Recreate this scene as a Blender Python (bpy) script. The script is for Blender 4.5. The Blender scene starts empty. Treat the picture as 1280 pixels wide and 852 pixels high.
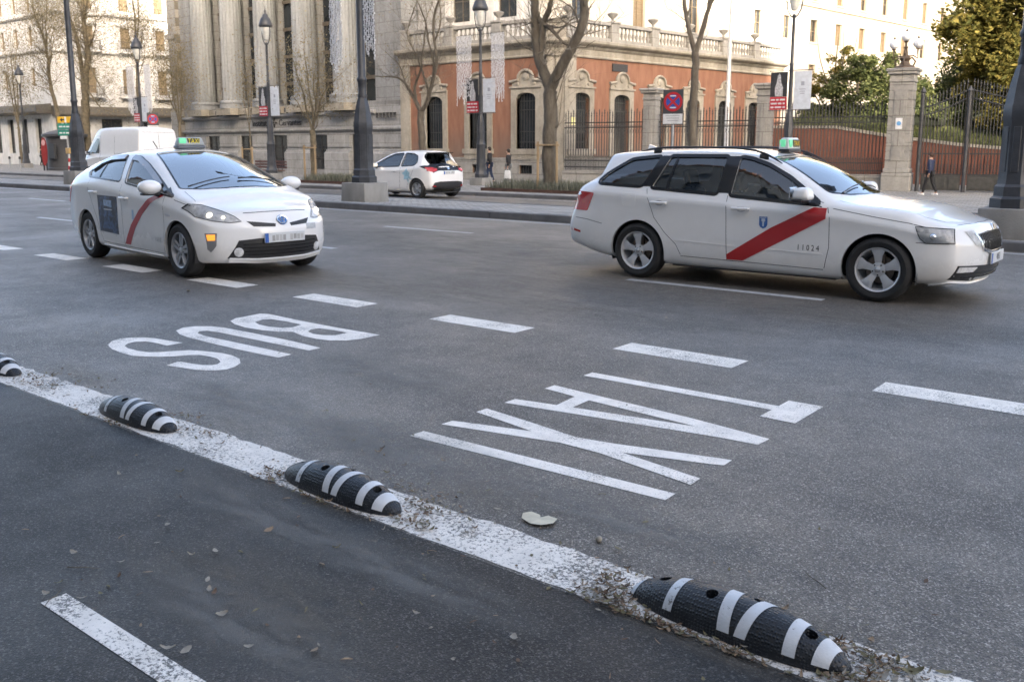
import bpy, bmesh, math, random
from mathutils import Vector, Matrix, Euler
from mathutils.bvhtree import BVHTree
from mathutils.interpolate import poly_3d_calc
rad = math.radians
scn = bpy.context.scene
COL = scn.collection

# ------------------------------------------------------------ camera
cam_data = bpy.data.cameras.new('camera')
cam = bpy.data.objects.new('camera', cam_data); COL.objects.link(cam)
cam.location = (0, 0, 1.498)
cam.rotation_euler = (rad(90 - 9.70), 0, rad(38.86))
cam_data.sensor_width = 36.0
cam_data.lens = 1146.0 / 1280 * 36
cam_data.shift_y = -0.0375
cam_data.clip_start = 0.05; cam_data.clip_end = 2000
cam_data.dof.use_dof = True
cam_data.dof.focus_distance = 4.2
cam_data.dof.aperture_fstop = 8.5
scn.camera = cam

# ------------------------------------------------------------ sky and sun
SUN_ELEV, SUN_AZ = 13.0, -45.0     # azimuth of the light's travel, degrees clockwise from +Y
w = bpy.data.worlds.new('World'); scn.world = w; w.use_nodes = True
nt = w.node_tree; nt.nodes.clear()
sky = nt.nodes.new('ShaderNodeTexSky'); sky.sky_type = 'NISHITA'; sky.sun_disc = False
sky.sun_elevation = rad(SUN_ELEV); sky.sun_rotation = rad(SUN_AZ + 180)
sky.altitude = 600; sky.air_density = 0.45; sky.dust_density = 6.0; sky.ozone_density = 0.3
bg = nt.nodes.new('ShaderNodeBackground'); bg.inputs['Strength'].default_value = 0.15
wo = nt.nodes.new('ShaderNodeOutputWorld')
hz = nt.nodes.new('ShaderNodeMix'); hz.data_type = 'RGBA'; hz.blend_type = 'MULTIPLY'; hz.inputs[0].default_value = 1; hz.inputs[7].default_value = (1.05, 1.0, .89, 1)   # thin winter haze takes some of the blue
nt.links.new(sky.outputs[0], hz.inputs[6]); nt.links.new(hz.outputs[2], bg.inputs[0]); nt.links.new(bg.outputs[0], wo.inputs[0])
sl = bpy.data.lights.new('sun', 'SUN'); sl.energy = 2.0; sl.angle = rad(0.6); sl.color = (1.0, 0.89, 0.73)
sun = bpy.data.objects.new('sun', sl); COL.objects.link(sun)
_d = Vector((math.sin(rad(SUN_AZ)) * math.cos(rad(SUN_ELEV)), math.cos(rad(SUN_AZ)) * math.cos(rad(SUN_ELEV)), -math.sin(rad(SUN_ELEV))))
sun.rotation_euler = _d.to_track_quat('-Z', 'Y').to_euler()
scn.view_settings.view_transform = 'Standard'; scn.view_settings.look = 'None'
scn.view_settings.exposure = 3.12; scn.view_settings.gamma = 1.0
scn.view_settings.use_curve_mapping = False
scn.cycles.max_bounces = 6; scn.cycles.transparent_max_bounces = 10
scn.cycles.caustics_reflective = False; scn.cycles.caustics_refractive = False

# ------------------------------------------------------------ materials
MATS = {}
def mat(name, col=(.5, .5, .5), rough=.6, metal=0., var=.12, vscale=6., bump=0., bscale=40., spec=.5, coat=0., col2=None, streak=0., emis=None, estr=0., trans=0.):
    if name in MATS: return MATS[name]
    m = bpy.data.materials.new(name); m.use_nodes = True; MATS[name] = m
    n = m.node_tree.nodes; l = m.node_tree.links; b = n['Principled BSDF']
    b.inputs['Roughness'].default_value = rough; b.inputs['Metallic'].default_value = metal
    b.inputs['Specular IOR Level'].default_value = spec
    b.inputs['Coat Weight'].default_value = coat; b.inputs['Coat Roughness'].default_value = .04
    if trans: b.inputs['Transmission Weight'].default_value = trans
    tc = n.new('ShaderNodeTexCoord')
    nz = n.new('ShaderNodeTexNoise'); nz.inputs['Scale'].default_value = vscale; nz.inputs['Detail'].default_value = 6; nz.inputs['Roughness'].default_value = .62
    src = tc.outputs['Object']
    if streak:
        mp = n.new('ShaderNodeMapping'); mp.inputs['Scale'].default_value = (1, 1, 1 / streak); l.new(src, mp.inputs[0]); src = mp.outputs[0]
    l.new(src, nz.inputs['Vector'])
    mr = n.new('ShaderNodeMapRange'); mr.inputs[1].default_value = .32; mr.inputs[2].default_value = .68
    l.new(nz.outputs['Fac'], mr.inputs[0])
    mx = n.new('ShaderNodeMix'); mx.data_type = 'RGBA'
    c2 = col2 or tuple(min(1, c * (1 + var)) for c in col)
    c1 = col if col2 else tuple(c * (1 - var) for c in col)
    mx.inputs[6].default_value = (*c1, 1); mx.inputs[7].default_value = (*c2, 1)
    l.new(mr.outputs[0], mx.inputs[0]); l.new(mx.outputs[2], b.inputs['Base Color'])
    if bump:
        nb = n.new('ShaderNodeTexNoise'); nb.inputs['Scale'].default_value = bscale; nb.inputs['Detail'].default_value = 5
        l.new(tc.outputs['Object'], nb.inputs['Vector'])
        bp = n.new('ShaderNodeBump'); bp.inputs['Strength'].default_value = bump; bp.inputs['Distance'].default_value = .02
        l.new(nb.outputs['Fac'], bp.inputs['Height']); l.new(bp.outputs[0], b.inputs['Normal'])
    if emis:
        b.inputs['Emission Color'].default_value = (*emis, 1); b.inputs['Emission Strength'].default_value = estr
    return m

def N(m): return m.node_tree.nodes, m.node_tree.links, m.node_tree.nodes['Principled BSDF']
def noise(n, l, vec, scale, detail=5, rough=.6):
    z = n.new('ShaderNodeTexNoise'); z.inputs['Scale'].default_value = scale; z.inputs['Detail'].default_value = detail
    z.inputs['Roughness'].default_value = rough; l.new(vec, z.inputs['Vector']); return z.outputs['Fac']
def rng(n, l, v, a, b_, c=0., d=1.):
    m = n.new('ShaderNodeMapRange'); m.inputs[1].default_value = a; m.inputs[2].default_value = b_
    m.inputs[3].default_value = c; m.inputs[4].default_value = d; l.new(v, m.inputs[0]); return m.outputs[0]
def mixc(n, l, f, a, b_, typ='MIX'):
    m = n.new('ShaderNodeMix'); m.data_type = 'RGBA'; m.blend_type = typ
    if isinstance(f, float): m.inputs[0].default_value = f
    else: l.new(f, m.inputs[0])
    for i, v in ((6, a), (7, b_)):
        if isinstance(v, tuple): m.inputs[i].default_value = (*v, 1)
        else: l.new(v, m.inputs[i])
    return m.outputs[2]
def bumpn(n, l, h, s, d, prev=None):
    b = n.new('ShaderNodeBump'); b.inputs['Strength'].default_value = s; b.inputs['Distance'].default_value = d
    l.new(h, b.inputs['Height'])
    if prev: l.new(prev, b.inputs['Normal'])
    return b.outputs[0]

def asphalt(name, c1, c2, cs, blotch=(.42, .6), spec=.5):
    m = bpy.data.materials.new(name); m.use_nodes = True; n, l, b = N(m)
    tc = n.new('ShaderNodeTexCoord'); o = tc.outputs['Object']
    big = rng(n, l, noise(n, l, o, .55, 6, .7), blotch[0] - .04, blotch[1] + .02)
    base = mixc(n, l, big, c1, c2)
    # wheel-path streaks along the road
    mp = n.new('ShaderNodeMapping'); mp.inputs['Scale'].default_value = (.06, 1.1, 1); l.new(o, mp.inputs[0])
    st = rng(n, l, noise(n, l, mp.outputs[0], 1.0, 4), .4, .7, .86, 1.14)
    mm = n.new('ShaderNodeVectorMath'); mm.operation = 'SCALE'; l.new(base, mm.inputs[0]); l.new(st, mm.inputs['Scale'])
    # fine stones
    v = n.new('ShaderNodeTexVoronoi'); v.inputs['Scale'].default_value = 190; v.inputs['Randomness'].default_value = 1; l.new(o, v.inputs['Vector'])
    sp = n.new('ShaderNodeSeparateColor'); l.new(v.outputs['Color'], sp.inputs[0])
    s1 = rng(n, l, sp.outputs[0], .70, 1.0, 0, .9)
    c = mixc(n, l, s1, mm.outputs[0], cs)
    s2 = rng(n, l, sp.outputs[1], .0, .3, .5, 1.)
    c = mixc(n, l, rng(n, l, sp.outputs[1], .0, .48, .85, 0.), c, (.018, .019, .022))
    mot = rng(n, l, noise(n, l, o, 5.5, 6, .75), .33, .67, .80, 1.2)
    fm = n.new('ShaderNodeMath'); fm.operation = 'MULTIPLY'; l.new(rng(n, l, noise(n, l, o, 60, 4, .85), .35, .65, .68, 1.32), fm.inputs[0]); l.new(mot, fm.inputs[1]); fine = fm.outputs[0]
    m2 = n.new('ShaderNodeVectorMath'); m2.operation = 'SCALE'; l.new(c, m2.inputs[0]); l.new(fine, m2.inputs['Scale'])
    l.new(m2.outputs[0], b.inputs['Base Color'])
    l.new(rng(n, l, big, 0, 1, .60, .46), b.inputs['Roughness']); b.inputs['Specular IOR Level'].default_value = spec
    l.new(bumpn(n, l, noise(n, l, o, 90, 4, .7), .55, .006, bumpn(n, l, v.outputs['Distance'], .35, .006)), b.inputs['Normal'])
    MATS[name] = m; return m

def paint_mat(name, col, wear, scale=70):
    """road paint, worn through to the dark asphalt in small chips"""
    m = bpy.data.materials.new(name); m.use_nodes = True; n, l, b = N(m)
    tc = n.new('ShaderNodeTexCoord'); o = tc.outputs['Object']
    f = noise(n, l, o, scale, 6, .85); g = noise(n, l, o, 3.2, 4)
    ad = n.new('ShaderNodeMath'); ad.operation = 'ADD'; l.new(f, ad.inputs[0]); l.new(rng(n, l, g, .3, .7, -.07, .07), ad.inputs[1])
    k = rng(n, l, ad.outputs[0], wear, wear + .035)
    tone = mixc(n, l, rng(n, l, noise(n, l, o, 9, 5), .35, .65), tuple(c * .82 for c in col), col)
    l.new(mixc(n, l, k, (.115, .108, .098), tone), b.inputs['Base Color'])
    b.inputs['Roughness'].default_value = .6
    l.new(bumpn(n, l, noise(n, l, o, 120, 3), .4, .004), b.inputs['Normal'])
    MATS[name] = m; return m

# ------------------------------------------------------------ object helpers
def _link(o, parent=None):
    COL.objects.link(o)
    if parent is not None: o.parent = parent
    return o
def tag(o, label=None, cat=None, group=None, kind=None):
    if label: o['label'] = label
    if cat: o['category'] = cat
    if group: o['group'] = group
    if kind: o['kind'] = kind
    return o
def thing(name, label, cat, loc=(0, 0, 0), rz=0., group=None):
    o = bpy.data.objects.new(name, None); o.empty_display_size = .2; _link(o)
    o.location = loc; o.rotation_euler = (0, 0, rz)
    return tag(o, label, cat, group)
def mesh_obj(name, bm, m, parent=None, smooth=None, loc=None):
    me = bpy.data.meshes.new(name); bm.to_mesh(me); bm.free()
    for x in (m if isinstance(m, (list, tuple)) else [m]): me.materials.append(x)
    if smooth is not None:
        me.polygons.foreach_set('use_smooth', [True] * len(me.polygons))
        if smooth < 179: me.set_sharp_from_angle(angle=rad(smooth))
    o = bpy.data.objects.new(name, me); _link(o, parent)
    if loc is not None: o.location = loc
    return o
def struct(name, bm, m, smooth=None, **k):
    return tag(mesh_obj(name, bm, m, None, smooth), kind='structure', **k)
def copy_tree(o, parent=None):
    c = o.copy(); COL.objects.link(c)
    if parent is not None: c.parent = parent
    for ch in list(o.children): copy_tree(ch, c)
    return c
def BM(): return bmesh.new()
def box(bm, x0, x1, y0, y1, z0, z1, M=None, mi=0, tx=0, ty=0):
    """box; tx, ty shrink the top"""
    vs = [bm.verts.new(Vector(p)) for p in ((x0, y0, z0), (x1, y0, z0), (x1, y1, z0), (x0, y1, z0), (x0 + tx, y0 + ty, z1), (x1 - tx, y0 + ty, z1), (x1 - tx, y1 - ty, z1), (x0 + tx, y1 - ty, z1))]
    if M: 
        for v in vs: v.co = M @ v.co
    for f in ((0, 3, 2, 1), (4, 5, 6, 7), (0, 1, 5, 4), (1, 2, 6, 5), (2, 3, 7, 6), (3, 0, 4, 7)):
        bm.faces.new([vs[i] for i in f]).material_index = mi
    return vs
def bevel_box(bm, x0, x1, y0, y1, z0, z1, r=.02, seg=2, M=None, tx=0, ty=0):
    b2 = BM(); box(b2, x0, x1, y0, y1, z0, z1, None, 0, tx, ty)
    bmesh.ops.bevel(b2, geom=b2.edges[:], offset=r, segments=seg, affect='EDGES', profile=.5)
    merge(bm, b2, M)
def merge(bm, b2, M=None):
    mp = {}
    for v in b2.verts: mp[v] = bm.verts.new(M @ v.co if M else v.co)
    for f in b2.faces:
        try: bm.faces.new([mp[v] for v in f.verts]).material_index = f.material_index
        except ValueError: pass
    b2.free()
def lathe(bm, prof, n=20, M=None, mi=0, caps=True, flute=None):
    """prof [(r,z)...] round the z axis"""
    rings = []
    for r, z in prof:
        ring = []
        for i in range(n):
            a = 2 * math.pi * i / n; rr = r * (flute(a) if flute else 1)
            p = Vector((rr * math.cos(a), rr * math.sin(a), z)); ring.append(bm.verts.new(M @ p if M else p))
        rings.append(ring)
    for a, b in zip(rings, rings[1:]):
        for i in range(n):
            bm.faces.new((a[i], a[(i + 1) % n], b[(i + 1) % n], b[i])).material_index = mi
    if caps:
        bm.faces.new(rings[0][::-1]).material_index = mi; bm.faces.new(rings[-1]).material_index = mi
def tube(bm, pts, rs, n=8, mi=0, caps=True):
    pts = [Vector(p) for p in pts]
    if not isinstance(rs, (list, tuple)): rs = [rs] * len(pts)
    rings = []; up = None
    for i, p in enumerate(pts):
        d = (pts[min(i + 1, len(pts) - 1)] - pts[max(i - 1, 0)])
        if d.length < 1e-9: d = Vector((0, 0, 1))
        d.normalize()
        if up is None:
            up = Vector((0, 0, 1)) if abs(d.z) < .9 else Vector((1, 0, 0))
        u = up - d * up.dot(d)
        if u.length < 1e-6: u = d.orthogonal()
        u.normalize(); v = d.cross(u); up = u
        rings.append([bm.verts.new(p + (u * math.cos(2 * math.pi * k / n) + v * math.sin(2 * math.pi * k / n)) * rs[i]) for k in range(n)])
    for a, b in zip(rings, rings[1:]):
        for k in range(n): bm.faces.new((a[k], a[(k + 1) % n], b[(k + 1) % n], b[k])).material_index = mi
    if caps and n > 2:
        bm.faces.new(rings[0][::-1]).material_index = mi; bm.faces.new(rings[-1]).material_index = mi
def poly(bm, pts, z=None, mi=0):
    vs = [bm.verts.new(Vector(p) if z is None else Vector((p[0], p[1], z))) for p in pts]
    f = bm.faces.new(vs); f.material_index = mi; return f
def prism(bm, pts, axis, a, b, mi=0, M=None):
    """2D polygon extruded along axis 0/1/2 from a to b"""
    def mk(p, t):
        c = list(p); c.insert(axis, t); v = Vector(c); return M @ v if M else v
    A = [bm.verts.new(mk(p, a)) for p in pts]; B = [bm.verts.new(mk(p, b)) for p in pts]
    f = []
    f.append(bm.faces.new(A)); f.append(bm.faces.new(B[::-1])); k = len(pts)
    for i in range(k): f.append(bm.faces.new((A[(i + 1) % k], A[i], B[i], B[(i + 1) % k])))
    for x in f: x.material_index = mi
    bmesh.ops.recalc_face_normals(bm, faces=f)
def text_bm(s, size, extrude=.002, align='CENTER'):
    cu = bpy.data.curves.new('lettering', 'FONT'); cu.body = s; cu.size = size; cu.extrude = extrude; cu.align_x = align; cu.align_y = 'CENTER'
    cu.resolution_u = 2
    o = bpy.data.objects.new('lettering', cu); COL.objects.link(o)
    dg = bpy.context.evaluated_depsgraph_get(); me = bpy.data.meshes.new_from_object(o.evaluated_get(dg))
    b = BM(); b.from_mesh(me); bpy.data.objects.remove(o); bpy.data.curves.remove(cu); bpy.data.meshes.remove(me)
    return b
def gz(y):
    """height of the ground across the street"""
    P = [(-60, 0), (13, 0), (15.2, -.03), (19.5, -.10), (25, -.2), (38, -.38), (400, -.38)]
    for (a, b), (c, d) in zip(P, P[1:]):
        if y <= c: return b + (d - b) * (y - a) / (c - a)
    return -.38
# ============================================================ GROUND
M_ASPH = asphalt('road_asphalt', (.086, .076, .065), (.158, .140, .118), (.40, .37, .33))
M_ASPH2 = asphalt('bike_lane_asphalt', (.020, .0182, .0162), (.046, .0415, .037), (.13, .124, .113), spec=.22)
M_PAINT = paint_mat('road_paint', (.88, .83, .76), .41)
M_PAINT_W = paint_mat('worn_road_paint', (.78, .73, .67), .44, 60)
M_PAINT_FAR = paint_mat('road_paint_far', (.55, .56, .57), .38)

def sheet(bm, x0, x1, ys, dz, nx=1):
    xs = [x0 + (x1 - x0) * i / nx for i in range(nx + 1)]
    rows = [[bm.verts.new((x, y, gz(y) + dz)) for x in xs] for y in ys]
    for a, b in zip(rows, rows[1:]):
        for i in range(nx): bm.faces.new((a[i], a[i + 1], b[i + 1], b[i]))
b = BM(); sheet(b, -700, 500, [-300, -60, 13, 15.2, 19.5, 25, 38, 400], -.02)
struct('ground', b, mat('ground_earth', (.09, .085, .07), .95, var=.3))
b = BM(); sheet(b, -320, 160, [2.385, 13, 15.2, 19.5, 23.5], 0)
struct('road', b, M_ASPH)
b = BM(); sheet(b, -320, 160, [-3.2, 2.385], 0)
struct('cycle_lane', b, M_ASPH2)
b = BM(); box(b, -320, 160, -9, -3.2, -.02, .13)
struct('near_pavement', b, mat('near_paving', (.30, .29, .27), .9, bump=.3))

# painted marks, each on the sheet 4 mm up
def mark(name, polys, m=M_PAINT, z=.002):
    b = BM()
    for p in polys: poly(b, [(x, y, gz(y) + z) for x, y in p])
    bmesh.ops.triangulate(b, faces=b.faces[:])
    bmesh.ops.recalc_face_normals(b, faces=b.faces[:])
    for f in b.faces:
        if f.normal.z < 0: f.normal_flip()
    return struct(name, b, m)
R0 = random.Random(3)
# separator line: ragged edges
ed1 = []; ed2 = []
x = -40.0
while x < 12:
    ed1.append((x, 2.395 + R0.uniform(-.007, .007))); ed2.append((x, 2.668 + R0.uniform(-.012, .012))); x += .07
b = BM(); va = [b.verts.new((p[0], p[1], .002)) for p in ed1]; vb = [b.verts.new((p[0], p[1], .002)) for p in ed2]
for i in range(len(va) - 1): b.faces.new((va[i], va[i + 1], vb[i + 1], vb[i]))
struct('separator_line', b, M_PAINT_W)
mark('lane_dashes', [[(x0, 5.69), (x0 + .96, 5.69), (x0 + .96, 5.965), (x0, 5.965)] for x0 in [-13.12 + 1.9 * i for i in range(-6, 10)]])
S_ = [(-6.318,3.798),(-6.438,3.771),(-6.642,3.747),(-6.739,3.708),(-6.808,3.642),(-6.837,3.574),(-6.803,3.482),(-6.691,3.389),(-6.530,3.337),(-6.362,3.317),(-6.200,3.316),(-6.091,3.367),(-6.009,3.424),(-5.946,3.493),(-5.900,3.581),(-5.833,3.639),(-5.741,3.653),(-5.635,3.648),(-5.538,3.607),(-5.495,3.555),(-5.499,3.513),(-5.557,3.471),(-5.647,3.449),(-5.751,3.435),(-5.775,3.420),(-5.736,3.310),(-5.586,3.342),(-5.478,3.360),(-5.401,3.397),(-5.342,3.445),(-5.311,3.503),(-5.330,3.578),(-5.394,3.671),(-5.513,3.746),(-5.646,3.776),(-5.757,3.776),(-5.870,3.747),(-5.968,3.716),(-6.043,3.680),(-6.097,3.602),(-6.154,3.509),(-6.211,3.453),(-6.335,3.425),(-6.467,3.427),(-6.567,3.458),(-6.622,3.517),(-6.635,3.574),(-6.587,3.640),(-6.487,3.657),(-6.316,3.660)]
U_ = [(-5.345,4.342),(-5.786,4.362),(-6.213,4.354),(-6.589,4.339),(-6.728,4.302),(-6.828,4.222),(-6.853,4.127),(-6.783,4.019),(-6.623,3.955),(-6.463,3.931),(-6.166,3.920),(-5.814,3.920),(-5.497,3.930),(-5.327,3.943),(-5.337,4.066),(-5.598,4.064),(-5.906,4.058),(-6.225,4.049),(-6.405,4.045),(-6.553,4.072),(-6.610,4.123),(-6.586,4.178),(-6.450,4.199),(-6.120,4.208),(-5.720,4.216),(-5.341,4.228)]
B_ = [(-5.354,4.952),(-5.854,4.932),(-6.349,4.937),(-6.810,4.961),(-6.896,4.924),(-6.882,4.796),(-6.871,4.649),(-6.797,4.546),(-6.644,4.484),(-6.446,4.454),(-6.242,4.473),(-6.099,4.517),(-5.996,4.591),(-5.797,4.535),(-5.626,4.532),(-5.494,4.557),(-5.391,4.639),(-5.352,4.761)]
H1 = [(-6.190,4.830),(-6.408,4.839),(-6.595,4.820),(-6.633,4.759),(-6.586,4.647),(-6.469,4.605),(-6.323,4.600),(-6.199,4.644),(-6.151,4.711)]
H2 = [(-5.622,4.849),(-5.793,4.844),(-5.946,4.820),(-5.962,4.753),(-5.913,4.676),(-5.803,4.642),(-5.697,4.658),(-5.623,4.718)]
def fill_with_holes(name, loops, z):
    cu = bpy.data.curves.new(name, 'CURVE'); cu.dimensions = '2D'; cu.fill_mode = 'BOTH'
    for L in loops:
        sp = cu.splines.new('POLY'); sp.points.add(len(L) - 1); sp.use_cyclic_u = True
        for i, p in enumerate(L): sp.points[i].co = (p[0], p[1], 0, 1)
    o = bpy.data.objects.new(name, cu); COL.objects.link(o)
    dg = bpy.context.evaluated_depsgraph_get(); me = bpy.data.meshes.new_from_object(o.evaluated_get(dg))
    bb = BM(); bb.from_mesh(me); bpy.data.objects.remove(o)
    for v in bb.verts: v.co.z = z
    for f in bb.faces:
        f.normal_update()
        if f.normal.z < 0: f.normal_flip()
    return bb
M_PL = paint_mat('lettering_paint', (.90, .84, .77), .40, 95)
struct('road_lettering_bus', fill_with_holes('w', [B_, H1, H2], .002), M_PL)
o_bus = bpy.data.objects['road_lettering_bus']
b = BM(); b.from_mesh(o_bus.data)
for L in (S_, U_): merge(b, fill_with_holes('w', [L], .002))
b.to_mesh(o_bus.data); b.free()
I_ = [(-3.315,3.258),(-3.315,3.363),(-1.832,3.412),(-1.830,3.318)]
X1 = [(-3.324,3.510),(-3.321,3.598),(-2.628,3.785),(-2.394,3.827),(-1.889,3.957),(-1.832,3.968),(-1.829,3.875),(-1.889,3.852),(-2.292,3.736),(-2.634,3.660)]
X2 = [(-3.328,3.806),(-3.328,3.897),(-2.893,3.833),(-2.628,3.786),(-1.834,3.646),(-1.830,3.547),(-2.384,3.652),(-2.634,3.659),(-2.876,3.722)]
A1 = [(-3.326,4.056),(-3.326,4.159),(-2.939,4.230),(-2.241,4.341),(-2.087,4.357),(-1.824,4.380),(-1.831,4.265),(-2.035,4.252),(-2.278,4.215)]
A2 = [(-3.331,4.461),(-3.331,4.564),(-3.021,4.533),(-2.307,4.466),(-1.824,4.391),(-1.836,4.277),(-2.243,4.345),(-2.954,4.407)]
A3 = [(-3.079,4.443),(-2.964,4.435),(-2.950,4.208),(-3.051,4.186)]
T1 = [(-3.330,4.885),(-3.330,4.993),(-2.03,5.005),(-2.03,4.905)]
T2 = [(-2.034,5.153),(-1.826,5.158),(-1.827,4.736),(-2.034,4.740)]
b = BM()
for L, dz in ((I_, 0), (X1, 0), (X2, .0006), (A1, 0), (A2, .0006), (A3, .0012), (T1, 0), (T2, .0003)):
    f = poly(b, L, .002 + dz)
    if f.normal.z < 0 or True:
        f.normal_update()
        if f.normal.z < 0: f.normal_flip()
bmesh.ops.triangulate(b, faces=b.faces[:])
struct('road_lettering_taxi', b, M_PL)
mark('cycle_lane_dash', [[(x0, 1.225), (x0 + 1.35, 1.225), (x0 + 1.35, 1.31), (x0, 1.31)] for x0 in (-8.4, -5.7, -3.0, -.3)], M_PAINT_W)
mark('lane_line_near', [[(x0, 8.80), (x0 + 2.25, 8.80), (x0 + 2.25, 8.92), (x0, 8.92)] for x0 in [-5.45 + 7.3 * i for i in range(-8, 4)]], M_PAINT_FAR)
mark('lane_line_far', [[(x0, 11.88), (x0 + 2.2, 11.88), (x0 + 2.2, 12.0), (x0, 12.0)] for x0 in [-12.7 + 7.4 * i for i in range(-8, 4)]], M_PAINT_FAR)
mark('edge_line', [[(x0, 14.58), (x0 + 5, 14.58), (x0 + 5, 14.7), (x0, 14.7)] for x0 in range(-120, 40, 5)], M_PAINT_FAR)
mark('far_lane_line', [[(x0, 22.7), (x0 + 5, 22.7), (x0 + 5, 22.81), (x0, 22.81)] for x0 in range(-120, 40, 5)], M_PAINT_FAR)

# ---- median: kerb stones + small setts
def setts(name, c1, c2, scale, rough=.75):
    m = bpy.data.materials.new(name); m.use_nodes = True; n, l, bs = N(m)
    tc = n.new('ShaderNodeTexCoord'); br = n.new('ShaderNodeTexBrick')
    br.inputs['Scale'].default_value = scale; br.inputs['Mortar Size'].default_value = .012; br.inputs['Mortar Smooth'].default_value = .4
    br.inputs['Brick Width'].default_value = .24; br.inputs['Row Height'].default_value = .12
    br.inputs['Color1'].default_value = (*c1, 1); br.inputs['Color2'].default_value = (*c2, 1); br.inputs['Mortar'].default_value = (.10, .095, .085, 1)
    l.new(tc.outputs['Object'], br.inputs['Vector'])
    k = rng(n, l, noise(n, l, tc.outputs['Object'], .8, 6), .3, .7, .75, 1.2)
    v = n.new('ShaderNodeVectorMath'); v.operation = 'SCALE'; l.new(br.outputs['Color'], v.inputs[0]); l.new(k, v.inputs['Scale'])
    l.new(v.outputs[0], bs.inputs['Base Color']); bs.inputs['Roughness'].default_value = rough
    iv = n.new('ShaderNodeMath'); iv.operation = 'SUBTRACT'; iv.inputs[0].default_value = 1; l.new(br.outputs['Fac'], iv.inputs[1])
    l.new(bumpn(n, l, iv.outputs[0], .6, .02, bumpn(n, l, noise(n, l, tc.outputs['Object'], 25, 4), .4, .02)), bs.inputs['Normal'])
    return m
M_KERB = mat('granite_kerb', (.13, .13, .135), .8, var=.25, vscale=2.2, bump=.3, bscale=60)
def kerb_run(name, x0, x1, ya, yb, ztop, zb, L=1.15):
    b = BM(); x = x0; Rk = random.Random(int(ya * 10))
    while x < x1:
        d = Rk.uniform(-.004, .004)
        bevel_box(b, x + .004, x + L - .004, ya, yb + d, zb, ztop + d, .018, 2); x += L
    return struct(name, b, M_KERB)
kerb_run('median_kerb', -130, 40, 14.98, 15.2, .115, -.1)
kerb_run('median_kerb_back', -130, 40, 19.1, 19.3, -.02, -.25, 1.6)
b = BM(); vs = [[b.verts.new((x, y, z)) for x in (-130, 40)] for y, z in ((15.21, .108), (19.09, -.03))]
b.faces.new((vs[0][0], vs[0][1], vs[1][1], vs[1][0]))
struct('median_paving', b, setts('median_setts', (.26, .255, .245), (.40, .39, .37), 1.0))
kerb_run('far_kerb', -130, 40, 23.5, 23.7, -.055, -.4, 1.5)
b = BM(); rows = [(23.71, -.063), (25, -.08), (38, -.376), (60, -.376)]
vs = [[b.verts.new((x, y, z)) for x in (-250, 90)] for y, z in rows]
for a_, c_ in zip(vs, vs[1:]): b.faces.new((a_[0], a_[1], c_[1], c_[0]))
struct('far_pavement', b, setts('pavement_slabs', (.27, .26, .24), (.33, .315, .29), .42))
# side street between the two white buildings runs back from the pavement
b = BM(); poly(b, [(-92, 60.01, -.376), (-64, 60.01, -.376), (-60, 120, -.376), (-88, 120, -.376)])
struct('side_street', b, M_ASPH)
# ============================================================ VEHICLES
def smooth_curve(tab, x):
    """monotone-ish cubic through [(x, v)...]"""
    if x <= tab[0][0]: return tab[0][1]
    if x >= tab[-1][0]: return tab[-1][1]
    for i in range(len(tab) - 1):
        if x <= tab[i + 1][0]:
            x0, y0 = tab[i]; x1, y1 = tab[i + 1]; h = x1 - x0; t = (x - x0) / h
            def sl(j):
                if j <= 0 or j >= len(tab) - 1: return None
                a = (tab[j][1] - tab[j - 1][1]) / (tab[j][0] - tab[j - 1][0]); c = (tab[j + 1][1] - tab[j][1]) / (tab[j + 1][0] - tab[j][0])
                if a * c <= 0: return 0.
                return 2 * a * c / (a + c)
            d = (y1 - y0) / h
            m0 = sl(i); m1 = sl(i + 1)
            m0 = d if m0 is None else m0; m1 = d if m1 is None else m1
            return (2*t**3 - 3*t**2 + 1) * y0 + (t**3 - 2*t**2 + t) * h * m0 + (-2*t**3 + 3*t**2) * y1 + (t**3 - t**2) * h * m1

def lin(tab, x):
    if x <= tab[0][0]: return tab[0][1]
    for (a, b), (c, d) in zip(tab, tab[1:]):
        if x <= c: return b + (d - b) * (x - a) / (c - a)
    return tab[-1][1]

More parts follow.
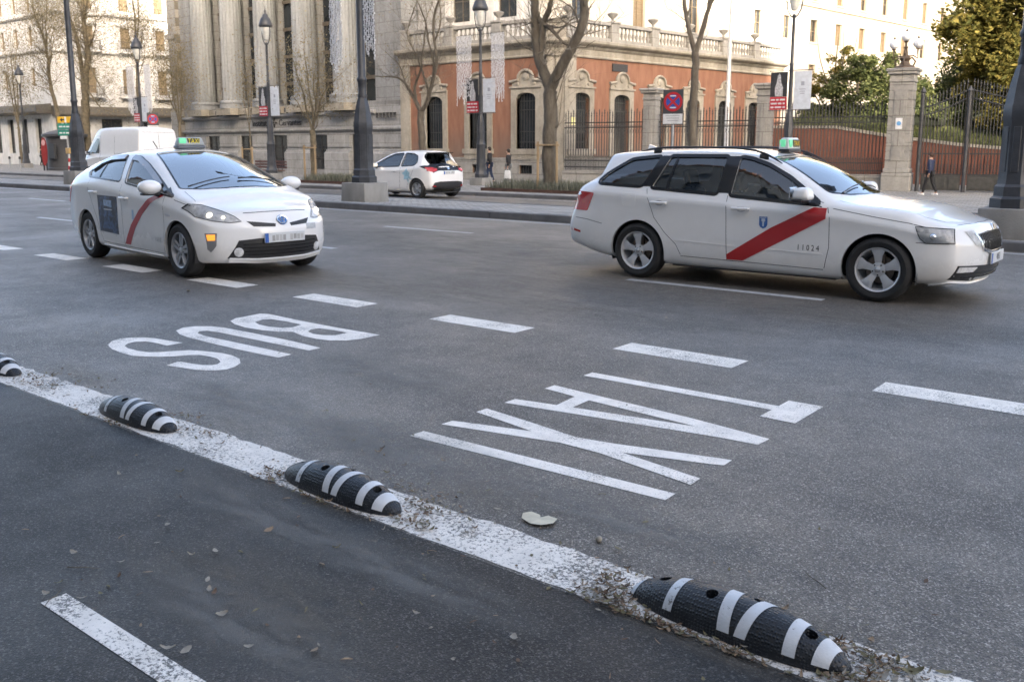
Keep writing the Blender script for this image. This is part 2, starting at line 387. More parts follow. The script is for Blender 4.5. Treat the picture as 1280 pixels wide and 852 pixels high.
def car_cage(sp):
    """box-topology cage. rings from rear to front; each ring has side rows from sill to roof edge, then across the top"""
    rows_n = 9; T = [1.0, .86, .6, .3, 0.0]
    b = BM(); rings = []
    xs = sp['rings']; nr = len(xs)
    for i, x in enumerate(xs):
        zb = sp['zb'](x); zbelt = sp['belt'](x); zt = sp['edge'](x)
        zbelt = min(zbelt, zt - .03)
        sh_ = min(.10, (zbelt - zb) * .2)
        zs = [zb, zb + .06, zb + .16, zb + (zbelt - zb) * .42, zb + (zbelt - zb) * .72, zbelt - sh_, zbelt, (zbelt + zt) / 2, zt]
        W = sp['w'](x); We = sp['we'](x)
        prof = sp.get('prof', [.90, .965, .985, .996, .988, .998, .945])
        side = []
        for r in range(rows_n):
            z = zs[r]
            if r <= 6: y = W * prof[r]
            else:
                t = (r - 6) / 2.; y0 = W * prof[6]; y = y0 + (We - y0) * t + .012 * math.sin(t * math.pi)
            if i == 0: xx = sp['xr'](z)
            elif i == 1: xx = max(x, sp['xr'](z) + .10)
            elif i == 2: xx = max(x, sp['xr'](z) + .24)
            elif i == nr - 1: xx = sp['xf'](z)
            elif i == nr - 2: xx = min(x, sp['xf'](z) - .10)
            elif i == nr - 3: xx = min(x, sp['xf'](z) - .24)
            else: xx = x
            side.append((xx, y, z))
        e = side[-1]
        cr = sp['crown'](x); bow = sp['bow'](x)
        top = []
        for t in T[1:]:
            k = 1 - t * t
            top.append((e[0] + bow * k, e[1] * t, e[2] + cr * k))
        rings.append((side, top))
    # vertices
    L = []; 
    for side, top in rings:
        row = [b.verts.new(p) for p in side] + [b.verts.new(p) for p in top]
        mir = [b.verts.new((p[0], -p[1], p[2])) for p in side] + [b.verts.new((p[0], -p[1], p[2])) for p in top[:-1]]
        L.append((row, mir))
    n = rows_n + len(T) - 1
    def seq(k):
        row, mir = L[k]; return row + mir[::-1][0:]      # left sill .. centre .. right sill
    for k in range(nr - 1):
        A = seq(k); B = seq(k + 1)
        for j in range(len(A) - 1): b.faces.new((A[j], B[j], B[j + 1], A[j + 1]))
    # bottom: across from left sill to right sill
    Tb = [.6, 0., -.6]; bot = []
    for side, top in rings: bot.append([b.verts.new((side[0][0], side[0][1] * t, side[0][2])) for t in Tb])
    for k in range(nr - 1):
        A = [L[k][0][0]] + bot[k] + [L[k][1][0]]; B = [L[k + 1][0][0]] + bot[k + 1] + [L[k + 1][1][0]]
        for j in range(4): b.faces.new((A[j + 1], B[j + 1], B[j], A[j]))
    # end caps
    for k, bowf, sgn in ((0, sp['bow_r'], -1), (nr - 1, sp['bow_f'], 1)):
        side, top = rings[k]; row, mir = L[k]
        grid = []
        for r in range(rows_n):
            full = [row[r]]
            if r == 0: mid = bot[k]; 
            elif r == rows_n - 1: mid = None
            else: mid = [b.verts.new((side[r][0] + sgn * bowf(side[r][2]) * (1 - t * t), side[r][1] * t, side[r][2])) for t in Tb]
            grid.append((row[r], mid, mir[r]))
        # the top row has more columns (.86 .6 .3 0 ...); join by fans through matching columns .6 and 0
        topcols = [row[rows_n], row[rows_n + 1], row[rows_n + 2], row[rows_n + 3], mir[rows_n + 2], mir[rows_n + 1], mir[rows_n]]
        for v in bot[k]: pass
        for bi, t in enumerate(Tb): bot[k][bi].co.x += sgn * bowf(side[0][2]) * (1 - t * t)
        for j, t in enumerate([.86, .6, .3, 0., .3, .6, .86]):
            topcols[j].co.x += sgn * bowf(side[-1][2]) * (1 - t * t) * (1 if sgn < 0 else 1)
        for r in range(rows_n - 2):
            a0, am, a1 = grid[r]; c0, cm, c1 = grid[r + 1]
            A = [a0] + am + [a1]; C = [c0] + cm + [c1]
            for j in range(4):
                q = (A[j], C[j], C[j + 1], A[j + 1]); b.faces.new(q if sgn > 0 else q[::-1])
        a0, am, a1 = grid[rows_n - 2]; r_, m_ = row[rows_n - 1], mir[rows_n - 1]
        F = [(a0, r_, topcols[0], topcols[1], am[0]), (am[0], topcols[1], topcols[2], topcols[3], am[1]), (am[1], topcols[3], topcols[4], topcols[5], am[2]), (am[2], topcols[5], topcols[6], m_, a1)]
        for q in F: b.faces.new(q if sgn > 0 else q[::-1])
    cl = b.edges.layers.float.get('crease_edge') or b.edges.layers.float.new('crease_edge')
    for k in range(nr - 1):
        for q in (0, 1):
            for r, cv in ((5, sp.get('crease', .55)), (2, .25), (rows_n - 1, .2)):
                va = L[k][q][r]; vb = L[k + 1][q][r]; e = b.edges.get((va, vb))
                if e: e[cl] = cv
    bmesh.ops.recalc_face_normals(b, faces=b.faces[:])
    return b

def temp_obj(bm, mods=()):
    me = bpy.data.meshes.new('tmp'); bm.to_mesh(me); bm.free()
    o = bpy.data.objects.new('tmp', me); COL.objects.link(o)
    return o
def eval_mesh(o, kill=True):
    dg = bpy.context.evaluated_depsgraph_get(); dg.update()
    me = bpy.data.meshes.new_from_object(o.evaluated_get(dg))
    if kill: bpy.data.objects.remove(o)
    return me

class Body:
    """smoothed closed body surface: the reference for cuts and for everything laid on it"""
    def __init__(s, cage, levels=2):
        o = temp_obj(cage); md = o.modifiers.new('s', 'SUBSURF'); md.levels = levels; md.subdivision_type = 'CATMULL_CLARK'
        s.me = eval_mesh(o)
        s.me.polygons.foreach_set('use_smooth', [True] * len(s.me.polygons))
        V = [v.co.copy() for v in s.me.vertices]; P = [list(p.vertices) for p in s.me.polygons]
        s.V = V; s.P = P; s.bvh = BVHTree.FromPolygons(V, P); s.NV = [v.normal.copy() for v in s.me.vertices]
    def near_normal(s, co):
        loc, nn, i, d = s.bvh.find_nearest(co)
        if loc is None: return None, 9
        ids = s.P[i]; wts = poly_3d_calc([s.V[k] for k in ids], loc); n = Vector()
        for k, wt in zip(ids, wts): n += s.NV[k] * wt
        if n.length < 1e-6: return nn, d
        return n.normalized(), d
    def hit(s, p2, axis, sgn):
        """cast onto the surface from outside; axis 'y': p2=(x,z); 'x': (y,z); 'z': (x,y)"""
        if axis == 'y': o = Vector((p2[0], 3 * sgn, p2[1])); d = Vector((0, -sgn, 0))
        elif axis == 'x': o = Vector((9 * sgn, p2[0], p2[1])); d = Vector((-sgn, 0, 0))
        else: o = Vector((p2[0], p2[1], 4)); d = Vector((0, 0, -1))
        loc, nn, i, dist = s.bvh.ray_cast(o, d)
        if loc is None:
            loc, nn, i, dd = s.bvh.find_nearest(o + d * (3 if axis == 'y' else 9) * .8)
            if axis == 'y': loc = Vector((p2[0], loc.y, p2[1]))
            elif axis == 'x': loc = Vector((loc.x, p2[0], p2[1]))
        n, _ = s.near_normal(loc)
        return loc, n
    def patch(s, name, pts, axis, sgn, m, parent, off=.002, thick=.004, step=.05, hole=None, smooth=40, dome=0.):
        bm = BM(); area = 0
        vs = [bm.verts.new((p[0], p[1], 0)) for p in pts]; f = bm.faces.new(vs); f.normal_update()
        if f.normal.z < 0: f.normal_flip()
        bmesh.ops.triangulate(bm, faces=bm.faces[:])
        lo = [min(p[k] for p in pts) for k in (0, 1)]; hi = [max(p[k] for p in pts) for k in (0, 1)]
        for k in (0, 1):
            nn = max(1, int((hi[k] - lo[k]) / step))
            for i in range(1, nn):
                c = lo[k] + (hi[k] - lo[k]) * i / nn; no = Vector((1, 0, 0)) if k == 0 else Vector((0, 1, 0))
                bmesh.ops.bisect_plane(bm, geom=bm.verts[:] + bm.edges[:] + bm.faces[:], plane_co=no * c, plane_no=no)
        bmesh.ops.remove_doubles(bm, verts=bm.verts[:], dist=1e-5)
        s._lay(bm, axis, sgn, off, thick, dome, pts)
        if parent is False: return bm
        return mesh_obj(name, bm, m, parent, smooth)
    def _lay(s, bm, axis, sgn, off, thick, dome=0, pts=None):
        nor = {}
        bnd = set(v for e in bm.edges if e.is_boundary for v in e.verts)
        c = None
        if dome: c = Vector((sum(p[0] for p in pts) / len(pts), sum(p[1] for p in pts) / len(pts)))
        for v in bm.verts:
            p2 = (v.co.x, v.co.y)
            loc, n = s.hit(p2, axis, sgn); k = off
            if dome:
                e = min(((Vector(p2) - Vector(q)).length for q in [x.co.xy for x in ()]), default=1) if False else 1
                if v not in bnd: k += dome
            nor[v] = n; v.co = loc + n * k
        for f in bm.faces:
            f.normal_update()
            a = nor[f.verts[0]]
            if f.normal.dot(a) < 0: f.normal_flip()
        if thick:
            be = [e for e in bm.edges if e.is_boundary]; mp = {}
            for v in bnd: mp[v] = bm.verts.new(v.co - nor[v] * (thick + off))
            for e in be:
                a, b_ = e.verts; bm.faces.new((a, b_, mp[b_], mp[a]))
            bmesh.ops.recalc_face_normals(bm, faces=bm.faces[:])
    def ribbon_bm(s, pts, wd, axis, sgn, off=.001, step=.04, closed=False, thick=0.):
        """thin line of width wd following a 2D path laid on the surface"""
        P = [Vector(p) for p in pts]
        if closed: P.append(P[0])
        Q = []
        for a, c in zip(P, P[1:]):
            k = max(1, int((c - a).length / step))
            for i in range(k): Q.append(a + (c - a) * i / k)
        Q.append(P[-1])
        bm = BM(); prev = None
        for i, p in enumerate(Q):
            d = (Q[min(i + 1, len(Q) - 1)] - Q[max(i - 1, 0)])
            if closed and i in (0, len(Q) - 1): d = Q[1] - Q[-2]
            d = d.normalized() if d.length > 1e-9 else Vector((1, 0)); t = Vector((-d.y, d.x)) * wd / 2
            cur = (bm.verts.new((p.x + t.x, p.y + t.y, 0)), bm.verts.new((p.x - t.x, p.y - t.y, 0)))
            if prev: bm.faces.new((prev[0], cur[0], cur[1], prev[1]))
            prev = cur
        s._lay(bm, axis, sgn, off, thick)
        return bm

def transfer_normals(me, body):
    """keep the body's own smooth shading after the cuts"""
    nl = [None] * len(me.loops)
    for p in me.polygons:
        for li in p.loop_indices:
            co = me.vertices[me.loops[li].vertex_index].co; n, d = body.near_normal(co)
            nl[li] = n if (n is not None and d < .0015 and n.dot(p.normal) > .45) else p.normal.copy()
    me.polygons.foreach_set('use_smooth', [True] * len(me.polygons))
    me.normals_split_custom_set([tuple(n) for n in nl])

def cut_body(name, body, cutters, m, parent, thick=.035):
    o = temp_obj(_bm_from(body.me)); sd = o.modifiers.new('t', 'SOLIDIFY'); sd.thickness = thick; sd.offset = -1; sd.use_even_offset = False
    me = eval_mesh(o)
    for cb in cutters:
        o = bpy.data.objects.new('tmp', me); COL.objects.link(o)
        c = temp_obj(cb); bo = o.modifiers.new('b', 'BOOLEAN'); bo.operation = 'DIFFERENCE'; bo.solver = 'EXACT'; bo.object = c
        me = eval_mesh(o); bpy.data.objects.remove(c)
    me.materials.clear(); me.materials.append(m)
    for p in me.polygons: p.material_index = 0
    transfer_normals(me, body)
    ob = bpy.data.objects.new(name, me); _link(ob, parent)
    me.name = name
    return ob
def _bm_from(me):
    b = BM(); b.from_mesh(me); return b

# ---- materials
M_WHITE = mat('white_car_paint', (.85, .84, .83), .32, var=.025, vscale=3, coat=.6, spec=.5)
def dusty(m):
    n, l, b = N(m); tc = n.new('ShaderNodeTexCoord'); sx = n.new('ShaderNodeSeparateXYZ'); l.new(tc.outputs['Object'], sx.inputs[0])
    nz = noise(n, l, tc.outputs['Object'], 7, 6); a = n.new('ShaderNodeMath'); a.operation = 'MULTIPLY_ADD'; l.new(nz, a.inputs[0]); a.inputs[1].default_value = .5
    l.new(sx.outputs[2], a.inputs[2]); k = rng(n, l, a.outputs[0], .40, .75, .30, 0)
    old = b.inputs['Base Color'].links[0].from_socket; l.new(mixc(n, l, k, old, (.42, .40, .375)), b.inputs['Base Color'])
    l.new(rng(n, l, k, 0, .5, .22, .55), b.inputs['Roughness'])
dusty(M_WHITE)
M_WHITE_P = mat('white_plain_paint', (.84, .83, .82), .3, var=.02, coat=.5)
M_BLK = mat('black_plastic', (.022, .022, .024), .45, var=.2, vscale=30)
M_GLOSSBLK = mat('gloss_black_trim', (.012, .012, .014), .12, var=.1)
M_GAP = mat('panel_gap', (.03, .03, .032), .8)
M_SILVER = mat('alloy_silver', (.62, .63, .65), .35, metal=.45, var=.08)
M_ALLOYD = mat('alloy_grey_polished', (.45, .46, .48), .33, metal=.5, var=.08)
M_CHROME = mat('chrome', (.75, .76, .78), .12, metal=1., var=.03)
M_TYRE = mat('tyre_rubber', (.022, .022, .023), .82, var=.25, vscale=14, bump=.3, bscale=60)
M_DARKIN = mat('dark_interior', (.022, .022, .025), .8)
M_SEAT = mat('seat_fabric', (.10, .10, .105), .9, bump=.2)
M_RED = mat('red_stripe_vinyl', (.42, .018, .022), .35, var=.06, coat=.4)
M_LAMP_RED = mat('red_lamp_lens', (.45, .012, .012), .12, coat=.8, var=.2)
M_PLATE = mat('plate_white', (.62, .64, .66), .35, var=.05)
M_PLATEBLUE = mat('plate_blue', (.03, .12, .45), .4)
M_BLUE = mat('crest_blue', (.05, .15, .42), .45, var=.2, vscale=40)
M_REFL = mat('lamp_reflector', (.70, .70, .71), .35, metal=.1, var=.35, vscale=14)
def glass_mat(name, tint, refl_ior=1.5, alpha=.5):
    m = bpy.data.materials.new(name); m.use_nodes = True; n, l = m.node_tree.nodes, m.node_tree.links; n.clear()
    out = n.new('ShaderNodeOutputMaterial'); tr = n.new('ShaderNodeBsdfTransparent'); tr.inputs[0].default_value = (*tint, 1)
    gl = n.new('ShaderNodeBsdfGlossy'); gl.inputs['Roughness'].default_value = .012; gl.inputs[0].default_value = (1, 1, 1, 1)
    tc = n.new('ShaderNodeTexCoord'); z = n.new('ShaderNodeTexNoise'); z.inputs['Scale'].default_value = 3; l.new(tc.outputs['Object'], z.inputs['Vector'])
    bp = n.new('ShaderNodeBump'); bp.inputs['Strength'].default_value = .03; bp.inputs['Distance'].default_value = .02; l.new(z.outputs['Fac'], bp.inputs['Height']); l.new(bp.outputs[0], gl.inputs['Normal'])
    fr = n.new('ShaderNodeFresnel'); fr.inputs[0].default_value = refl_ior
    mx = n.new('ShaderNodeMixShader'); l.new(fr.outputs[0], mx.inputs[0]); l.new(tr.outputs[0], mx.inputs[1]); l.new(gl.outputs[0], mx.inputs[2])
    l.new(mx.outputs[0], out.inputs[0]); MATS[name] = m; return m
M_GLASS = glass_mat('tinted_side_glass', (.42, .45, .45), 2.0)
M_WSGLASS = glass_mat('windscreen_glass', (.40, .44, .45), 6.5)
M_LENS = glass_mat('clear_lens', (.93, .94, .95), 1.33)

def make_wheel(parent, x, y, r, rimr, sgn, kind, steer=0.):
    """wheel as a part with tyre, rim, hub_cap, brake_disc under it; sgn = outward side"""
    wd = .205
    e = bpy.data.objects.new('wheel', None); e.empty_display_size = .1; _link(e, parent); e.location = (x, y, r)
    e.rotation_euler = (0, 0, steer)
    M = Matrix.Rotation(rad(90) * (-sgn), 4, 'X')      # z axis -> outward y
    b = BM(); h = wd / 2
    pr = [(rimr + .002, -h + .02), (rimr + .02, -h + .004), (r - .045, -h - .006), (r - .018, -h + .012), (r - .002, -h + .04), (r, 0), (r - .002, h - .04), (r - .018, h - .012), (r - .045, h + .006), (rimr + .022, h + .002), (rimr + .002, h - .012)]
    lathe(b, pr, 56, M, caps=False)
    # tread grooves
    t = mesh_obj('tyre', b, M_TYRE, e, 35)
    b = BM()
    lathe(b, [(rimr + .004, h - .012), (rimr - .002, h - .004), (rimr - .014, h - .012), (rimr - .022, h - .05), (rimr - .05, -h + .03)], 48, M, caps=False)
    sp = 5; nseg = 5
    if kind == 'broad':
        for k in range(5):
            a = 2 * math.pi * k / 5 + .35
            # broad trapezoid spoke, wide at the rim
            P = [(.052, -.028), (.13, -.040), (rimr - .012, -.072), (rimr - .008, 0), (rimr - .012, .072), (.13, .040), (.052, .028)]
            R2 = M @ Matrix.Rotation(a, 4, 'Z')
            A = [b.verts.new(R2 @ Vector((px, py, h - .030 - (.012 if px < .1 else 0)))) for px, py in P]
            B = [b.verts.new(R2 @ Vector((px, py * .8, h - .062))) for px, py in P]
            C = b.verts.new(R2 @ Vector((.16, 0, h - .018)))
            for i in range(7): b.faces.new((A[i], A[(i + 1) % 7], C)); b.faces.new((A[(i + 1) % 7], A[i], B[i], B[(i + 1) % 7]))
    else:
        for k in range(5):
            for dlt in (-.17, .17):
                a = 2 * math.pi * k / 5 + .2 + dlt
                P = [(.045, -.014), (rimr - .01, -.022), (rimr - .01, .022), (.045, .014)]
                R2 = M @ Matrix.Rotation(a, 4, 'Z')
                A = [b.verts.new(R2 @ Vector((px, py + dlt * .12 * (1 - px / rimr), h - .028))) for px, py in P]
                B = [b.verts.new(R2 @ Vector((px, py * 1.1, h - .06))) for px, py in P]
                b.faces.new(A)
                for i in range(4): b.faces.new((A[(i + 1) % 4], A[i], B[i], B[(i + 1) % 4]))
    lathe(b, [(.07, h - .065), (.068, h - .035), (.05, h - .03)], 24, M)
    bmesh.ops.recalc_face_normals(b, faces=b.faces[:])
    mesh_obj('rim', b, M_SILVER if kind == 'broad' else M_ALLOYD, e, 30)
    b = BM(); lathe(b, [(.031, h - .032), (.031, h - .022), (.024, h - .018)], 20, M); mesh_obj('hub_cap', b, M_CHROME if kind == 'broad' else M_SILVER, e, 40)
    b = BM(); lathe(b, [(.135, h - .115), (.135, h - .10)], 32, M)
    box(b, -.05, .05, .06 , .15, -h+.10 , -h+.14, M)
    mesh_obj('brake_disc', b, mat('brake_steel', (.16, .13, .11), .5, metal=.6, var=.3, vscale=20), e, 30)
    b = BM(); lathe(b, [(rimr - .03, -h + .03), (rimr - .03, -h + .02)], 32, M); mesh_obj('back_plate', b, M_BLK, e, 30)
    for k in range(5):
        a = 2 * math.pi * k / 5 + .98; b2 = BM() if k == 0 else b2
        M2 = M @ Matrix.Translation((.052 * math.cos(a), .052 * math.sin(a), 0)); lathe(b2, [(.009, h - .036), (.008, h - .026)], 8, M2)
    mesh_obj('wheel_bolts', b2, M_BLK, e, 30)
    return e

def seats(parent, xs_front, xs_rear, wid, zseat=.32, dim=.0):
    b = BM()
    box(b, xs_rear - .25, xs_front + 1.05, -wid * .86, wid * .86, .22, .27)
    mesh_obj('cabin_floor', b, M_DARKIN, parent)
    for x, rear in ((xs_front, 0), (xs_rear, 1)):
        for s in (-1, 1):
            e = BM(); y = s * .36
            bevel_box(e, x, x + .50, y - .25, y + .25, zseat, zseat + .16, .05, 2)
            M = Matrix.Translation((x + .02, y, zseat + .10)) @ Matrix.Rotation(rad(-18), 4, 'Y')
            bevel_box(e, -.09, .05, -.25, .25, 0, .60, .05, 2, M)
            M2 = Matrix.Translation((x - .16, y, zseat + .66)) @ Matrix.Rotation(rad(-12), 4, 'Y')
            bevel_box(e, -.05, .04, -.13, .13, .03, .23, .035, 2, M2)
            tube(e, [M2 @ Vector((0, -.05, -.1)), M2 @ Vector((0, -.05, .06))], .008, 6); tube(e, [M2 @ Vector((0, .05, -.1)), M2 @ Vector((0, .05, .06))], .008, 6)
            mesh_obj('car_seat', e, M_SEAT, parent, 40)

def steering(parent, x, y, z):
    b = BM(); M = Matrix.Translation((x, y, z)) @ Matrix.Rotation(rad(65), 4, 'Y')
    pts = [M @ Vector((.18 * math.cos(a), .18 * math.sin(a), 0)) for a in [i * math.pi / 12 for i in range(25)]]
    tube(b, pts, .014, 6, caps=False); box(b, -.17, .17, -.02, .02, -.01, .01, M); box(b, -.05, .05, -.05, .05, -.02, .02, M)
    mesh_obj('steering_wheel', b, M_BLK, parent, 40)

def offset_poly(pts, d):
    """grow a simple polygon outwards by d (2D)"""
    n = len(pts); A = sum(pts[i][0] * pts[(i + 1) % n][1] - pts[(i + 1) % n][0] * pts[i][1] for i in range(n)); s = 1 if A > 0 else -1
    out = []
    for i in range(n):
        p0, p1, p2 = Vector(pts[i - 1]), Vector(pts[i]), Vector(pts[(i + 1) % n])
        a = (p1 - p0).normalized(); c = (p2 - p1).normalized()
        na = Vector((a.y, -a.x)) * s; nc = Vector((c.y, -c.x)) * s
        m = na + nc; m = m / max(.35, m.length_squared) * 2 if m.length_squared > 1e-6 else na
        m = (na + nc).normalized() / max(.5, math.sqrt(max(0, (1 + na.dot(nc)) / 2)))
        out.append(tuple(p1 + m * d))
    return out
def rounded(pts, r, seg=4):
    out = []; n = len(pts)
    for i in range(n):
        p0, p1, p2 = Vector(pts[i - 1]), Vector(pts[i]), Vector(pts[(i + 1) % n])
        a = p0 - p1; c = p2 - p1; rr = min(r, a.length * .45, c.length * .45)
        A = p1 + a.normalized() * rr; C = p1 + c.normalized() * rr
        for k in range(seg + 1):
            t = k / seg; out.append(tuple(A * (1 - t) ** 2 + p1 * 2 * t * (1 - t) + C * t * t))
    return out
def split_pieces(name, bm, m, parent, smooth=None):
    """one object per connected piece"""
    left = set(bm.faces); out = []
    while left:
        f0 = left.pop(); grp = [f0]; st = [f0]
        while st:
            f = st.pop()
            for v in f.verts:
                for g in v.link_faces:
                    if g in left: left.discard(g); grp.append(g); st.append(g)
        b2 = BM(); mp = {}
        for f in grp:
            for v in f.verts:
                if v not in mp: mp[v] = b2.verts.new(v.co)
            b2.faces.new([mp[v] for v in f.verts])
        out.append(mesh_obj(name, b2, m, parent, smooth))
    bm.free(); return out
def make_mirror(parent, x, y, z, sgn, kind='box'):
    """door mirror pointing out to sgn side"""
    b = BM(); c = Vector((x, y, z))
    if kind == 'round':
        bmesh.ops.create_uvsphere(b, u_segments=20, v_segments=14, radius=1, matrix=Matrix.Translation((x + .01, y + sgn * .14, z + .075)) @ Matrix.Diagonal((.115, .135, .085, 1)))
        for v in b.verts:
            if v.co.x < x - .065: v.co.x = x - .065
    else:
        bevel_box(b, x - .07, x + .13, *sorted((y + sgn * .03, y + sgn * .24)), z, z + .125, .045, 3, None, .03, .02)
    o = mesh_obj('wing_mirror', b, M_WHITE_P, parent, 50)
    b = BM(); bevel_box(b, x - .078, x - .066, *sorted((y + sgn * .06, y + sgn * .235)), z + .02, z + .125, .005, 1)
    mesh_obj('mirror_glass', b, M_CHROME, o)
    b = BM(); bevel_box(b, x - .055, x + .055, *sorted((y + sgn * .05, y + sgn * .235)), z - .018, z + .012, .012, 2)
    tube(b, [(x, y - sgn * .05, z - .04), (x, y + sgn * .07, z + .0)], [.035, .028], 8)
    mesh_obj('mirror_base', b, M_BLK, o, 50)
    return o
def make_handle(body, parent, x, z, sgn, lab=None):
    loc, n = body.hit((x, z), 'y', sgn)
    e = BM(); y = loc.y
    bevel_box(e, x - .10, x + .10, *sorted((y + sgn * .018, y + sgn * .042)), z - .014, z + .016, .011, 2)
    for dx in (-.085, .085): bevel_box(e, x + dx - .018, x + dx + .018, *sorted((y - sgn * .01, y + sgn * .03)), z - .014, z + .014, .006, 1)
    h = mesh_obj('door_handle', e, M_WHITE_P, parent, 50)
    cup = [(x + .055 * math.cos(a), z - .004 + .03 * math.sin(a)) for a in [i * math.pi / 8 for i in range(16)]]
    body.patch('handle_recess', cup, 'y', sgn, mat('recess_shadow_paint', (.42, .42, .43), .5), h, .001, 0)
    return h
# ============================================================ ESTATE TAXI (nearest)
def estate_taxi():
    roof = [(-1.2, .80), (-1.05, 1.0), (-.86, 1.22), (-.70, 1.385), (-.5, 1.405), (-.1, 1.425), (.5, 1.437), (1.0, 1.430), (1.25, 1.405), (1.5, 1.335), (1.75, 1.215), (2.0, 1.065), (2.18, .955), (2.35, .925), (2.7, .905), (3.0, .865), (3.25, .80), (3.42, .735), (3.55, .69)]
    sp = dict(
        rings=[-1.02, -.92, -.78, -.60, -.36, 0.0, .36, .75, 1.05, 1.3, 1.55, 1.80, 2.02, 2.20, 2.42, 2.69, 2.96, 3.14, 3.30, 3.42],
        zb=lambda x: lin([(-1.1, .36), (-.7, .25), (-.4, .19), (.4, .17), (2.3, .17), (3.1, .19), (3.6, .22)], x),
        belt=lambda x: smooth_curve([(-1.1, 1.02), (-.6, 1.06), (0, 1.035), (.8, .99), (1.6, .945), (2.1, .915), (2.5, .875), (3.0, .80), (3.3, .735), (3.6, .66)], x),
        edge=lambda x: smooth_curve(roof, x),
        w=lambda x: smooth_curve([(-1.1, .80), (-.9, .86), (-.6, .893), (-.1, .905), (.7, .903), (2.0, .905), (2.69, .905), (2.95, .89), (3.15, .865), (3.3, .82), (3.45, .74), (3.6, .6)], x),
        we=lambda x: smooth_curve([(-1.1, .62), (-.7, .60), (-.4, .625), (.5, .645), (1.2, .62), (1.6, .655), (2.0, .735), (2.2, .775), (2.5, .80), (2.9, .775), (3.2, .73), (3.45, .66), (3.6, .58)], x),
        crown=lambda x: smooth_curve([(-1.1, .02), (-.6, .03), (.5, .035), (1.3, .04), (1.8, .06), (2.2, .03), (2.5, .038), (3.0, .045), (3.3, .035), (3.5, .015)], x),
        bow=lambda x: smooth_curve([(1.2, 0), (1.5, .10), (1.9, .16), (2.2, .16), (2.5, .05), (2.8, 0)], x),
        xr=lambda z: smooth_curve([(.2, -.95), (.40, -1.02), (.62, -1.02), (.72, -.95), (.98, -.90), (1.2, -.74), (1.39, -.60)], z),
        xf=lambda z: smooth_curve([(.15, 3.28), (.25, 3.36), (.45, 3.385), (.58, 3.375), (.72, 3.33), (.80, 3.26)], z),
        bow_r=lambda z: lin([(.2, .09), (.6, .10), (.8, .10), (1.4, .06)], z),
        bow_f=lambda z: lin([(.2, .17), (.45, .18), (.6, .19), (.75, .17)], z))
    body = Body(car_cage(sp))
    t = thing('estate_taxi', 'white estate taxi with black roof rails and a broad red stripe across its front door', 'taxi', (-5.45, 9.04 + .905 - .015, 0))
    # ---- cuts
    wins = [rounded([(-.57, 1.075), (-.47, 1.17), (-.20, 1.335), (.18, 1.372), (.03, 1.05)], .05),
            rounded([(.155, 1.04), (.30, 1.375), (.98, 1.375), (.955, .995)], .03),
            rounded([(1.115, .985), (1.125, 1.37), (1.25, 1.352), (1.45, 1.29), (1.70, 1.168), (1.93, 1.02), (2.07, .925)], .03)]
    c1 = BM()
    for wp in wins:
        for s in (-1, 1): prism(c1, [(p[0], p[1]) for p in wp], 1, *sorted((s * .40, s * 1.2)))
    # windscreen, seen from above
    ws = rounded([(1.44, .50), (2.10, .66), (2.24, .45), (2.30, .2), (2.31, 0), (2.30, -.2), (2.24, -.45), (2.10, -.66), (1.44, -.50), (1.50, -.25), (1.515, 0), (1.50, .25)], .04)
    c2 = BM(); prism(c2, ws, 2, .75, 1.7)
    rw = rounded([(-.55, 1.10), (.55, 1.10), (.50, 1.36), (-.50, 1.36)], .05)
    c2b = BM(); prism(c2b, rw, 0, -1.3, -.45)
    c3 = BM()
    for ax in (0, 2.686):
        for s in (-1, 1):
            M = Matrix.Translation((ax, s * .5, .315)) @ Matrix.Rotation(rad(-90) * s, 4, 'X')
            lathe(c3, [(.352, 0), (.352, .6)], 44, M)
    bmesh.ops.recalc_face_normals(c3, faces=c3.faces[:])
    cut_body('body', body, [c1, c2, c2b, c3], M_WHITE, t)
    under_and_liners(t, (0, 2.686), .315, .352, -1.0, 3.35, .80)
    # lower black valance under the sill
    for s in (-1, 1):
        for i, wp in enumerate(wins):
            g = body.patch('side_window', offset_poly(wp, .015), 'y', s, M_GLASS, t, -.010, 0, .09)
        bands = [rounded([(-.66, 1.045), (-.52, 1.19), (-.22, 1.372), (.2, 1.405), (1.0, 1.408), (1.27, 1.388), (1.50, 1.315), (1.74, 1.20), (1.97, 1.05), (2.17, .90), (2.14, .89), (1.1, .965), (.1, 1.025), (-.55, 1.055)], .02)]
        # black surround: frame strips between the holes
        bt = BM()
        for wp in wins: merge(bt, body.ribbon_bm(offset_poly(wp, .013), .034, 'y', s, .0045, .03, closed=True))
        for P in ([(.085, 1.045), (.24, 1.385)], [(1.035, 1.0), (1.055, 1.385)]):
            pw = .07 if P[0][0] > 1 else .052
            Q = [(P[0][0] - pw, P[0][1]), (P[0][0] + pw, P[0][1]), (P[1][0] + pw, P[1][1]), (P[1][0] - pw, P[1][1])]
            merge(bt, body.patch('q', Q, 'y', s, None, False, .0035, 0, .03))
        merge(bt, body.ribbon_bm([(1.98, .945), (2.11, .915)], .05, 'y', s, .001))
        mesh_obj('window_surround', bt, M_GLOSSBLK, t, 60)
        # mullion in the rear door window
        bt = body.ribbon_bm([(.34, 1.03), (.385, 1.375)], .03, 'y', s, -.004, .05, thick=.01); mesh_obj('window_divider', bt, M_GLOSSBLK, t, 60)
        # panel gaps
        gp = BM()
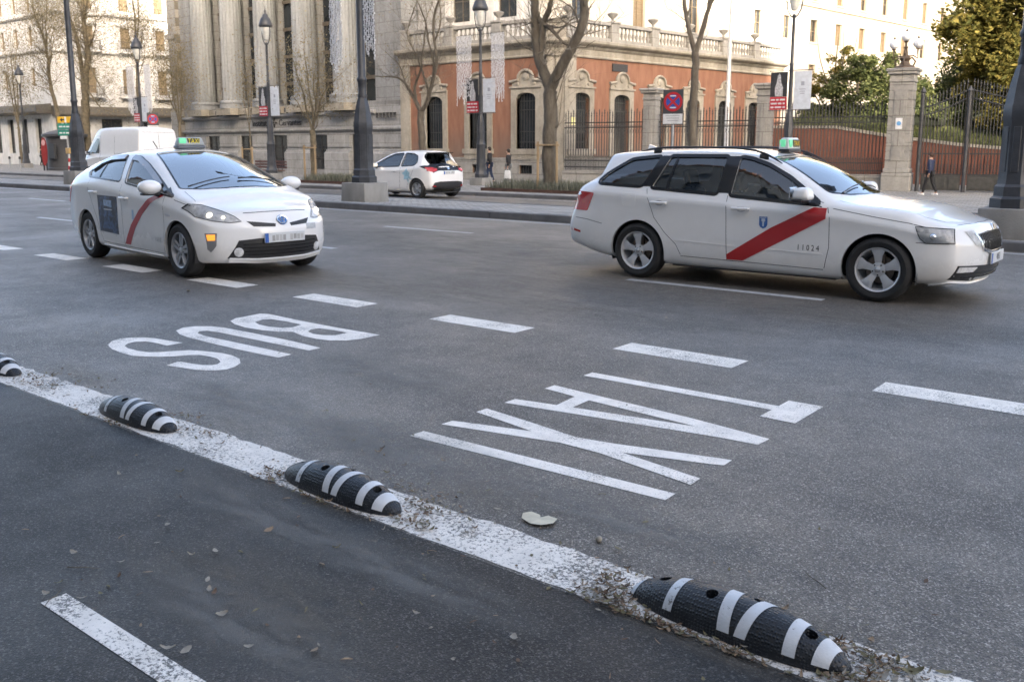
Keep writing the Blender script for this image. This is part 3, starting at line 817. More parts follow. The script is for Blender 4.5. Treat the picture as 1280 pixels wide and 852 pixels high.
        for P in ([(.10, 1.02), (.13, .92), (.22, .70), (.36, .54), (.50, .42), (.56, .31)],
                  [(1.085, .975), (1.10, .60), (1.115, .29)],
                  [(2.165, .895), (2.20, .80), (2.21, .5), (2.17, .29)],
                  [(.56, .295), (1.4, .285), (2.16, .275)],
                  [(-.93, .66), (-.7, .64), (-.48, .60)],
                  [(3.02, .60), (3.14, .60)],
                  [(2.22, .885), (2.6, .825), (2.95, .775), (3.08, .745)]):
            merge(gp, body.ribbon_bm(P, .006, 'y', s, .0008, .05))
        split_pieces('panel_gap', gp, M_GAP, t)
        # pressed lines on the doors (a real ledge catching light)
        lg = BM()
        merge(lg, body.ribbon_bm([(.46, .47), (1.08, .45)], .012, 'y', s, .004, .06, thick=.006)); merge(lg, body.ribbon_bm([(1.12, .448), (2.15, .43)], .012, 'y', s, .004, .06, thick=.006))
        mesh_obj('door_moulding', lg, M_WHITE_P, t, 60)
        make_handle(body, t, .28, .872, s); make_handle(body, t, 1.26, .845, s)
        # red diagonal stripe on the front door
        st = body.patch('red_stripe', [(1.115, .355), (1.115, .30), (1.30, .30), (1.75, .55), (2.165, .785), (2.16, .885), (2.03, .888), (1.6, .665)], 'y', s, M_RED, t, .0055, .003, .03)
        # crest
        cr = body.patch('city_crest', [(1.47, .775), (1.56, .775), (1.56, .69), (1.545, .665), (1.515, .65), (1.485, .665), (1.47, .69)], 'y', s, M_BLUE, t, .002, 0, .04)
        cb = BM()
        merge(cb, body.ribbon_bm([(1.515, .675), (1.515, .735)], .018, 'y', s, .003)); merge(cb, body.ribbon_bm([(1.495, .74), (1.535, .74)], .03, 'y', s, .003)); merge(cb, body.ribbon_bm([(1.48, .765), (1.55, .765)], .006, 'y', s, .003))
        mesh_obj('crest_figure', cb, mat('crest_pale', (.55, .62, .72), .5), cr)
        # licence number
        for k, ch in enumerate('11024' if s < 0 else '42011'):
            tb = text_bm(ch, .082, .0005)
            cx = 1.90 + k * .05
            for v in tb.verts:
                px = v.co.x * .8 * (-s) + cx; pz = v.co.y + .482
                loc, n = body.hit((px, pz), 'y', s); v.co = loc + n * .002
            mesh_obj('licence_number', tb, M_BLK, t)
        # lamps
        tl = body.patch('tail_lamp', rounded([(-.93, .97), (-.60, .955), (-.70, .74), (-.96, .745)], .02), 'y', s, M_LAMP_RED, t, .006, .006, .05)
        rf = body.patch('rear_reflector', [(-.95, .53), (-.80, .50), (-.80, .475), (-.95, .50)], 'y', s, M_LAMP_RED, t, .002, 0)
        body.patch('fuel_flap', rounded([(-.22, .965), (-.02, .96), (-.03, .81), (-.20, .815)], .03), 'y', s, M_WHITE_P, t, .002, .002) if s < 0 else None
        # roof rail
        b = BM(); P = []
        for i in range(17):
            x = -.12 + i * (1.58 + .12) / 16; e = sp['we'](x) - .02; z = sp['edge'](x); lift = .032 * min(1, math.sin(min(1, min(i, 16 - i) / 3) * math.pi / 2)) 
            P.append((x, s * (e), z + .012 + lift))
        tube(b, P, [.006] + [.012] * 15 + [.006], 8)
        for i in (2, 14): bevel_box(b, P[i][0] - .05, P[i][0] + .05, P[i][1] - .013, P[i][1] + .013, P[i][2] - .07, P[i][2] - .004, .006, 1)
        mesh_obj('roof_rail', b, M_BLK, t, 50)
        make_mirror(t, 1.93, s * .86, .965, s)
        # head lamp: two cells
        h = body.patch('headlight', [(3.0, .742), (3.06, .64), (3.11, .605), (3.33, .605), (3.30, .72)], 'y', s, M_REFL, t, .001, 0, .04)
        body.patch('headlight_cover', [(3.0, .748), (3.055, .637), (3.105, .598), (3.335, .60), (3.305, .728)], 'y', s, M_LENS, h, .007, .006, .04)
        hb = body.ribbon_bm([(3.0, .748), (3.055, .637), (3.105, .598), (3.335, .60), (3.305, .728)], .007, 'y', s, .004, .04, closed=True); mesh_obj('headlight_seal', hb, M_BLK, h)
        loc, n = body.hit((3.16, .665), 'y', s); b = BM(); bmesh.ops.create_icosphere(b, subdivisions=2, radius=.034, matrix=Matrix.Translation(loc - n * .012)); mesh_obj('projector_lens', b, M_CHROME, h, 60)
    # rear
    g = body.patch('rear_window', offset_poly(rw, .012), 'x', -1, M_GLASS, t, -.010, 0, .1)
    g = body.patch('windscreen', offset_poly(ws, .014), 'z', 1, M_WSGLASS, t, -.010, 0, .08)
    bt = body.ribbon_bm(offset_poly(ws, .008), .03, 'z', 1, .0012, .05, closed=True); mesh_obj('windscreen_seal', bt, M_GLOSSBLK, t)
    body.patch('rear_plate', [(-.26, .80), (.26, .80), (.26, .69), (-.26, .69)], 'x', -1, M_PLATE, t, .01, .01)
    # front face (y, z)
    gr = body.patch('grille', [(-.44, .672), (-.36, .54), (-.2, .508), (.2, .508), (.36, .54), (.44, .672), (.2, .695), (-.2, .695)], 'x', 1, M_BLK, t, .002, .004, .05)
    b = body.ribbon_bm([(-.47, .685), (-.375, .525), (-.2, .492), (.2, .492), (.375, .525), (.47, .685)], .026, 'x', 1, .010, .05, thick=.012); mesh_obj('grille_frame', b, M_CHROME, gr, 60)
    b = BM()
    for k in range(-11, 12):
        y = k * .034; zt = .690 - abs(y) * .05; zb = .512 + max(0, abs(y) - .2) * .25
        if zt - zb > .03: merge(b, body.ribbon_bm([(y, zb), (y, zt)], .008, 'x', 1, .009, .06, thick=.01))
    mesh_obj('grille_slats', b, M_BLK, gr)
    loc, n = body.hit((0, .720), 'x', 1)
    b = BM(); lathe(b, [(.04, -.004), (.04, .006), (.034, .009)], 24, Matrix.Translation(loc) @ n.to_track_quat('Z', 'Y').to_matrix().to_4x4()); em = mesh_obj('bonnet_emblem', b, M_CHROME, t, 40)
    b = BM(); lathe(b, [(.028, 0), (.028, .010)], 20, Matrix.Translation(loc) @ n.to_track_quat('Z', 'Y').to_matrix().to_4x4()); mesh_obj('emblem_disc', b, M_GLOSSBLK, em, 40)
    li = body.patch('lower_intake', [(-.76, .262), (-.735, .395), (-.3, .375), (.3, .375), (.735, .395), (.76, .262), (.4, .225), (-.4, .225)], 'x', 1, M_BLK, t, .003, .004, .05)
    b = BM()
    for z in (.27, .315): merge(b, body.ribbon_bm([(-.66, z + .01), (-.3, z), (.3, z), (.66, z + .01)], .009, 'x', 1, .010, .06, thick=.008))
    mesh_obj('intake_bars', b, M_GLOSSBLK, li)
    for s in (-1, 1):
        fl = body.patch('fog_lamp', [(s * .72, .382), (s * .46, .365), (s * .52, .325), (s * .73, .33)], 'x', 1, M_REFL, t, .009, .01, .04)
        hi = body.patch('inner_lamp', [(s * .60, .70), (s * .50, .70), (s * .40, .565), (s * .44, .56), (s * .52, .58)], 'x', 1, M_REFL, t, .003, .003, .03)
        body.patch('inner_lamp_cover', [(s * .615, .705), (s * .485, .707), (s * .385, .558), (s * .44, .553), (s * .53, .575)], 'x', 1, M_LENS, hi, .008, .006, .03)
    # chin lip
    b = body.ribbon_bm([(-.74, .226), (-.4, .200), (.4, .200), (.74, .226)], .036, 'x', 1, .022, .04, thick=.02); mesh_obj('front_lip', b, M_WHITE_P, t, 60)
    plate(body, t, 0, .432, .52, .11, '4853', .5)
    # bonnet edge + wipers
    b = BM()
    for s in (-1, 1): merge(b, body.ribbon_bm([(2.24, s * .74), (2.7, s * .77), (3.05, s * .70), (3.2, s * .6)], .007, 'z', 1, .0008, .06))
    merge(b, body.ribbon_bm([(3.30, -.58), (3.385, -.3), (3.41, 0), (3.385, .3), (3.30, .58)], .008, 'z', 1, .0008, .06))
    mesh_obj('bonnet_gap', b, M_GAP, t)
    # pressed ridges on the bonnet
    wipers(body, t, 2.24, (-.55, .05), 1)
    roof_sign(t, 1.39, 0, 1.428, 'estate')
    seats(t, 1.18, .20, .84)
    b = BM(); bevel_box(b, 1.75, 2.45, -.72, .72, .62, .90, .05, 2); mesh_obj('dashboard', b, M_DARKIN, t, 40)
    steering(t, 1.72, .36, .88)
    for ax in (0, 2.686):
        for s in (-1, 1): make_wheel(t, ax, s * (.905 - .015 - .1025), .316, .215, s, 'broad')
    # antenna fin
    b = BM(); prism(b, [(-.40, 0), (-.22, 0), (-.38, .06)], 1, -.012, .012); 
    for v in b.verts: v.co.z += 1.455
    mesh_obj('roof_antenna', b, M_WHITE_P, t, 40)
    return t, body

def under_and_liners(t, axles, zc, r, x0, x1, w):
    b = BM(); box(b, axles[0] + .42, axles[1] - .42, -w, w, .17, .21)
    box(b, axles[0] - .5, axles[1] + .45, -.48, .48, .17, .20)
    mesh_obj('underbody', b, M_BLK, t)
    for ax in axles:
        for s in (-1, 1):
            b = BM(); n = 20; rr = r + .012; A = []; B = []
            for i in range(n + 1):
                a = -.35 + (math.pi + .7) * i / n
                A.append(b.verts.new((ax + rr * math.cos(a), s * .50, zc + rr * math.sin(a)))); B.append(b.verts.new((ax + rr * math.cos(a), s * (w - .0 + .06), zc + rr * math.sin(a))))
            for i in range(n): b.faces.new((A[i], A[i + 1], B[i + 1], B[i]))
            b.faces.new(A)
            mesh_obj('wheel_arch_liner', b, M_BLK, t)

def plate(body, t, yc, zc, w, h, txt, blur=.5, x=None, sgn=1):
    loc, n = body.hit((yc, zc), 'x', sgn); X = loc.x + sgn * .008
    b = BM(); bevel_box(b, *sorted((X - sgn * .006, X + sgn * .006)), yc - w / 2, yc + w / 2, zc - h / 2, zc + h / 2, .004, 1)
    p = mesh_obj('number_plate', b, M_PLATE, t, 40)
    b = BM(); ys = -1 if sgn > 0 else 1
    y0 = yc - w / 2 + .004 if sgn > 0 else yc + w / 2 - .004 - .045
    box(b, *sorted((X + sgn * .0065, X + sgn * .0080)), y0, y0 + .045, zc - h / 2 + .004, zc + h / 2 - .004); mesh_obj('plate_band', b, M_PLATEBLUE, p)
    if not txt:      # characters that the photograph does not resolve: grey blurs
        rq = random.Random(int(abs(yc) * 100) + int(w * 100)); cells = []
        for k in range(9):
            if k == 4: continue
            y1 = yc + (-.165 + k * .046) * sgn; b = BM()
            box(b, *sorted((X + sgn * .0065, X + sgn * .0076)), *sorted((y1, y1 + .036 * sgn)), zc - h * rq.uniform(.22, .34), zc + h * rq.uniform(.22, .34))
            mesh_obj('plate_character', b, mat(('plate_smudge', 'plate_smudge_pale', 'plate_smudge_light')[k % 3], (.34 + .07 * (k % 3),) * 3, .5), p)
        return p
    tb = text_bm(txt, h * .82, .0005)
    M = Matrix.Translation((X + sgn * .0075, yc + .022 * sgn, zc)) @ Matrix(((0, 0, sgn, 0), (sgn, 0, 0, 0), (0, 1, 0, 0), (0, 0, 0, 1))) 
    for v in tb.verts: v.co.x *= .86; v.co = M @ v.co
    mesh_obj('plate_number', tb, mat('plate_ink', (.20, .21, .23), .5), p)
    return p

def wipers(body, t, x, ys, sgn):
    b = BM()
    for y0 in ys:
        P = []
        for i in range(8):
            y = y0 + i * .075; xx = x - .02 - .035 * i / 7 + .03 * (abs(y) / .6) * -1
            loc, n = body.hit((xx, y), 'z', 1); P.append(loc + n * .014)
        tube(b, P, [.011] + [.007] * 7, 6)
    mesh_obj('wiper', b, M_BLK, t, 50)

M_SIGNW = mat('roof_sign_white', (.62, .64, .62), .3, var=.05, coat=.5)
M_GREENLAMP = mat('green_roof_lamp', (.12, .55, .28), .3, emis=(.25, .95, .5), estr=.05)
M_YEL = mat('yellow_lettering', (.75, .62, .04), .5, emis=(.9, .75, .08), estr=.03)
def roof_sign(t, x, y, z, kind):
    if kind == 'estate':
        e = BM(); bevel_box(e, x - .065, x + .065, y - .17, y + .17, z, z + .035, .01, 2)
        o = mesh_obj('roof_sign', e, M_BLK, t, 40)
        e = BM(); bevel_box(e, x - .06, x + .06, y - .175, y + .175, z + .03, z + .155, .018, 3, None, .018, .03); c = mesh_obj('sign_housing', e, M_SIGNW, o, 40)
        for s in (-1, 1):
            e = BM(); bevel_box(e, *sorted((x + s * .040, x + s * .062)), y - .145, y - .06, z + .05, z + .135, .012, 2); mesh_obj('green_lamp', e, M_GREENLAMP, o, 40)
            e = BM(); bevel_box(e, *sorted((x + s * .040, x + s * .060)), y - .04, y + .14, z + .05, z + .135, .008, 1); mesh_obj('sign_screen', e, mat('sign_screen_dark', (.06, .06, .03), .4), o, 40)
            tb = text_bm('TAXI', .072, .001)
            for v in tb.verts: v.co = Vector((x + s * .0615, y + .05 + v.co.x * s * .92, z + .092 + v.co.y))
            mesh_obj('sign_lettering', tb, M_YEL, o)
        for s in (-1, 1):
            e = BM(); bevel_box(e, x - .035, x + .02, *sorted((y + s * .155, y + s * .172)), z + .055, z + .135, .006, 1); mesh_obj('green_lamp', e, M_GREENLAMP, o, 40)
    else:
        e = BM(); bevel_box(e, x - .075, x + .075, y - .19, y + .19, z, z + .045, .02, 3)
        o = mesh_obj('roof_sign', e, mat('sign_base_grey', (.12, .13, .14), .4), t, 40)
        e = BM(); bevel_box(e, x - .065, x + .065, y - .185, y + .185, z + .042, z + .145, .02, 3, None, .02, .035); mesh_obj('sign_housing', e, mat('sign_housing_grey', (.36, .38, .38), .35), o, 40)
        e = BM(); bevel_box(e, x + .035, x + .060, y - .165, y - .065, z + .052, z + .135, .012, 2); mesh_obj('green_lamp', e, M_GREENLAMP, o, 40)
        e = BM(); bevel_box(e, x + .035, x + .058, y - .055, y + .12, z + .052, z + .135, .008, 1); mesh_obj('sign_screen', e, mat('sign_screen_dark', (.06, .06, .03), .4), o, 40)
        tb = text_bm('TAXI', .088, .001)
        for v in tb.verts: v.co = Vector((x + .0600, y + .032 + v.co.x * .82, z + .095 + v.co.y))
        mesh_obj('sign_lettering', tb, M_YEL, o)
    return o
estate, BODY_E = estate_taxi()
# ============================================================ HATCHBACK TAXI (left)
def poster_mat():
    m = mat('door_poster', (.006, .010, .026), .35, var=.5, vscale=9, coat=.3)
    n, l, b = N(m); tc = n.new('ShaderNodeTexCoord')
    v = n.new('ShaderNodeTexVoronoi'); v.inputs['Scale'].default_value = 14; l.new(tc.outputs['Object'], v.inputs['Vector'])
    k = rng(n, l, noise(n, l, tc.outputs['Object'], 7, 6, .8), .5, .72)
    old = b.inputs['Base Color'].links[0].from_socket; l.new(mixc(n, l, k, old, (.09, .16, .33)), b.inputs['Base Color'])
    return m
def hatch_taxi():
    roof = [(-1.0, .9), (-.80, 1.03), (-.62, 1.13), (-.30, 1.245), (.1, 1.33), (.5, 1.385), (.9, 1.41), (1.25, 1.408), (1.55, 1.355), (1.9, 1.235), (2.2, 1.115), (2.5, .995), (2.68, .94), (2.9, .895), (3.2, .825), (3.45, .755), (3.6, .70)]
    sp = dict(
        crease=.35,
        rings=[-.86, -.76, -.62, -.42, -.2, .08, .38, .75, 1.05, 1.35, 1.62, 1.88, 2.12, 2.34, 2.54, 2.74, 2.98, 3.16, 3.30, 3.42],
        zb=lambda x: lin([(-1.1, .34), (-.6, .24), (-.4, .18), (.4, .165), (2.3, .16), (3.1, .17), (3.6, .20)], x),
        belt=lambda x: smooth_curve([(-1.0, 1.0), (-.5, 1.08), (.1, 1.085), (1.2, 1.03), (1.8, .975), (2.5, .905), (2.8, .86), (3.1, .79), (3.4, .70), (3.6, .64)], x),
        edge=lambda x: smooth_curve(roof, x),
        w=lambda x: smooth_curve([(-1.0, .74), (-.7, .83), (-.4, .862), (0, .872), (1.5, .872), (2.7, .872), (2.95, .855), (3.15, .82), (3.3, .76), (3.45, .66), (3.6, .5)], x),
        we=lambda x: smooth_curve([(-1.0, .62), (-.6, .64), (-.2, .60), (.5, .60), (1.2, .592), (1.6, .612), (2.0, .67), (2.4, .735), (2.6, .765), (2.8, .775), (3.0, .755), (3.2, .69), (3.4, .60), (3.6, .5)], x),
        crown=lambda x: smooth_curve([(-1.0, .02), (-.3, .05), (.5, .06), (1.2, .065), (1.8, .075), (2.4, .055), (2.7, .06), (3.1, .07), (3.3, .05), (3.5, .02)], x),
        bow=lambda x: smooth_curve([(1.1, 0), (1.4, .10), (1.9, .20), (2.4, .24), (2.65, .10), (2.9, 0)], x),
        xr=lambda z: smooth_curve([(.2, -.74), (.42, -.80), (.75, -.79), (1.0, -.74), (1.12, -.66)], z),
        xf=lambda z: smooth_curve([(.15, 3.28), (.25, 3.33), (.45, 3.355), (.60, 3.34), (.70, 3.30), (.78, 3.24)], z),
        bow_r=lambda z: lin([(.2, .08), (.8, .10), (1.1, .08)], z),
        bow_f=lambda z: lin([(.2, .25), (.45, .27), (.6, .27), (.75, .24)], z))
    body = Body(car_cage(sp)); t = thing('hatchback_taxi', 'white hatchback taxi with dark blue poster on its rear door and orange indicator lit', 'taxi', (-12.146, 6.897, 0), rad(-6.2))
    wins = [rounded([(.10, 1.10), (-.03, 1.165), (.20, 1.285), (.50, 1.345), (.93, 1.365), (1.08, 1.06)], .04),
            rounded([(1.24, 1.05), (1.10, 1.365), (1.32, 1.35), (1.62, 1.265), (2.0, 1.125), (2.32, 1.00), (2.56, .92)], .03)]
    c1 = BM()
    for wp in wins:
        for s in (-1, 1): prism(c1, wp, 1, *sorted((s * .36, s * 1.2)))
    ws = rounded([(1.46, .48), (2.52, .70), (2.66, .52), (2.73, .28), (2.745, 0), (2.73, -.28), (2.66, -.52), (2.52, -.70), (1.46, -.48), (1.52, -.25), (1.54, 0), (1.52, .25)], .04)
    c2 = BM(); prism(c2, ws, 2, .75, 1.7)
    rw = [(.20, .46), (-.55, .52), (-.55, -.52), (.20, -.46)]
    c2b = BM(); prism(c2b, rounded(rw, .05), 2, 1.0, 1.7)
    c3 = BM()
    for ax in (0, 2.70):
        for s in (-1, 1):
            M = Matrix.Translation((ax, s * .5, .312)) @ Matrix.Rotation(rad(-90) * s, 4, 'X'); lathe(c3, [(.345, 0), (.345, .6)], 44, M)
    bmesh.ops.recalc_face_normals(c3, faces=c3.faces[:])
    cut_body('body', body, [c1, c2, c2b, c3], M_WHITE, t)
    under_and_liners(t, (0, 2.70), .312, .345, -.8, 3.3, .77)
    b = BM(); box(b, 2.95, 3.15, -.45, .45, .3, .64); mesh_obj('radiator_block', b, M_BLK, t)
    for s in (-1, 1):
        for wp in wins: body.patch('side_window', offset_poly(wp, .015), 'y', s, M_GLASS, t, -.010, 0, .09)
        bt = BM()
        for wp in wins: merge(bt, body.ribbon_bm(offset_poly(wp, .009), .02, 'y', s, .003, .03, closed=True))
        merge(bt, body.ribbon_bm([(2.36, 1.0), (2.50, .93)], .05, 'y', s, .003, .03))
        split_pieces('window_surround', bt, M_GLOSSBLK, t, 60)
        bt = body.ribbon_bm([(.40, 1.08), (.38, 1.33)], .03, 'y', s, -.004, .05, thick=.01); mesh_obj('window_divider', bt, M_GLOSSBLK, t, 60)
        # smoked wind deflectors along the window tops
        for P in ([(.06, 1.19), (.24, 1.283), (.50, 1.335), (.90, 1.352)], [(1.14, 1.345), (1.32, 1.33), (1.62, 1.245), (1.98, 1.11), (2.16, 1.035)]):
            d = body.ribbon_bm(P, .055, 'y', s, .016, .04, thick=.006); mesh_obj('wind_deflector', d, mat('smoked_plastic', (.22, .22, .25), .15, coat=.6), t, 60)
        gp = BM()
        for P in ([(.16, 1.06), (.13, .95), (.26, .74), (.38, .56), (.46, .40), (.52, .28)], [(1.17, 1.02), (1.20, .7), (1.205, .26)], [(2.36, .93), (2.38, .80), (2.385, .55), (2.33, .26)],
                  [(.52, .262), (1.4, .25), (2.33, .245)], [(2.60, .885), (2.85, .845), (3.02, .82)]):
            merge(gp, body.ribbon_bm(P, .006, 'y', s, .001, .04))
        split_pieces('panel_gap', gp, M_GAP, t)
        sk = body.ribbon_bm([(.50, .205), (1.4, .195), (2.25, .195)], .05, 'y', s, .02, .06, thick=.02); mesh_obj('side_skirt', sk, M_WHITE_P, t, 60)
        make_handle(body, t, .34, .90, s); make_handle(body, t, 1.30, .855, s)
        st = body.patch('red_stripe', [(1.215, .28), (1.38, .28), (1.58, .50), (1.80, .68), (2.05, .82), (2.37, .935), (2.20, .945), (1.98, .87), (1.70, .72), (1.45, .53)], 'y', s, M_RED, t, .0025, 0, .05)
        ad = body.patch('door_poster', [(.44, .865), (1.06, .865), (1.06, .385), (.47, .40)], 'y', s, poster_mat(), t, .003, .002, .06)
        body.patch('poster_title', [(.64, .81), (.90, .81), (.90, .72), (.64, .735)], 'y', s, mat('poster_pale', (.30, .40, .55), .4, var=.4, vscale=22), ad, .0055, 0, .06)
        body.patch('poster_caption', [(.64, .695), (.90, .695), (.90, .682), (.64, .682)], 'y', s, mat('poster_white', (.6, .62, .66), .4), ad, .0055, 0, .06)
        body.patch('poster_castle_shape', [(.55, .44), (.62, .52), (.66, .58), (.72, .54), (.78, .63), (.84, .53), (.90, .57), (.96, .44)], 'y', s, mat('poster_blue', (.05, .09, .18), .4, var=.5, vscale=25), ad, .0045, 0, .05)
        body.patch('city_crest', [(1.50, .72), (1.555, .72), (1.555, .60), (1.50, .60)], 'y', s, mat('crest_faded', (.35, .50, .68), .5), t, .002, 0)
        body.patch('side_badge', [(2.43, .72), (2.56, .715), (2.56, .695), (2.43, .70)], 'y', s, M_SILVER, t, .003, .003)
        for k, ch in enumerate('1027'):
            tb = text_bm(ch, .07, .0005); cx = 2.13 + k * .045
            for v in tb.verts:
                loc, n = body.hit((v.co.x * .8 * (-s) + cx * 1., v.co.y + .40), 'y', s); v.co = loc + n * .002
            mesh_obj('licence_number', tb, mat('number_grey', (.25, .26, .27), .6), t)
        body.patch('tail_lamp', rounded([(-.80, .98), (-.58, 1.04), (-.55, .90), (-.72, .72), (-.82, .74)], .02), 'y', s, M_LAMP_RED, t, .006, .006, .05)
        make_mirror(t, 2.22, s * .80, .945, s, 'round')
        # headlamp seen from the front corner
        HP = [(s * .835, .80), (s * .80, .845), (s * .70, .835), (s * .60, .785), (s * .50, .715), (s * .455, .665), (s * .56, .655), (s * .70, .675), (s * .80, .715)]
        h = body.patch('headlight', HP, 'x', 1, M_REFL, t, .001, 0, .04)
        body.patch('headlight_cover', offset_poly(HP, .004), 'x', 1, M_LENS, h, .009, .007, .03)
        mesh_obj('headlight_seal', body.ribbon_bm(offset_poly(HP, .004), .007, 'x', 1, .004, .03, closed=True), M_BLK, h)
        for (yy, zz, r_) in ((.70, .735, .045), (.60, .71, .028)):
            loc, n = body.hit((s * yy, zz), 'x', 1); b = BM(); bmesh.ops.create_icosphere(b, subdivisions=2, radius=r_, matrix=Matrix.Translation(loc - n * r_ * .6))
            mesh_obj('lamp_bulb', b, mat('headlamp_glow', (.9, .88, .8), .3, emis=(1., .86, .62), estr=.55), h, 60)
        # indicator slot
        sl_ = body.patch('bumper_slot', [(s * .772, .535), (s * .688, .54), (s * .70, .40), (s * .735, .325), (s * .76, .36)], 'x', 1, mat('slot_grey', (.22, .22, .23), .4), t, .003, .002, .03)
        body.patch('indicator', [(s * .762, .52), (s * .705, .525), (s * .708, .46), (s * .757, .455)], 'x', 1, mat('amber_indicator' if s < 0 else 'clear_indicator', (.7, .34, .10) if s < 0 else (.5, .5, .52), .25, emis=(1., .30, .02) if s < 0 else None, estr=.16), sl_, .008, .006, .03)
        loc, n = body.hit((s * .50, .325), 'x', 1); b = BM(); M = Matrix.Translation(loc) @ n.to_track_quat('Z', 'Y').to_matrix().to_4x4()
        lathe(b, [(.052, 0), (.052, .014), (.044, .016), (.03, .02)], 20, M); mesh_obj('fog_lamp', b, M_REFL, t, 40)
        sl2 = body.patch('grille_slot', [(s * .40, .665), (s * .09, .628), (s * .10, .595), (s * .34, .605)], 'x', 1, M_BLK, t, .003, .003, .03)
    body.patch('windscreen', offset_poly(ws, .014), 'z', 1, M_WSGLASS, t, -.010, 0, .08)
    body.patch('rear_window', offset_poly(rounded(rw, .05), .012), 'z', 1, M_GLASS, t, -.010, 0, .1)
    mesh_obj('windscreen_seal', body.ribbon_bm(offset_poly(ws, .006), .02, 'z', 1, .003, .05, closed=True), M_GLOSSBLK, t)
    li = body.patch('lower_grille', [(-.60, .255), (-.50, .455), (-.3, .472), (.3, .472), (.50, .455), (.60, .255), (.3, .24), (-.3, .24)], 'x', 1, M_BLK, t, .003, .003, .04)
    for z in (.29, .33, .37, .41): mesh_obj('grille_bar', body.ribbon_bm([(-.46, z), (.46, z)], .008, 'x', 1, .008, .05, thick=.006), M_GLOSSBLK, li)
    mesh_obj('bumper_lip', body.ribbon_bm([(-.58, .245), (-.3, .228), (.3, .228), (.58, .245)], .034, 'x', 1, .03, .05, thick=.03), M_WHITE_P, t, 60)
    plate(body, t, 0.0, .475, .52, .11, None)
    body.patch('licence_tag', [(.33, .605), (.50, .60), (.50, .535), (.33, .54)], 'x', 1, mat('tag_grey', (.45, .47, .49), .4, var=.25, vscale=60), t, .004, .003)
    # ringed oval emblem on the nose
    loc, n = body.hit((0, .665), 'x', 1); M = Matrix.Translation(loc) @ Matrix.Rotation(rad(90), 4, 'Y')
    M = Matrix.Translation(loc + n * .006) @ n.to_track_quat('Z', 'Y').to_matrix().to_4x4()
    b = BM(); lathe(b, [(.062, -.012), (.062, 0), (.05, .003)], 28, M); em = mesh_obj('nose_emblem', b, M_BLUE, t, 40)
    b = BM()
    def ring(cx, cy, rx, ry, r_=.0045): tube(b, [M @ Vector((cx + rx * math.cos(a), cy + ry * math.sin(a), .004)) for a in [i * math.pi / 12 for i in range(25)]], r_, 5, caps=False)
    ring(0, 0, .062, .050, .006); ring(0, .0, .022, .046); ring(0, .022, .042, .020)
    mesh_obj('emblem_rings', b, M_CHROME, em, 60)
    gp = BM(); merge(gp, body.ribbon_bm([(2.62, -.70), (2.95, -.735)], .006, 'z', 1, .001, .05)); merge(gp, body.ribbon_bm([(2.62, .70), (2.95, .735)], .006, 'z', 1, .001, .05))
    merge(gp, body.ribbon_bm([(-.40, .752), (-.2, .760), (0, .763), (.2, .760), (.40, .752)], .007, 'x', 1, .001, .05))
    split_pieces('bonnet_gap', gp, M_GAP, t)
    wipers(body, t, 2.60, (-.62, .0), 1)
    roof_sign(t, 1.36, 0, 1.458, 'hatch')
    b = BM(); tube(b, [(.25, .1, 1.41), (.05, .1, 1.56)], .006, 6); mesh_obj('aerial', b, M_BLK, t)
    seats(t, 1.15, .20, .80)
    b = BM(); bevel_box(b, 2.0, 2.85, -.68, .68, .60, .90, .06, 2); mesh_obj('dashboard', b, M_DARKIN, t, 40)
    b = BM(); bevel_box(b, 2.2, 2.5, -.45, -.15, .905, .925, .008, 1); mesh_obj('papers', b, mat('papers_white', (.6, .62, .62), .6), t)
    b = BM(); bevel_box(b, 1.95, 1.99, -.12, .12, 1.14, 1.20, .015, 2); mesh_obj('interior_mirror', b, M_BLK, t, 40)
    steering(t, 1.95, .36, .86)
    for ax in (0, 2.70):
        for s in (-1, 1): make_wheel(t, ax, s * (.872 - .02 - .1025), .313, .205, s, 'twin')
    return t, body
hatch, BODY_H = hatch_taxi()

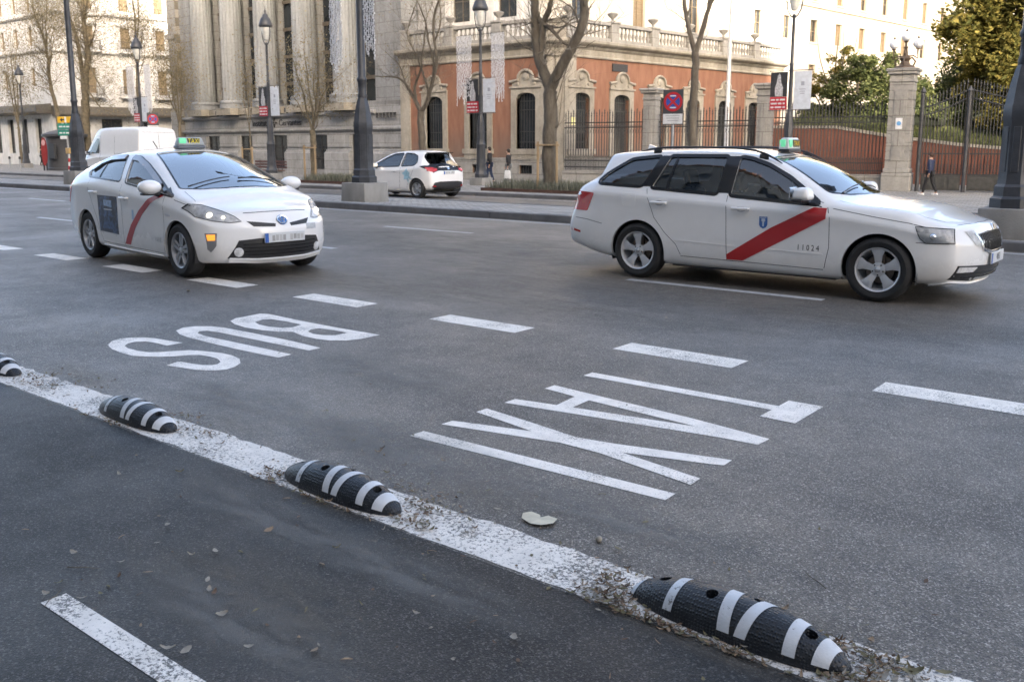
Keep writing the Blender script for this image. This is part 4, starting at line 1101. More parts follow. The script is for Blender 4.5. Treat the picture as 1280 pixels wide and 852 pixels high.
# ============================================================ SMALL HATCHBACK (far lane)
def small_hatch():
    roof = [(-.75, .8), (-.58, .98), (-.45, 1.18), (-.30, 1.385), (0, 1.425), (.5, 1.445), (1.0, 1.43), (1.35, 1.37), (1.7, 1.22), (2.05, 1.05), (2.3, .97), (2.6, .925), (2.9, .86), (3.15, .77), (3.35, .68)]
    sp = dict(
        rings=[-.60, -.50, -.36, -.2, 0, .25, .6, .95, 1.25, 1.5, 1.75, 2.0, 2.22, 2.45, 2.65, 2.85, 3.0, 3.12],
        zb=lambda x: lin([(-.7, .34), (-.4, .24), (0, .18), (2.4, .17), (3.3, .2)], x),
        belt=lambda x: smooth_curve([(-.7, .92), (-.3, 1.04), (.3, 1.0), (1.0, .955), (1.9, .92), (2.4, .87), (2.9, .76), (3.3, .64)], x),
        edge=lambda x: smooth_curve(roof, x),
        w=lambda x: smooth_curve([(-.7, .70), (-.5, .80), (-.25, .86), (0, .872), (.8, .855), (1.6, .86), (2.56, .87), (2.8, .84), (3.0, .77), (3.3, .6)], x),
        we=lambda x: smooth_curve([(-.7, .55), (-.3, .56), (.3, .58), (1.0, .575), (1.5, .62), (2.0, .72), (2.4, .77), (2.8, .70), (3.1, .58)], x),
        crown=lambda x: .045, bow=lambda x: smooth_curve([(1.0, 0), (1.5, .12), (2.1, .16), (2.4, 0)], x),
        xr=lambda z: smooth_curve([(.2, -.50), (.45, -.555), (.8, -.55), (.95, -.50), (1.15, -.38), (1.38, -.20)], z),
        xf=lambda z: smooth_curve([(.15, 2.98), (.4, 3.08), (.6, 3.06), (.72, 3.0)], z),
        bow_r=lambda z: lin([(.2, .07), (.8, .07), (1.4, .05)], z), bow_f=lambda z: .22)
    body = Body(car_cage(sp)); t = thing('small_hatchback', 'small white hatchback with black tailgate band, seen from behind in the far lane', 'car', (-20.35, 21.36, gz(21.3) - .0), rad(180))
    c3 = BM()
    for ax in (0, 2.56):
        for s in (-1, 1):
            M = Matrix.Translation((ax, s * .5, .305)) @ Matrix.Rotation(rad(-90) * s, 4, 'X'); lathe(c3, [(.34, 0), (.34, .6)], 36, M)
    bmesh.ops.recalc_face_normals(c3, faces=c3.faces[:])
    wins = [rounded([(.02, 1.12), (.10, 1.30), (.30, 1.37), (.66, 1.385), (.70, 1.0), (.12, 1.03)], .05), rounded([(.80, .995), (.76, 1.385), (1.15, 1.36), (1.5, 1.23), (1.85, 1.06), (2.02, .955)], .03)]
    ws = rounded([(1.30, .46), (2.02, .64), (2.16, .3), (2.18, 0), (2.16, -.3), (2.02, -.64), (1.30, -.46), (1.38, 0)], .04)
    rw = rounded([(-.56, 1.06), (.56, 1.06), (.50, 1.36), (-.50, 1.36)], .05)
    c1 = BM()
    for wp in wins:
        for s in (-1, 1): prism(c1, wp, 1, *sorted((s * .36, s * 1.2)))
    c2 = BM(); prism(c2, ws, 2, .75, 1.7); c4 = BM(); prism(c4, rw, 0, -1.0, -.05)
    cut_body('body', body, [c1, c2, c4, c3], M_WHITE_P, t)
    under_and_liners(t, (0, 2.56), .305, .34, -.5, 3.0, .76)
    for s in (-1, 1):
        bt = BM()
        for wp in wins:
            body.patch('side_window', offset_poly(wp, .015), 'y', s, M_GLASS, t, -.010, 0, .1)
            merge(bt, body.ribbon_bm(offset_poly(wp, .010), .03, 'y', s, .004, .04, closed=True))
        split_pieces('window_surround', bt, M_GLOSSBLK, t, 60)
        gp = BM()
        for P in ([(.72, .98), (.74, .30)], [(1.98, .90), (2.02, .5), (1.95, .28)], [(.08, .98), (.2, .75), (.36, .5), (.42, .30)]): merge(gp, body.ribbon_bm(P, .008, 'y', s, .001, .05))
        split_pieces('panel_gap', gp, M_GAP, t)
        make_handle(body, t, .98, .84, s); make_mirror(t, 1.80, s * .80, .95, s)
        # black ends of the tailgate band and red lamps
        body.patch('lamp_band', [(-.56, .99), (-.30, 1.03), (-.12, 1.0), (-.30, .93), (-.54, .88)], 'y', s, M_GLOSSBLK, t, .004, .003, .05)
        body.patch('tail_lamp', rounded([(s * .80, .97), (s * .50, .955), (s * .48, .88), (s * .66, .82), (s * .80, .86)], .02), 'x', -1, M_LAMP_RED, t, .010, .006, .05)
        if s > 0: body.patch('side_graphic', [(.28, .80), (.38, .86), (.42, .94), (.50, .84), (.62, .78), (.52, .70), (.55, .58), (.42, .60), (.32, .46), (.34, .62), (.20, .60), (.30, .70)], 'y', s, mat('pale_blue_graphic', (.36, .58, .68), .4, var=.25, vscale=9), t, .003, 0, .04)
        body.patch('bumper_reflector', [(s * .66, .42), (s * .56, .40), (s * .56, .37), (s * .67, .385)], 'x', -1, M_LAMP_RED, t, .012, .003)
    body.patch('rear_window', offset_poly(rw, .012), 'x', -1, M_GLASS, t, -.010, 0, .1)
    body.patch('tailgate_band', [(-.80, .985), (-.6, 1.06), (-.50, 1.045), (.50, 1.045), (.6, 1.06), (.80, .985), (.66, .80), (.45, .86), (-.45, .86), (-.66, .80)], 'x', -1, M_GLOSSBLK, t, .004, .003, .05)
    mesh_obj('rear_window_surround', body.ribbon_bm(offset_poly(rw, .025), .06, 'x', -1, .004, .04, closed=True), M_GLOSSBLK, t, 60)
    e = BM(); bevel_box(e, -.34, -.05, -.50, .50, 1.395, 1.425, .012, 2); mesh_obj('roof_spoiler', e, M_GLOSSBLK, t, 40)
    body.patch('rear_bumper', [(-.62, .50), (-.70, .36), (-.5, .27), (.5, .27), (.70, .36), (.62, .50), (.4, .53), (-.4, .53)], 'x', -1, M_BLK, t, .008, .006, .05)
    plate(body, t, 0, .80, .50, .11, None, sgn=-1)
    loc, n = body.hit((0, .93), 'x', -1); b = BM(); lathe(b, [(.045, 0), (.045, .015)], 20, Matrix.Translation(loc) @ n.to_track_quat('Z', 'Y').to_matrix().to_4x4()); mesh_obj('rear_emblem', b, M_CHROME, t, 40)
    b = BM(); tube(b, [(-.50, .0, 1.075), (-.44, .22, 1.12)], .012, 6); mesh_obj('rear_wiper', b, M_BLK, t)
    body.patch('windscreen', offset_poly(ws, .014), 'z', 1, M_WSGLASS, t, -.010, 0, .1)
    seats(t, 1.0, .15, .78); b = BM(); bevel_box(b, 1.55, 2.2, -.68, .68, .60, .88, .06, 2); mesh_obj('dashboard', b, M_DARKIN, t, 40)
    for ax in (0, 2.56):
        for s in (-1, 1): make_wheel(t, ax, s * (.872 - .02 - .1025), .306, .195, s, 'twin')
    return t
small_hatch()

# ============================================================ WHITE VAN
def white_van():
    roof = [(-1.1, 2.2), (-.9, 2.34), (-.6, 2.38), (1.0, 2.40), (2.3, 2.38), (2.7, 2.28), (3.0, 2.0), (3.35, 1.60), (3.7, 1.25), (4.1, 1.08), (4.35, .95)]
    sp = dict(
        rings=[-1.0, -.95, -.85, -.5, 0, .6, 1.2, 1.8, 2.2, 2.5, 2.8, 3.1, 3.4, 3.7, 3.95, 4.1, 4.2],
        zb=lambda x: .28, belt=lambda x: smooth_curve([(-1, 1.25), (2, 1.25), (3.3, 1.15), (3.8, 1.05), (4.3, .85)], x), edge=lambda x: smooth_curve(roof, x),
        w=lambda x: smooth_curve([(-1.1, 1.0), (-.8, 1.02), (2.5, 1.02), (3.4, 1.0), (3.9, .94), (4.3, .75)], x),
        we=lambda x: smooth_curve([(-1.1, .84), (-.6, .85), (2.2, .86), (2.9, .80), (3.4, .84), (3.8, .86), (4.3, .7)], x),
        crown=lambda x: .05, bow=lambda x: smooth_curve([(2.5, 0), (3.2, .14), (3.8, .10), (4.0, 0)], x),
        xr=lambda z: -1.0 + max(0, z - 1.3) * .06, xf=lambda z: smooth_curve([(.2, 4.05), (.5, 4.15), (.8, 4.12), (1.0, 4.0)], z), bow_r=lambda z: .03, bow_f=lambda z: .2)
    body = Body(car_cage(sp)); t = thing('panel_van', 'white windowless panel van passing behind the left taxi', 'van', (-37.9, 21.62, gz(21.6)), rad(180))
    c3 = BM()
    for ax in (0, 3.2):
        for s in (-1, 1):
            M = Matrix.Translation((ax, s * .6, .34)) @ Matrix.Rotation(rad(-90) * s, 4, 'X'); lathe(c3, [(.39, 0), (.39, .6)], 32, M)
    bmesh.ops.recalc_face_normals(c3, faces=c3.faces[:])
    cut_body('body', body, [c3], M_WHITE_P, t)
    under_and_liners(t, (0, 3.2), .34, .39, -.9, 4.1, .90)
    M_DG = mat('dark_cab_glass', (.02, .025, .03), .05, spec=.8)
    for s in (-1, 1):
        w_ = body.patch('cab_window', rounded([(2.30, 1.30), (2.32, 1.95), (2.62, 1.95), (2.98, 1.66), (3.35, 1.28)], .04), 'y', s, M_DG, t, .003, .003, .08)
        gp = BM()
        for P in ([(2.22, 2.05), (2.20, .4)], [(1.0, 2.05), (1.0, .4)], [(1.0, 1.30), (-.9, 1.30)], [(3.42, 1.22), (3.50, .5)], [(2.22, 2.05), (2.66, 2.05), (3.05, 1.75), (3.42, 1.35)]): merge(gp, body.ribbon_bm(P, .012, 'y', s, .001, .08))
        split_pieces('panel_gap', gp, M_GAP, t)
        make_handle(body, t, 2.42, 1.12, s)
        make_mirror(t, 3.20, s * .92, 1.25, s)
        body.patch('tail_lamp', [(s * .93, 1.35), (s * .84, 1.35), (s * .86, .85), (s * .96, .85)], 'x', -1, M_LAMP_RED, t, .006, .004, .08)
    gp = BM()
    for P in ([(0, 2.2), (0, .5)], [(-.78, 2.2), (.78, 2.2)], [(-.85, .5), (.85, .5)]): merge(gp, body.ribbon_bm(P, .014, 'x', -1, .001, .08))
    split_pieces('panel_gap', gp, M_GAP, t)
    ws = rounded([(2.85, .62), (3.55, .74), (3.72, 0), (3.55, -.74), (2.85, -.62), (2.98, 0)], .04)
    body.patch('windscreen', ws, 'z', 1, M_DG, t, .003, 0, .1)
    e = BM(); bevel_box(e, -1.12, -.95, -.95, .95, .42, .58, .03, 2); mesh_obj('rear_bumper', e, M_BLK, t, 40)
    plate(body, t, .35, .80, .5, .11, None, sgn=-1)
    for ax in (0, 3.2):
        for s in (-1, 1): make_wheel(t, ax, s * .88, .34, .21, s, 'twin')
white_van()
# ============================================================ BUILDINGS
def wall_grid(bm, x0, x1, z0, z1, ops, depth=.3, y=0., mi=0):
    """flat wall in the xz plane (outward = -y) with recessed openings"""
    ops = [tuple(round(v, 3) for v in o[:4]) for o in ops]; x0, x1, z0, z1 = round(x0, 3), round(x1, 3), round(z0, 3), round(z1, 3)
    xs = sorted(set([x0, x1] + [v for o in ops for v in o[:2]])); zs = sorted(set([z0, z1] + [v for o in ops for v in o[2:4]]))
    xs = [v for v in xs if x0 <= v <= x1]; zs = [v for v in zs if z0 <= v <= z1]
    V = {}
    def vt(a, b, c):
        k = (round(a, 4), round(b, 4), round(c, 4))
        if k not in V: V[k] = bm.verts.new(k)
        return V[k]
    for i in range(len(xs) - 1):
        for j in range(len(zs) - 1):
            cx = (xs[i] + xs[i + 1]) / 2; cz = (zs[j] + zs[j + 1]) / 2
            if any(o[0] < cx < o[1] and o[2] < cz < o[3] for o in ops): continue
            bm.faces.new((vt(xs[i], y, zs[j]), vt(xs[i + 1], y, zs[j]), vt(xs[i + 1], y, zs[j + 1]), vt(xs[i], y, zs[j + 1]))).material_index = mi
    for a, b, c, d in [o[:4] for o in ops]:
        q = [(a, c), (b, c), (b, d), (a, d)]
        for k in range(4):
            p, r = q[k], q[(k + 1) % 4]
            bm.faces.new([bm.verts.new(v) for v in ((p[0], y, p[1]), (p[0], y + depth, p[1]), (r[0], y + depth, r[1]), (r[0], y, r[1]))]).material_index = mi
def pane(parent, a, b, c, d, y, m, name='window', bars=(1, 2), fm=None, fw=.05):
    """window = frame with its glass as a sub-part"""
    f = BM(); 
    for q in ((a, a + fw, c, d), (b - fw, b, c, d), (a + fw, b - fw, c, c + fw), (a + fw, b - fw, d - fw, d)): box(f, q[0], q[1], y - .04, y + .02, q[2], q[3])
    for i in range(1, bars[0] + 1):
        x = a + (b - a) * i / (bars[0] + 1); box(f, x - .02, x + .02, y - .03, y + .015, c + fw, d - fw)
    for i in range(1, bars[1] + 1):
        z = c + (d - c) * i / (bars[1] + 1); box(f, a + fw, b - fw, y - .026, y + .012, z - .015, z + .015)
    o = mesh_obj(name, f, fm or M_FRAME, parent)
    g = BM(); box(g, a + .01, b - .01, y + .025, y + .04, c + .01, d - .01); mesh_obj('pane', g, m, o)
    return o
def arch_pts(x0, x1, zs, rise, n=10):
    """points left to right over a segmental arch springing at zs"""
    r = []
    for i in range(n + 1):
        t = i / n; r.append((x0 + (x1 - x0) * t, zs + rise * (1 - (2 * t - 1) ** 2) ** .5 if rise else zs))
    return r
def stone_mat(name, c, c2, joint=None, bump=.35, streak=3.):
    c = tuple(v * .75 for v in c); c2 = tuple(v * .75 for v in c2); m = mat(name, c, .85, col2=c2, vscale=1.1, bump=bump, bscale=30, streak=streak)
    n, l, b = N(m); tc = n.new('ShaderNodeTexCoord')
    st = rng(n, l, noise(n, l, tc.outputs['Object'], 5.5, 8, .75), .35, .7, .80, 1.12)
    old = b.inputs['Base Color'].links[0].from_socket
    v = n.new('ShaderNodeVectorMath'); v.operation = 'SCALE'; l.new(old, v.inputs[0]); l.new(st, v.inputs['Scale']); out = v.outputs[0]
    if joint:
        br = n.new('ShaderNodeTexBrick'); br.inputs['Scale'].default_value = 1; br.inputs['Brick Width'].default_value = joint[0]; br.inputs['Row Height'].default_value = joint[1]
        br.inputs['Mortar Size'].default_value = .012; br.inputs['Color1'].default_value = (1, 1, 1, 1); br.inputs['Color2'].default_value = (.9, .9, .9, 1); br.inputs['Mortar'].default_value = (.45, .43, .4, 1)
        sx = n.new('ShaderNodeSeparateXYZ'); cx = n.new('ShaderNodeCombineXYZ'); l.new(tc.outputs['Object'], sx.inputs[0]); l.new(sx.outputs[0], cx.inputs[0]); l.new(sx.outputs[2], cx.inputs[1]); l.new(cx.outputs[0], br.inputs['Vector'])
        out = mixc(n, l, 1., out, br.outputs['Color'], 'MULTIPLY')
    l.new(out, b.inputs['Base Color']); return m
M_STONE = stone_mat('warm_carved_stone', (.28, .255, .21), (.50, .465, .40))
M_STONEG = stone_mat('grey_granite', (.31, .315, .32), (.46, .465, .47), (1.3, .55))
M_STONEG2 = stone_mat('grey_fluted_stone', (.235, .25, .265), (.40, .42, .44), streak=8.)
M_PIER = stone_mat('pale_ashlar', (.33, .32, .30), (.44, .43, .405), (1.6, .62))
M_GASH = stone_mat('grey_ashlar', (.23, .24, .25), (.36, .37, .38), (1.6, .62))
M_ORANGE = mat('orange_render', (.172, .080, .050), .9, col2=(.250, .128, .084), vscale=2.6, bump=.15, streak=4.)
def base_grime(m, z0, z1, col):
    n, l, b = N(m); tc = n.new('ShaderNodeTexCoord'); sx = n.new('ShaderNodeSeparateXYZ'); l.new(tc.outputs['Object'], sx.inputs[0])
    a = n.new('ShaderNodeMath'); a.operation = 'MULTIPLY_ADD'; l.new(noise(n, l, tc.outputs['Object'], 1.5, 6), a.inputs[0]); a.inputs[1].default_value = 1.2; l.new(sx.outputs[2], a.inputs[2])
    old = b.inputs['Base Color'].links[0].from_socket; l.new(mixc(n, l, rng(n, l, a.outputs[0], z0, z1, .6, 0), old, col), b.inputs['Base Color'])
base_grime(M_ORANGE, 1.6, 3.3, (.15, .12, .10))
M_CREAM = mat('cream_render', (.44, .41, .36), .9, col2=(.53, .50, .45), vscale=.8, bump=.1, streak=5.)
M_WHITEB = mat('pale_facade_stone', (.40, .405, .405), .9, col2=(.58, .585, .585), vscale=2.2, bump=.25, streak=2.)
M_FRAME = mat('dark_window_frame', (.10, .085, .07), .6)
M_WFRAME = mat('wooden_window_frame', (.22, .17, .11), .6)
M_WIN = mat('window_dark_glass', (.03, .035, .04), .12, spec=.6, var=.4, vscale=.8)
M_SHUT = mat('brown_blinds', (.20, .155, .10), .7, var=.25, vscale=2, streak=.1)
M_IRON = mat('wrought_iron', (.03, .031, .033), .55, var=.3, vscale=12)

def profile_run(bm, x0, x1, prof, y=0.):
    """moulding: profile [(out, z)...] swept along x, out = towards the street"""
    A = [bm.verts.new((x0, y - o, z)) for o, z in prof]; B = [bm.verts.new((x1, y - o, z)) for o, z in prof]
    n = len(prof)
    for i in range(n - 1): bm.faces.new((A[i], B[i], B[i + 1], A[i + 1]))
    bm.faces.new(A[::-1]); bm.faces.new(B)

def surround(bm, cx, w, z0, zs, rise, fw=.34, top=5.35, y=0., dep=.10):
    """carved stone window surround with shouldered, curved pediment"""
    x0, x1 = cx - w / 2, cx + w / 2
    inner = [(x0, z0)] + arch_pts(x0, x1, zs, rise, 12) + [(x1, z0)]
    n = len(inner); H = zs + rise + .34
    outer = []
    for i, (x, z) in enumerate(inner):
        if i == 0: outer.append((x0 - fw, z0))
        elif i == n - 1: outer.append((x1 + fw, z0))
        else:
            t = (i - 1) / (n - 3); xx = x0 - fw + (w + 2 * fw) * t; outer.append((xx, H))
    for y0, y1, side in ((y - dep, y, 1),):
        A = [bm.verts.new((x, y0, z)) for x, z in inner]; B = [bm.verts.new((x, y0, z)) for x, z in outer]
        A2 = [bm.verts.new((x, y + .28, z)) for x, z in inner]; B2 = [bm.verts.new((x, y + .0, z)) for x, z in outer]
        for i in range(n - 1):
            bm.faces.new((A[i], A[i + 1], B[i + 1], B[i])); bm.faces.new((A[i + 1], A[i], A2[i], A2[i + 1])); bm.faces.new((B[i], B[i + 1], B2[i + 1], B2[i]))
    # pediment field with hump
    f = [(x0 - fw, H), (x1 + fw, H)]; hp = []
    L, Rr = x0 - fw + .06, x1 + fw - .06; zb = H + .22
    cur = [(L, zb)]
    for i in range(9):
        t = i / 8; a = math.pi * (1 - t); cur.append((cx + .42 * w * .95 * math.cos(a), zb + (top - zb) * (.12 + .88 * math.sin(a) ** .8)))
    cur.append((Rr, zb))
    prism(bm, [(L, H + .0)] + cur + [(Rr, H + .0)], 1, y - .07, y - .001)
    P = [(L - .14, zb)] + cur[0:1] + cur[1:-1] + [(Rr + .14, zb)]
    tube(bm, [(px, y - .12, pz + .03) for px, pz in P], .075, 6)
    b2 = BM(); lathe(b2, [(.20, 0), (.19, .05), (.10, .09), (.03, .10)], 14, Matrix.Translation((cx, y - .07, zb + (top - zb) * .45)) @ Matrix.Rotation(rad(90), 4, 'X')); merge(bm, b2)
    for s in (-1, 1):
        b2 = BM(); lathe(b2, [(.09, 0), (.08, .04), (.03, .06)], 10, Matrix.Translation((cx + s * w * .42, y - .07, H + .12)) @ Matrix.Rotation(rad(90), 4, 'X')); merge(bm, b2)
    box(bm, x0 - fw - .06, x1 + fw + .06, y - .18, y - .102, H - .10, H - .02)
    box(bm, x0 - fw - .08, x1 + fw + .08, y - .20, y + .0, z0 - .28, z0 - .001)
    box(bm, x0 - fw + .02, x1 + fw - .02, y - .15, y + .0, z0 - .55, z0 - .281)
    return inner

def grille_window(parent, cx, w, z0, zs, rise, y=.16, lab=None, m=None, door=False):
    inner = [(cx - w / 2, z0)] + arch_pts(cx - w / 2, cx + w / 2, zs, rise, 12) + [(cx + w / 2, z0)]
    o = bpy.data.objects.new('door' if door else 'window', None); _link(o, parent); o.empty_display_size = .2
    b = BM(); surround(b, cx, w, z0, zs, rise); mesh_obj('window_surround', b, M_STONE, o, 35)
    b = BM(); vs = [b.verts.new((x, y + .06, z)) for x, z in inner]; b.faces.new(vs); mesh_obj('pane', b, m or M_WIN, o)
    b = BM(); n = 7
    for i in range(1, n):
        t = i / n; x = cx - w / 2 + w * t; zt = zs + rise * (1 - (2 * t - 1) ** 2) ** .5
        box(b, x - .014, x + .014, y - .02, y + .008, z0, zt)
    for z in (z0 + .35, z0 + .9, zs - .6, zs - .15): box(b, cx - w / 2, cx + w / 2, y - .03, y - .021, z - .02, z + .02)
    mesh_obj('window_grille', b, M_IRON, o)
    return o

def balustrade_bay(parent, x0, x1, z0, y=0.1, urn=True, ped=.62):
    b = BM()
    box(b, x0 + ped, x1, y - .16, y + .16, z0, z0 + .20); box(b, x0 + ped, x1, y - .18, y + .18, z0 + .86, z0 + 1.02)
    bevel_box(b, x0, x0 + ped, y - .24, y + .24, z0, z0 + .98, .03, 1); bevel_box(b, x0 - .05, x0 + ped + .05, y - .29, y + .29, z0 + .981, z0 + 1.10, .02, 1)
    n = max(2, int((x1 - x0 - ped) / .30)); 
    for i in range(n):
        x = x0 + ped + (x1 - x0 - ped) * (i + .5) / n
        lathe(b, [(.06, z0 + .20), (.045, z0 + .26), (.10, z0 + .42), (.085, z0 + .52), (.04, z0 + .68), (.055, z0 + .80), (.07, z0 + .859)], 8, Matrix.Translation((x, y, 0)), caps=False)
    o = mesh_obj('balustrade', b, M_PIER, parent, 40)
    if urn:
        b = BM(); c = x0 + ped / 2; lathe(b, [(.14, z0 + 1.10), (.07, z0 + 1.18), (.08, z0 + 1.26), (.26, z0 + 1.42), (.30, z0 + 1.52), (.24, z0 + 1.55), (.16, z0 + 1.58)], 14, Matrix.Translation((c, y, 0))); mesh_obj('urn', b, M_PIER, o, 50)
    return o

# ---- orange palace with stone trim
OR = thing('orange_palace', 'low orange rendered palace with stone trim, arched barred windows and roof balustrade', 'building', (-39.52, 38.74, 0))
z0 = -.42
CH = .55   # corner chamfer
b = BM(); W_ = [(1.0 + 3.3 * i + .0, 0) for i in range(3)]
cxs = [1.05, 4.37, 7.70]; cxs = [11.2 - 8.52, 11.2 - 5.23, 11.2 - 1.91]
wall_grid(b, 0, 11.2 - CH, z0, 6.0, [(c - .65, c + .65, 1.32, 4.25) for c in cxs] + [(c - .45, c + .45, .02, .48) for c in cxs], .34)
mesh_obj('front_wall', b, M_ORANGE, OR)
b = BM()
for s0, s1 in zip([0] + [c + .45 for c in cxs], [c - .45 for c in cxs] + [11.2 - CH]): box(b, s0, s1, -.10, -.001, z0, .74)
for c in cxs: box(b, c - .45, c + .45, -.10, -.001, .48, .74); box(b, c - .45, c + .45, -.10, -.001, z0, .02)
box(b, 0, 11.2 - CH, -.14, -.001, .741, .86)
mesh_obj('plinth', b, M_PIER, OR)
for c in cxs:
    grille_window(OR, c, 1.3, 1.33, 3.95, .28)
    pane(OR, c - .45, c + .45, .02, .48, .12, M_WIN, 'cellar_window', (4, 0), M_IRON, .03)
CORN = [(0, 6.0), (.10, 6.02), (.12, 6.08), (.06, 6.14), (.06, 6.42), (.16, 6.50), (.20, 6.58), (.42, 6.66), (.50, 6.74), (.50, 6.86), (.44, 6.90), (0, 6.92)]
b = BM(); profile_run(b, -.1, 11.2 - CH, CORN); mesh_obj('cornice', b, M_STONE, OR)
for q0, q1 in ((-.02, .75), (10.1, 11.2 - CH)): b = BM(); box(b, q0, q1, -.09, -.001, .87, 5.99); mesh_obj('corner_pilaster', b, M_STONE, OR)
for i in range(3): balustrade_bay(OR, .1 + 3.45 * i, .1 + 3.45 * (i + 1) - (.0 if i < 2 else .15), 6.92)
# chamfered corner
ang = math.atan2(.99, .14)
E2 = Vector((11.2, 0, 0)) + Vector((math.cos(ang), math.sin(ang), 0)) * CH
M3 = Matrix.Translation((11.2 - CH, 0, 0)) @ Matrix.Rotation(math.atan2(E2.y, E2.x - 11.2 + CH), 4, 'Z'); Lc = math.hypot(E2.x - 11.2 + CH, E2.y)
b = BM(); wall_grid(b, 0, Lc, z0, 6.0, [], .1); b2 = BM(); profile_run(b2, -.12, Lc + .12, CORN, 0); merge(b, b2); box(b, -.02, Lc + .02, -.12, -.001, z0, .86)
box(b, -.1, Lc + .1, -.05, .25, 6.921, 7.85)
for v in b.verts: v.co = M3 @ v.co
mesh_obj('corner_bay', b, M_STONE, OR)
# right hand face
F = bpy.data.objects.new('side_wing', None); _link(F, OR); F.location = (E2.x, E2.y, 0); F.rotation_euler = (0, 0, ang)
LR = 21.0; cr = [1.82 + 3.27 * i - CH for i in range(6)]; door = 1
b = BM(); wall_grid(b, 0, LR, z0, 6.0, [((c - .65), (c + .65), (1.32 if i != door else z0 + .02), 4.25) for i, c in enumerate(cr)], .34); mesh_obj('side_wall', b, M_ORANGE, F)
b = BM()
for s0, s1 in zip([0, cr[1] + .65], [cr[1] - .65, LR]): box(b, s0, s1, -.10, -.001, z0, .86)
mesh_obj('plinth', b, M_PIER, F)
for i, c in enumerate(cr):
    grille_window(F, c, 1.3, 1.33 if i != door else z0 + .3, 3.95, .28, door=(i == door), m=M_WIN)
b = BM(); profile_run(b, 0, LR, CORN); mesh_obj('cornice', b, M_STONE, F)
b = BM(); box(b, 0, .85, -.09, -.001, .87, 5.99); mesh_obj('corner_pilaster', b, M_STONE, F)
for i in range(6): balustrade_bay(F, .1 + 3.45 * i, .1 + 3.45 * (i + 1), 6.92)
b = BM(); box(b, 3.75, 5.0, -.06, -.001, 5.45, 5.85); mesh_obj('vent_grille', b, M_IRON, F)
b = BM(); box(b, 7.3, 8.1, -.05, -.001, 1.9, 2.6); mesh_obj('wall_plaque', b, M_IRON, F)
b = BM(); box(b, .45, .75, -.12, -.091, 2.55, 2.95); mesh_obj('yellow_notice', b, mat('notice_yellow', (.62, .60, .28), .7), F)
b = BM()
poly(b, [(0, .3, 6.93), (11.2, .3, 6.93), (11.2 + .14 * LR, .99 * LR, 6.93), (0, LR, 6.93)]); mesh_obj('roof_terrace', b, mat('terrace', (.3, .28, .25), .9), OR)

# ---- tall cream building rising behind the palace
CB = thing('cream_block', 'tall sunlit cream building with rows of narrow windows behind the orange palace', 'building', (-32.2, 42.3, 0))
angC = math.atan2(.99, .14)
G = bpy.data.objects.new('east_wing', None); _link(G, CB); G.rotation_euler = (0, 0, angC)
ops = []; ss = 29.6   # offset: s along face at the reference window
def addw(s, z0_, z1_, w_): ops.append((s + ss - w_ / 2, s + ss + w_ / 2, z0_, z1_))
for i in range(-2, 13):
    s = .45 + 3.93 * i
    addw(s, 9.42, 11.08, 1.0); addw(s, 12.5, 14.3, 1.0); addw(s, 15.8, 17.6, 1.0); addw(s, 19.2, 21.0, 1.0)
    if i >= 0: addw(s, 5.8, 7.72, 1.0)
for s in (-26.3, -20.8, -15.1):
    addw(s, 8.7, 12.4, 1.15); addw(s, 14.4, 17.4, 1.15)
b = BM(); wall_grid(b, 0, 82, -.4, 24, ops, .28); mesh_obj('east_wall', b, M_CREAM, G)
rw_ = random.Random(5)
for o in ops: pane(G, *o, .20, M_SHUT if rw_.random() < .55 else M_WIN, 'window', (1, 1), M_WFRAME)
for o in ops:
    b = BM(); box(b, o[0] - .12, o[1] + .12, -.10, -.001, o[2] - .14, o[2] - .02); mesh_obj('window_sill', b, M_CREAM, G)
b = BM(); box(b, -.1, 82, -.12, -.001, 12.0, 12.14); box(b, -.1, 82, -.5, -.001, 23.2, 23.9); mesh_obj('string_course', b, M_CREAM, G)
ops = [(c - .65, c + .65, 8.75, 12.4) for c in (-2.9 + 0 - .0, .65 - 1.7 - .0 + 0, ) ]
ops = [(-3.45 + 0, -2.05, 8.75, 12.4), (.05 - 1.45 + .3, .35 + .0, 8.75, 12.4)]
W2 = [(-13.6 + 3.55 * i, -12.2 + 3.55 * i) for i in range(4)]
ops = [(a, b_, 8.75, 12.4) for a, b_ in W2] + [(a, b_, 14.5, 17.5) for a, b_ in W2]
b = BM(); wall_grid(b, -14.5, 0, -.4, 24, ops, .35); mesh_obj('front_wall', b, M_WHITEB, CB)
for o in ops: pane(CB, *o, .22, M_WIN, 'window', (1, 2), M_FRAME)
b = BM()
for a, b_ in W2:
    for x in (a - .45, b_ + .15): box(b, x, x + .3, -.14, -.001, 7.5, 19)
for z in (12.9, 13.3, 19.1): box(b, -14.5, .15, -.28, -.141, z, z + .22)
mesh_obj('pilasters', b, M_WHITEB, CB)
b = BM(); poly(b, [(-14.5, 0, 24), (0, 0, 24), (.14 * 82, .99 * 82, 24), (-14.5, 60, 24)]); mesh_obj('roof', b, mat('roof_tile', (.3, .16, .1), .9), CB)

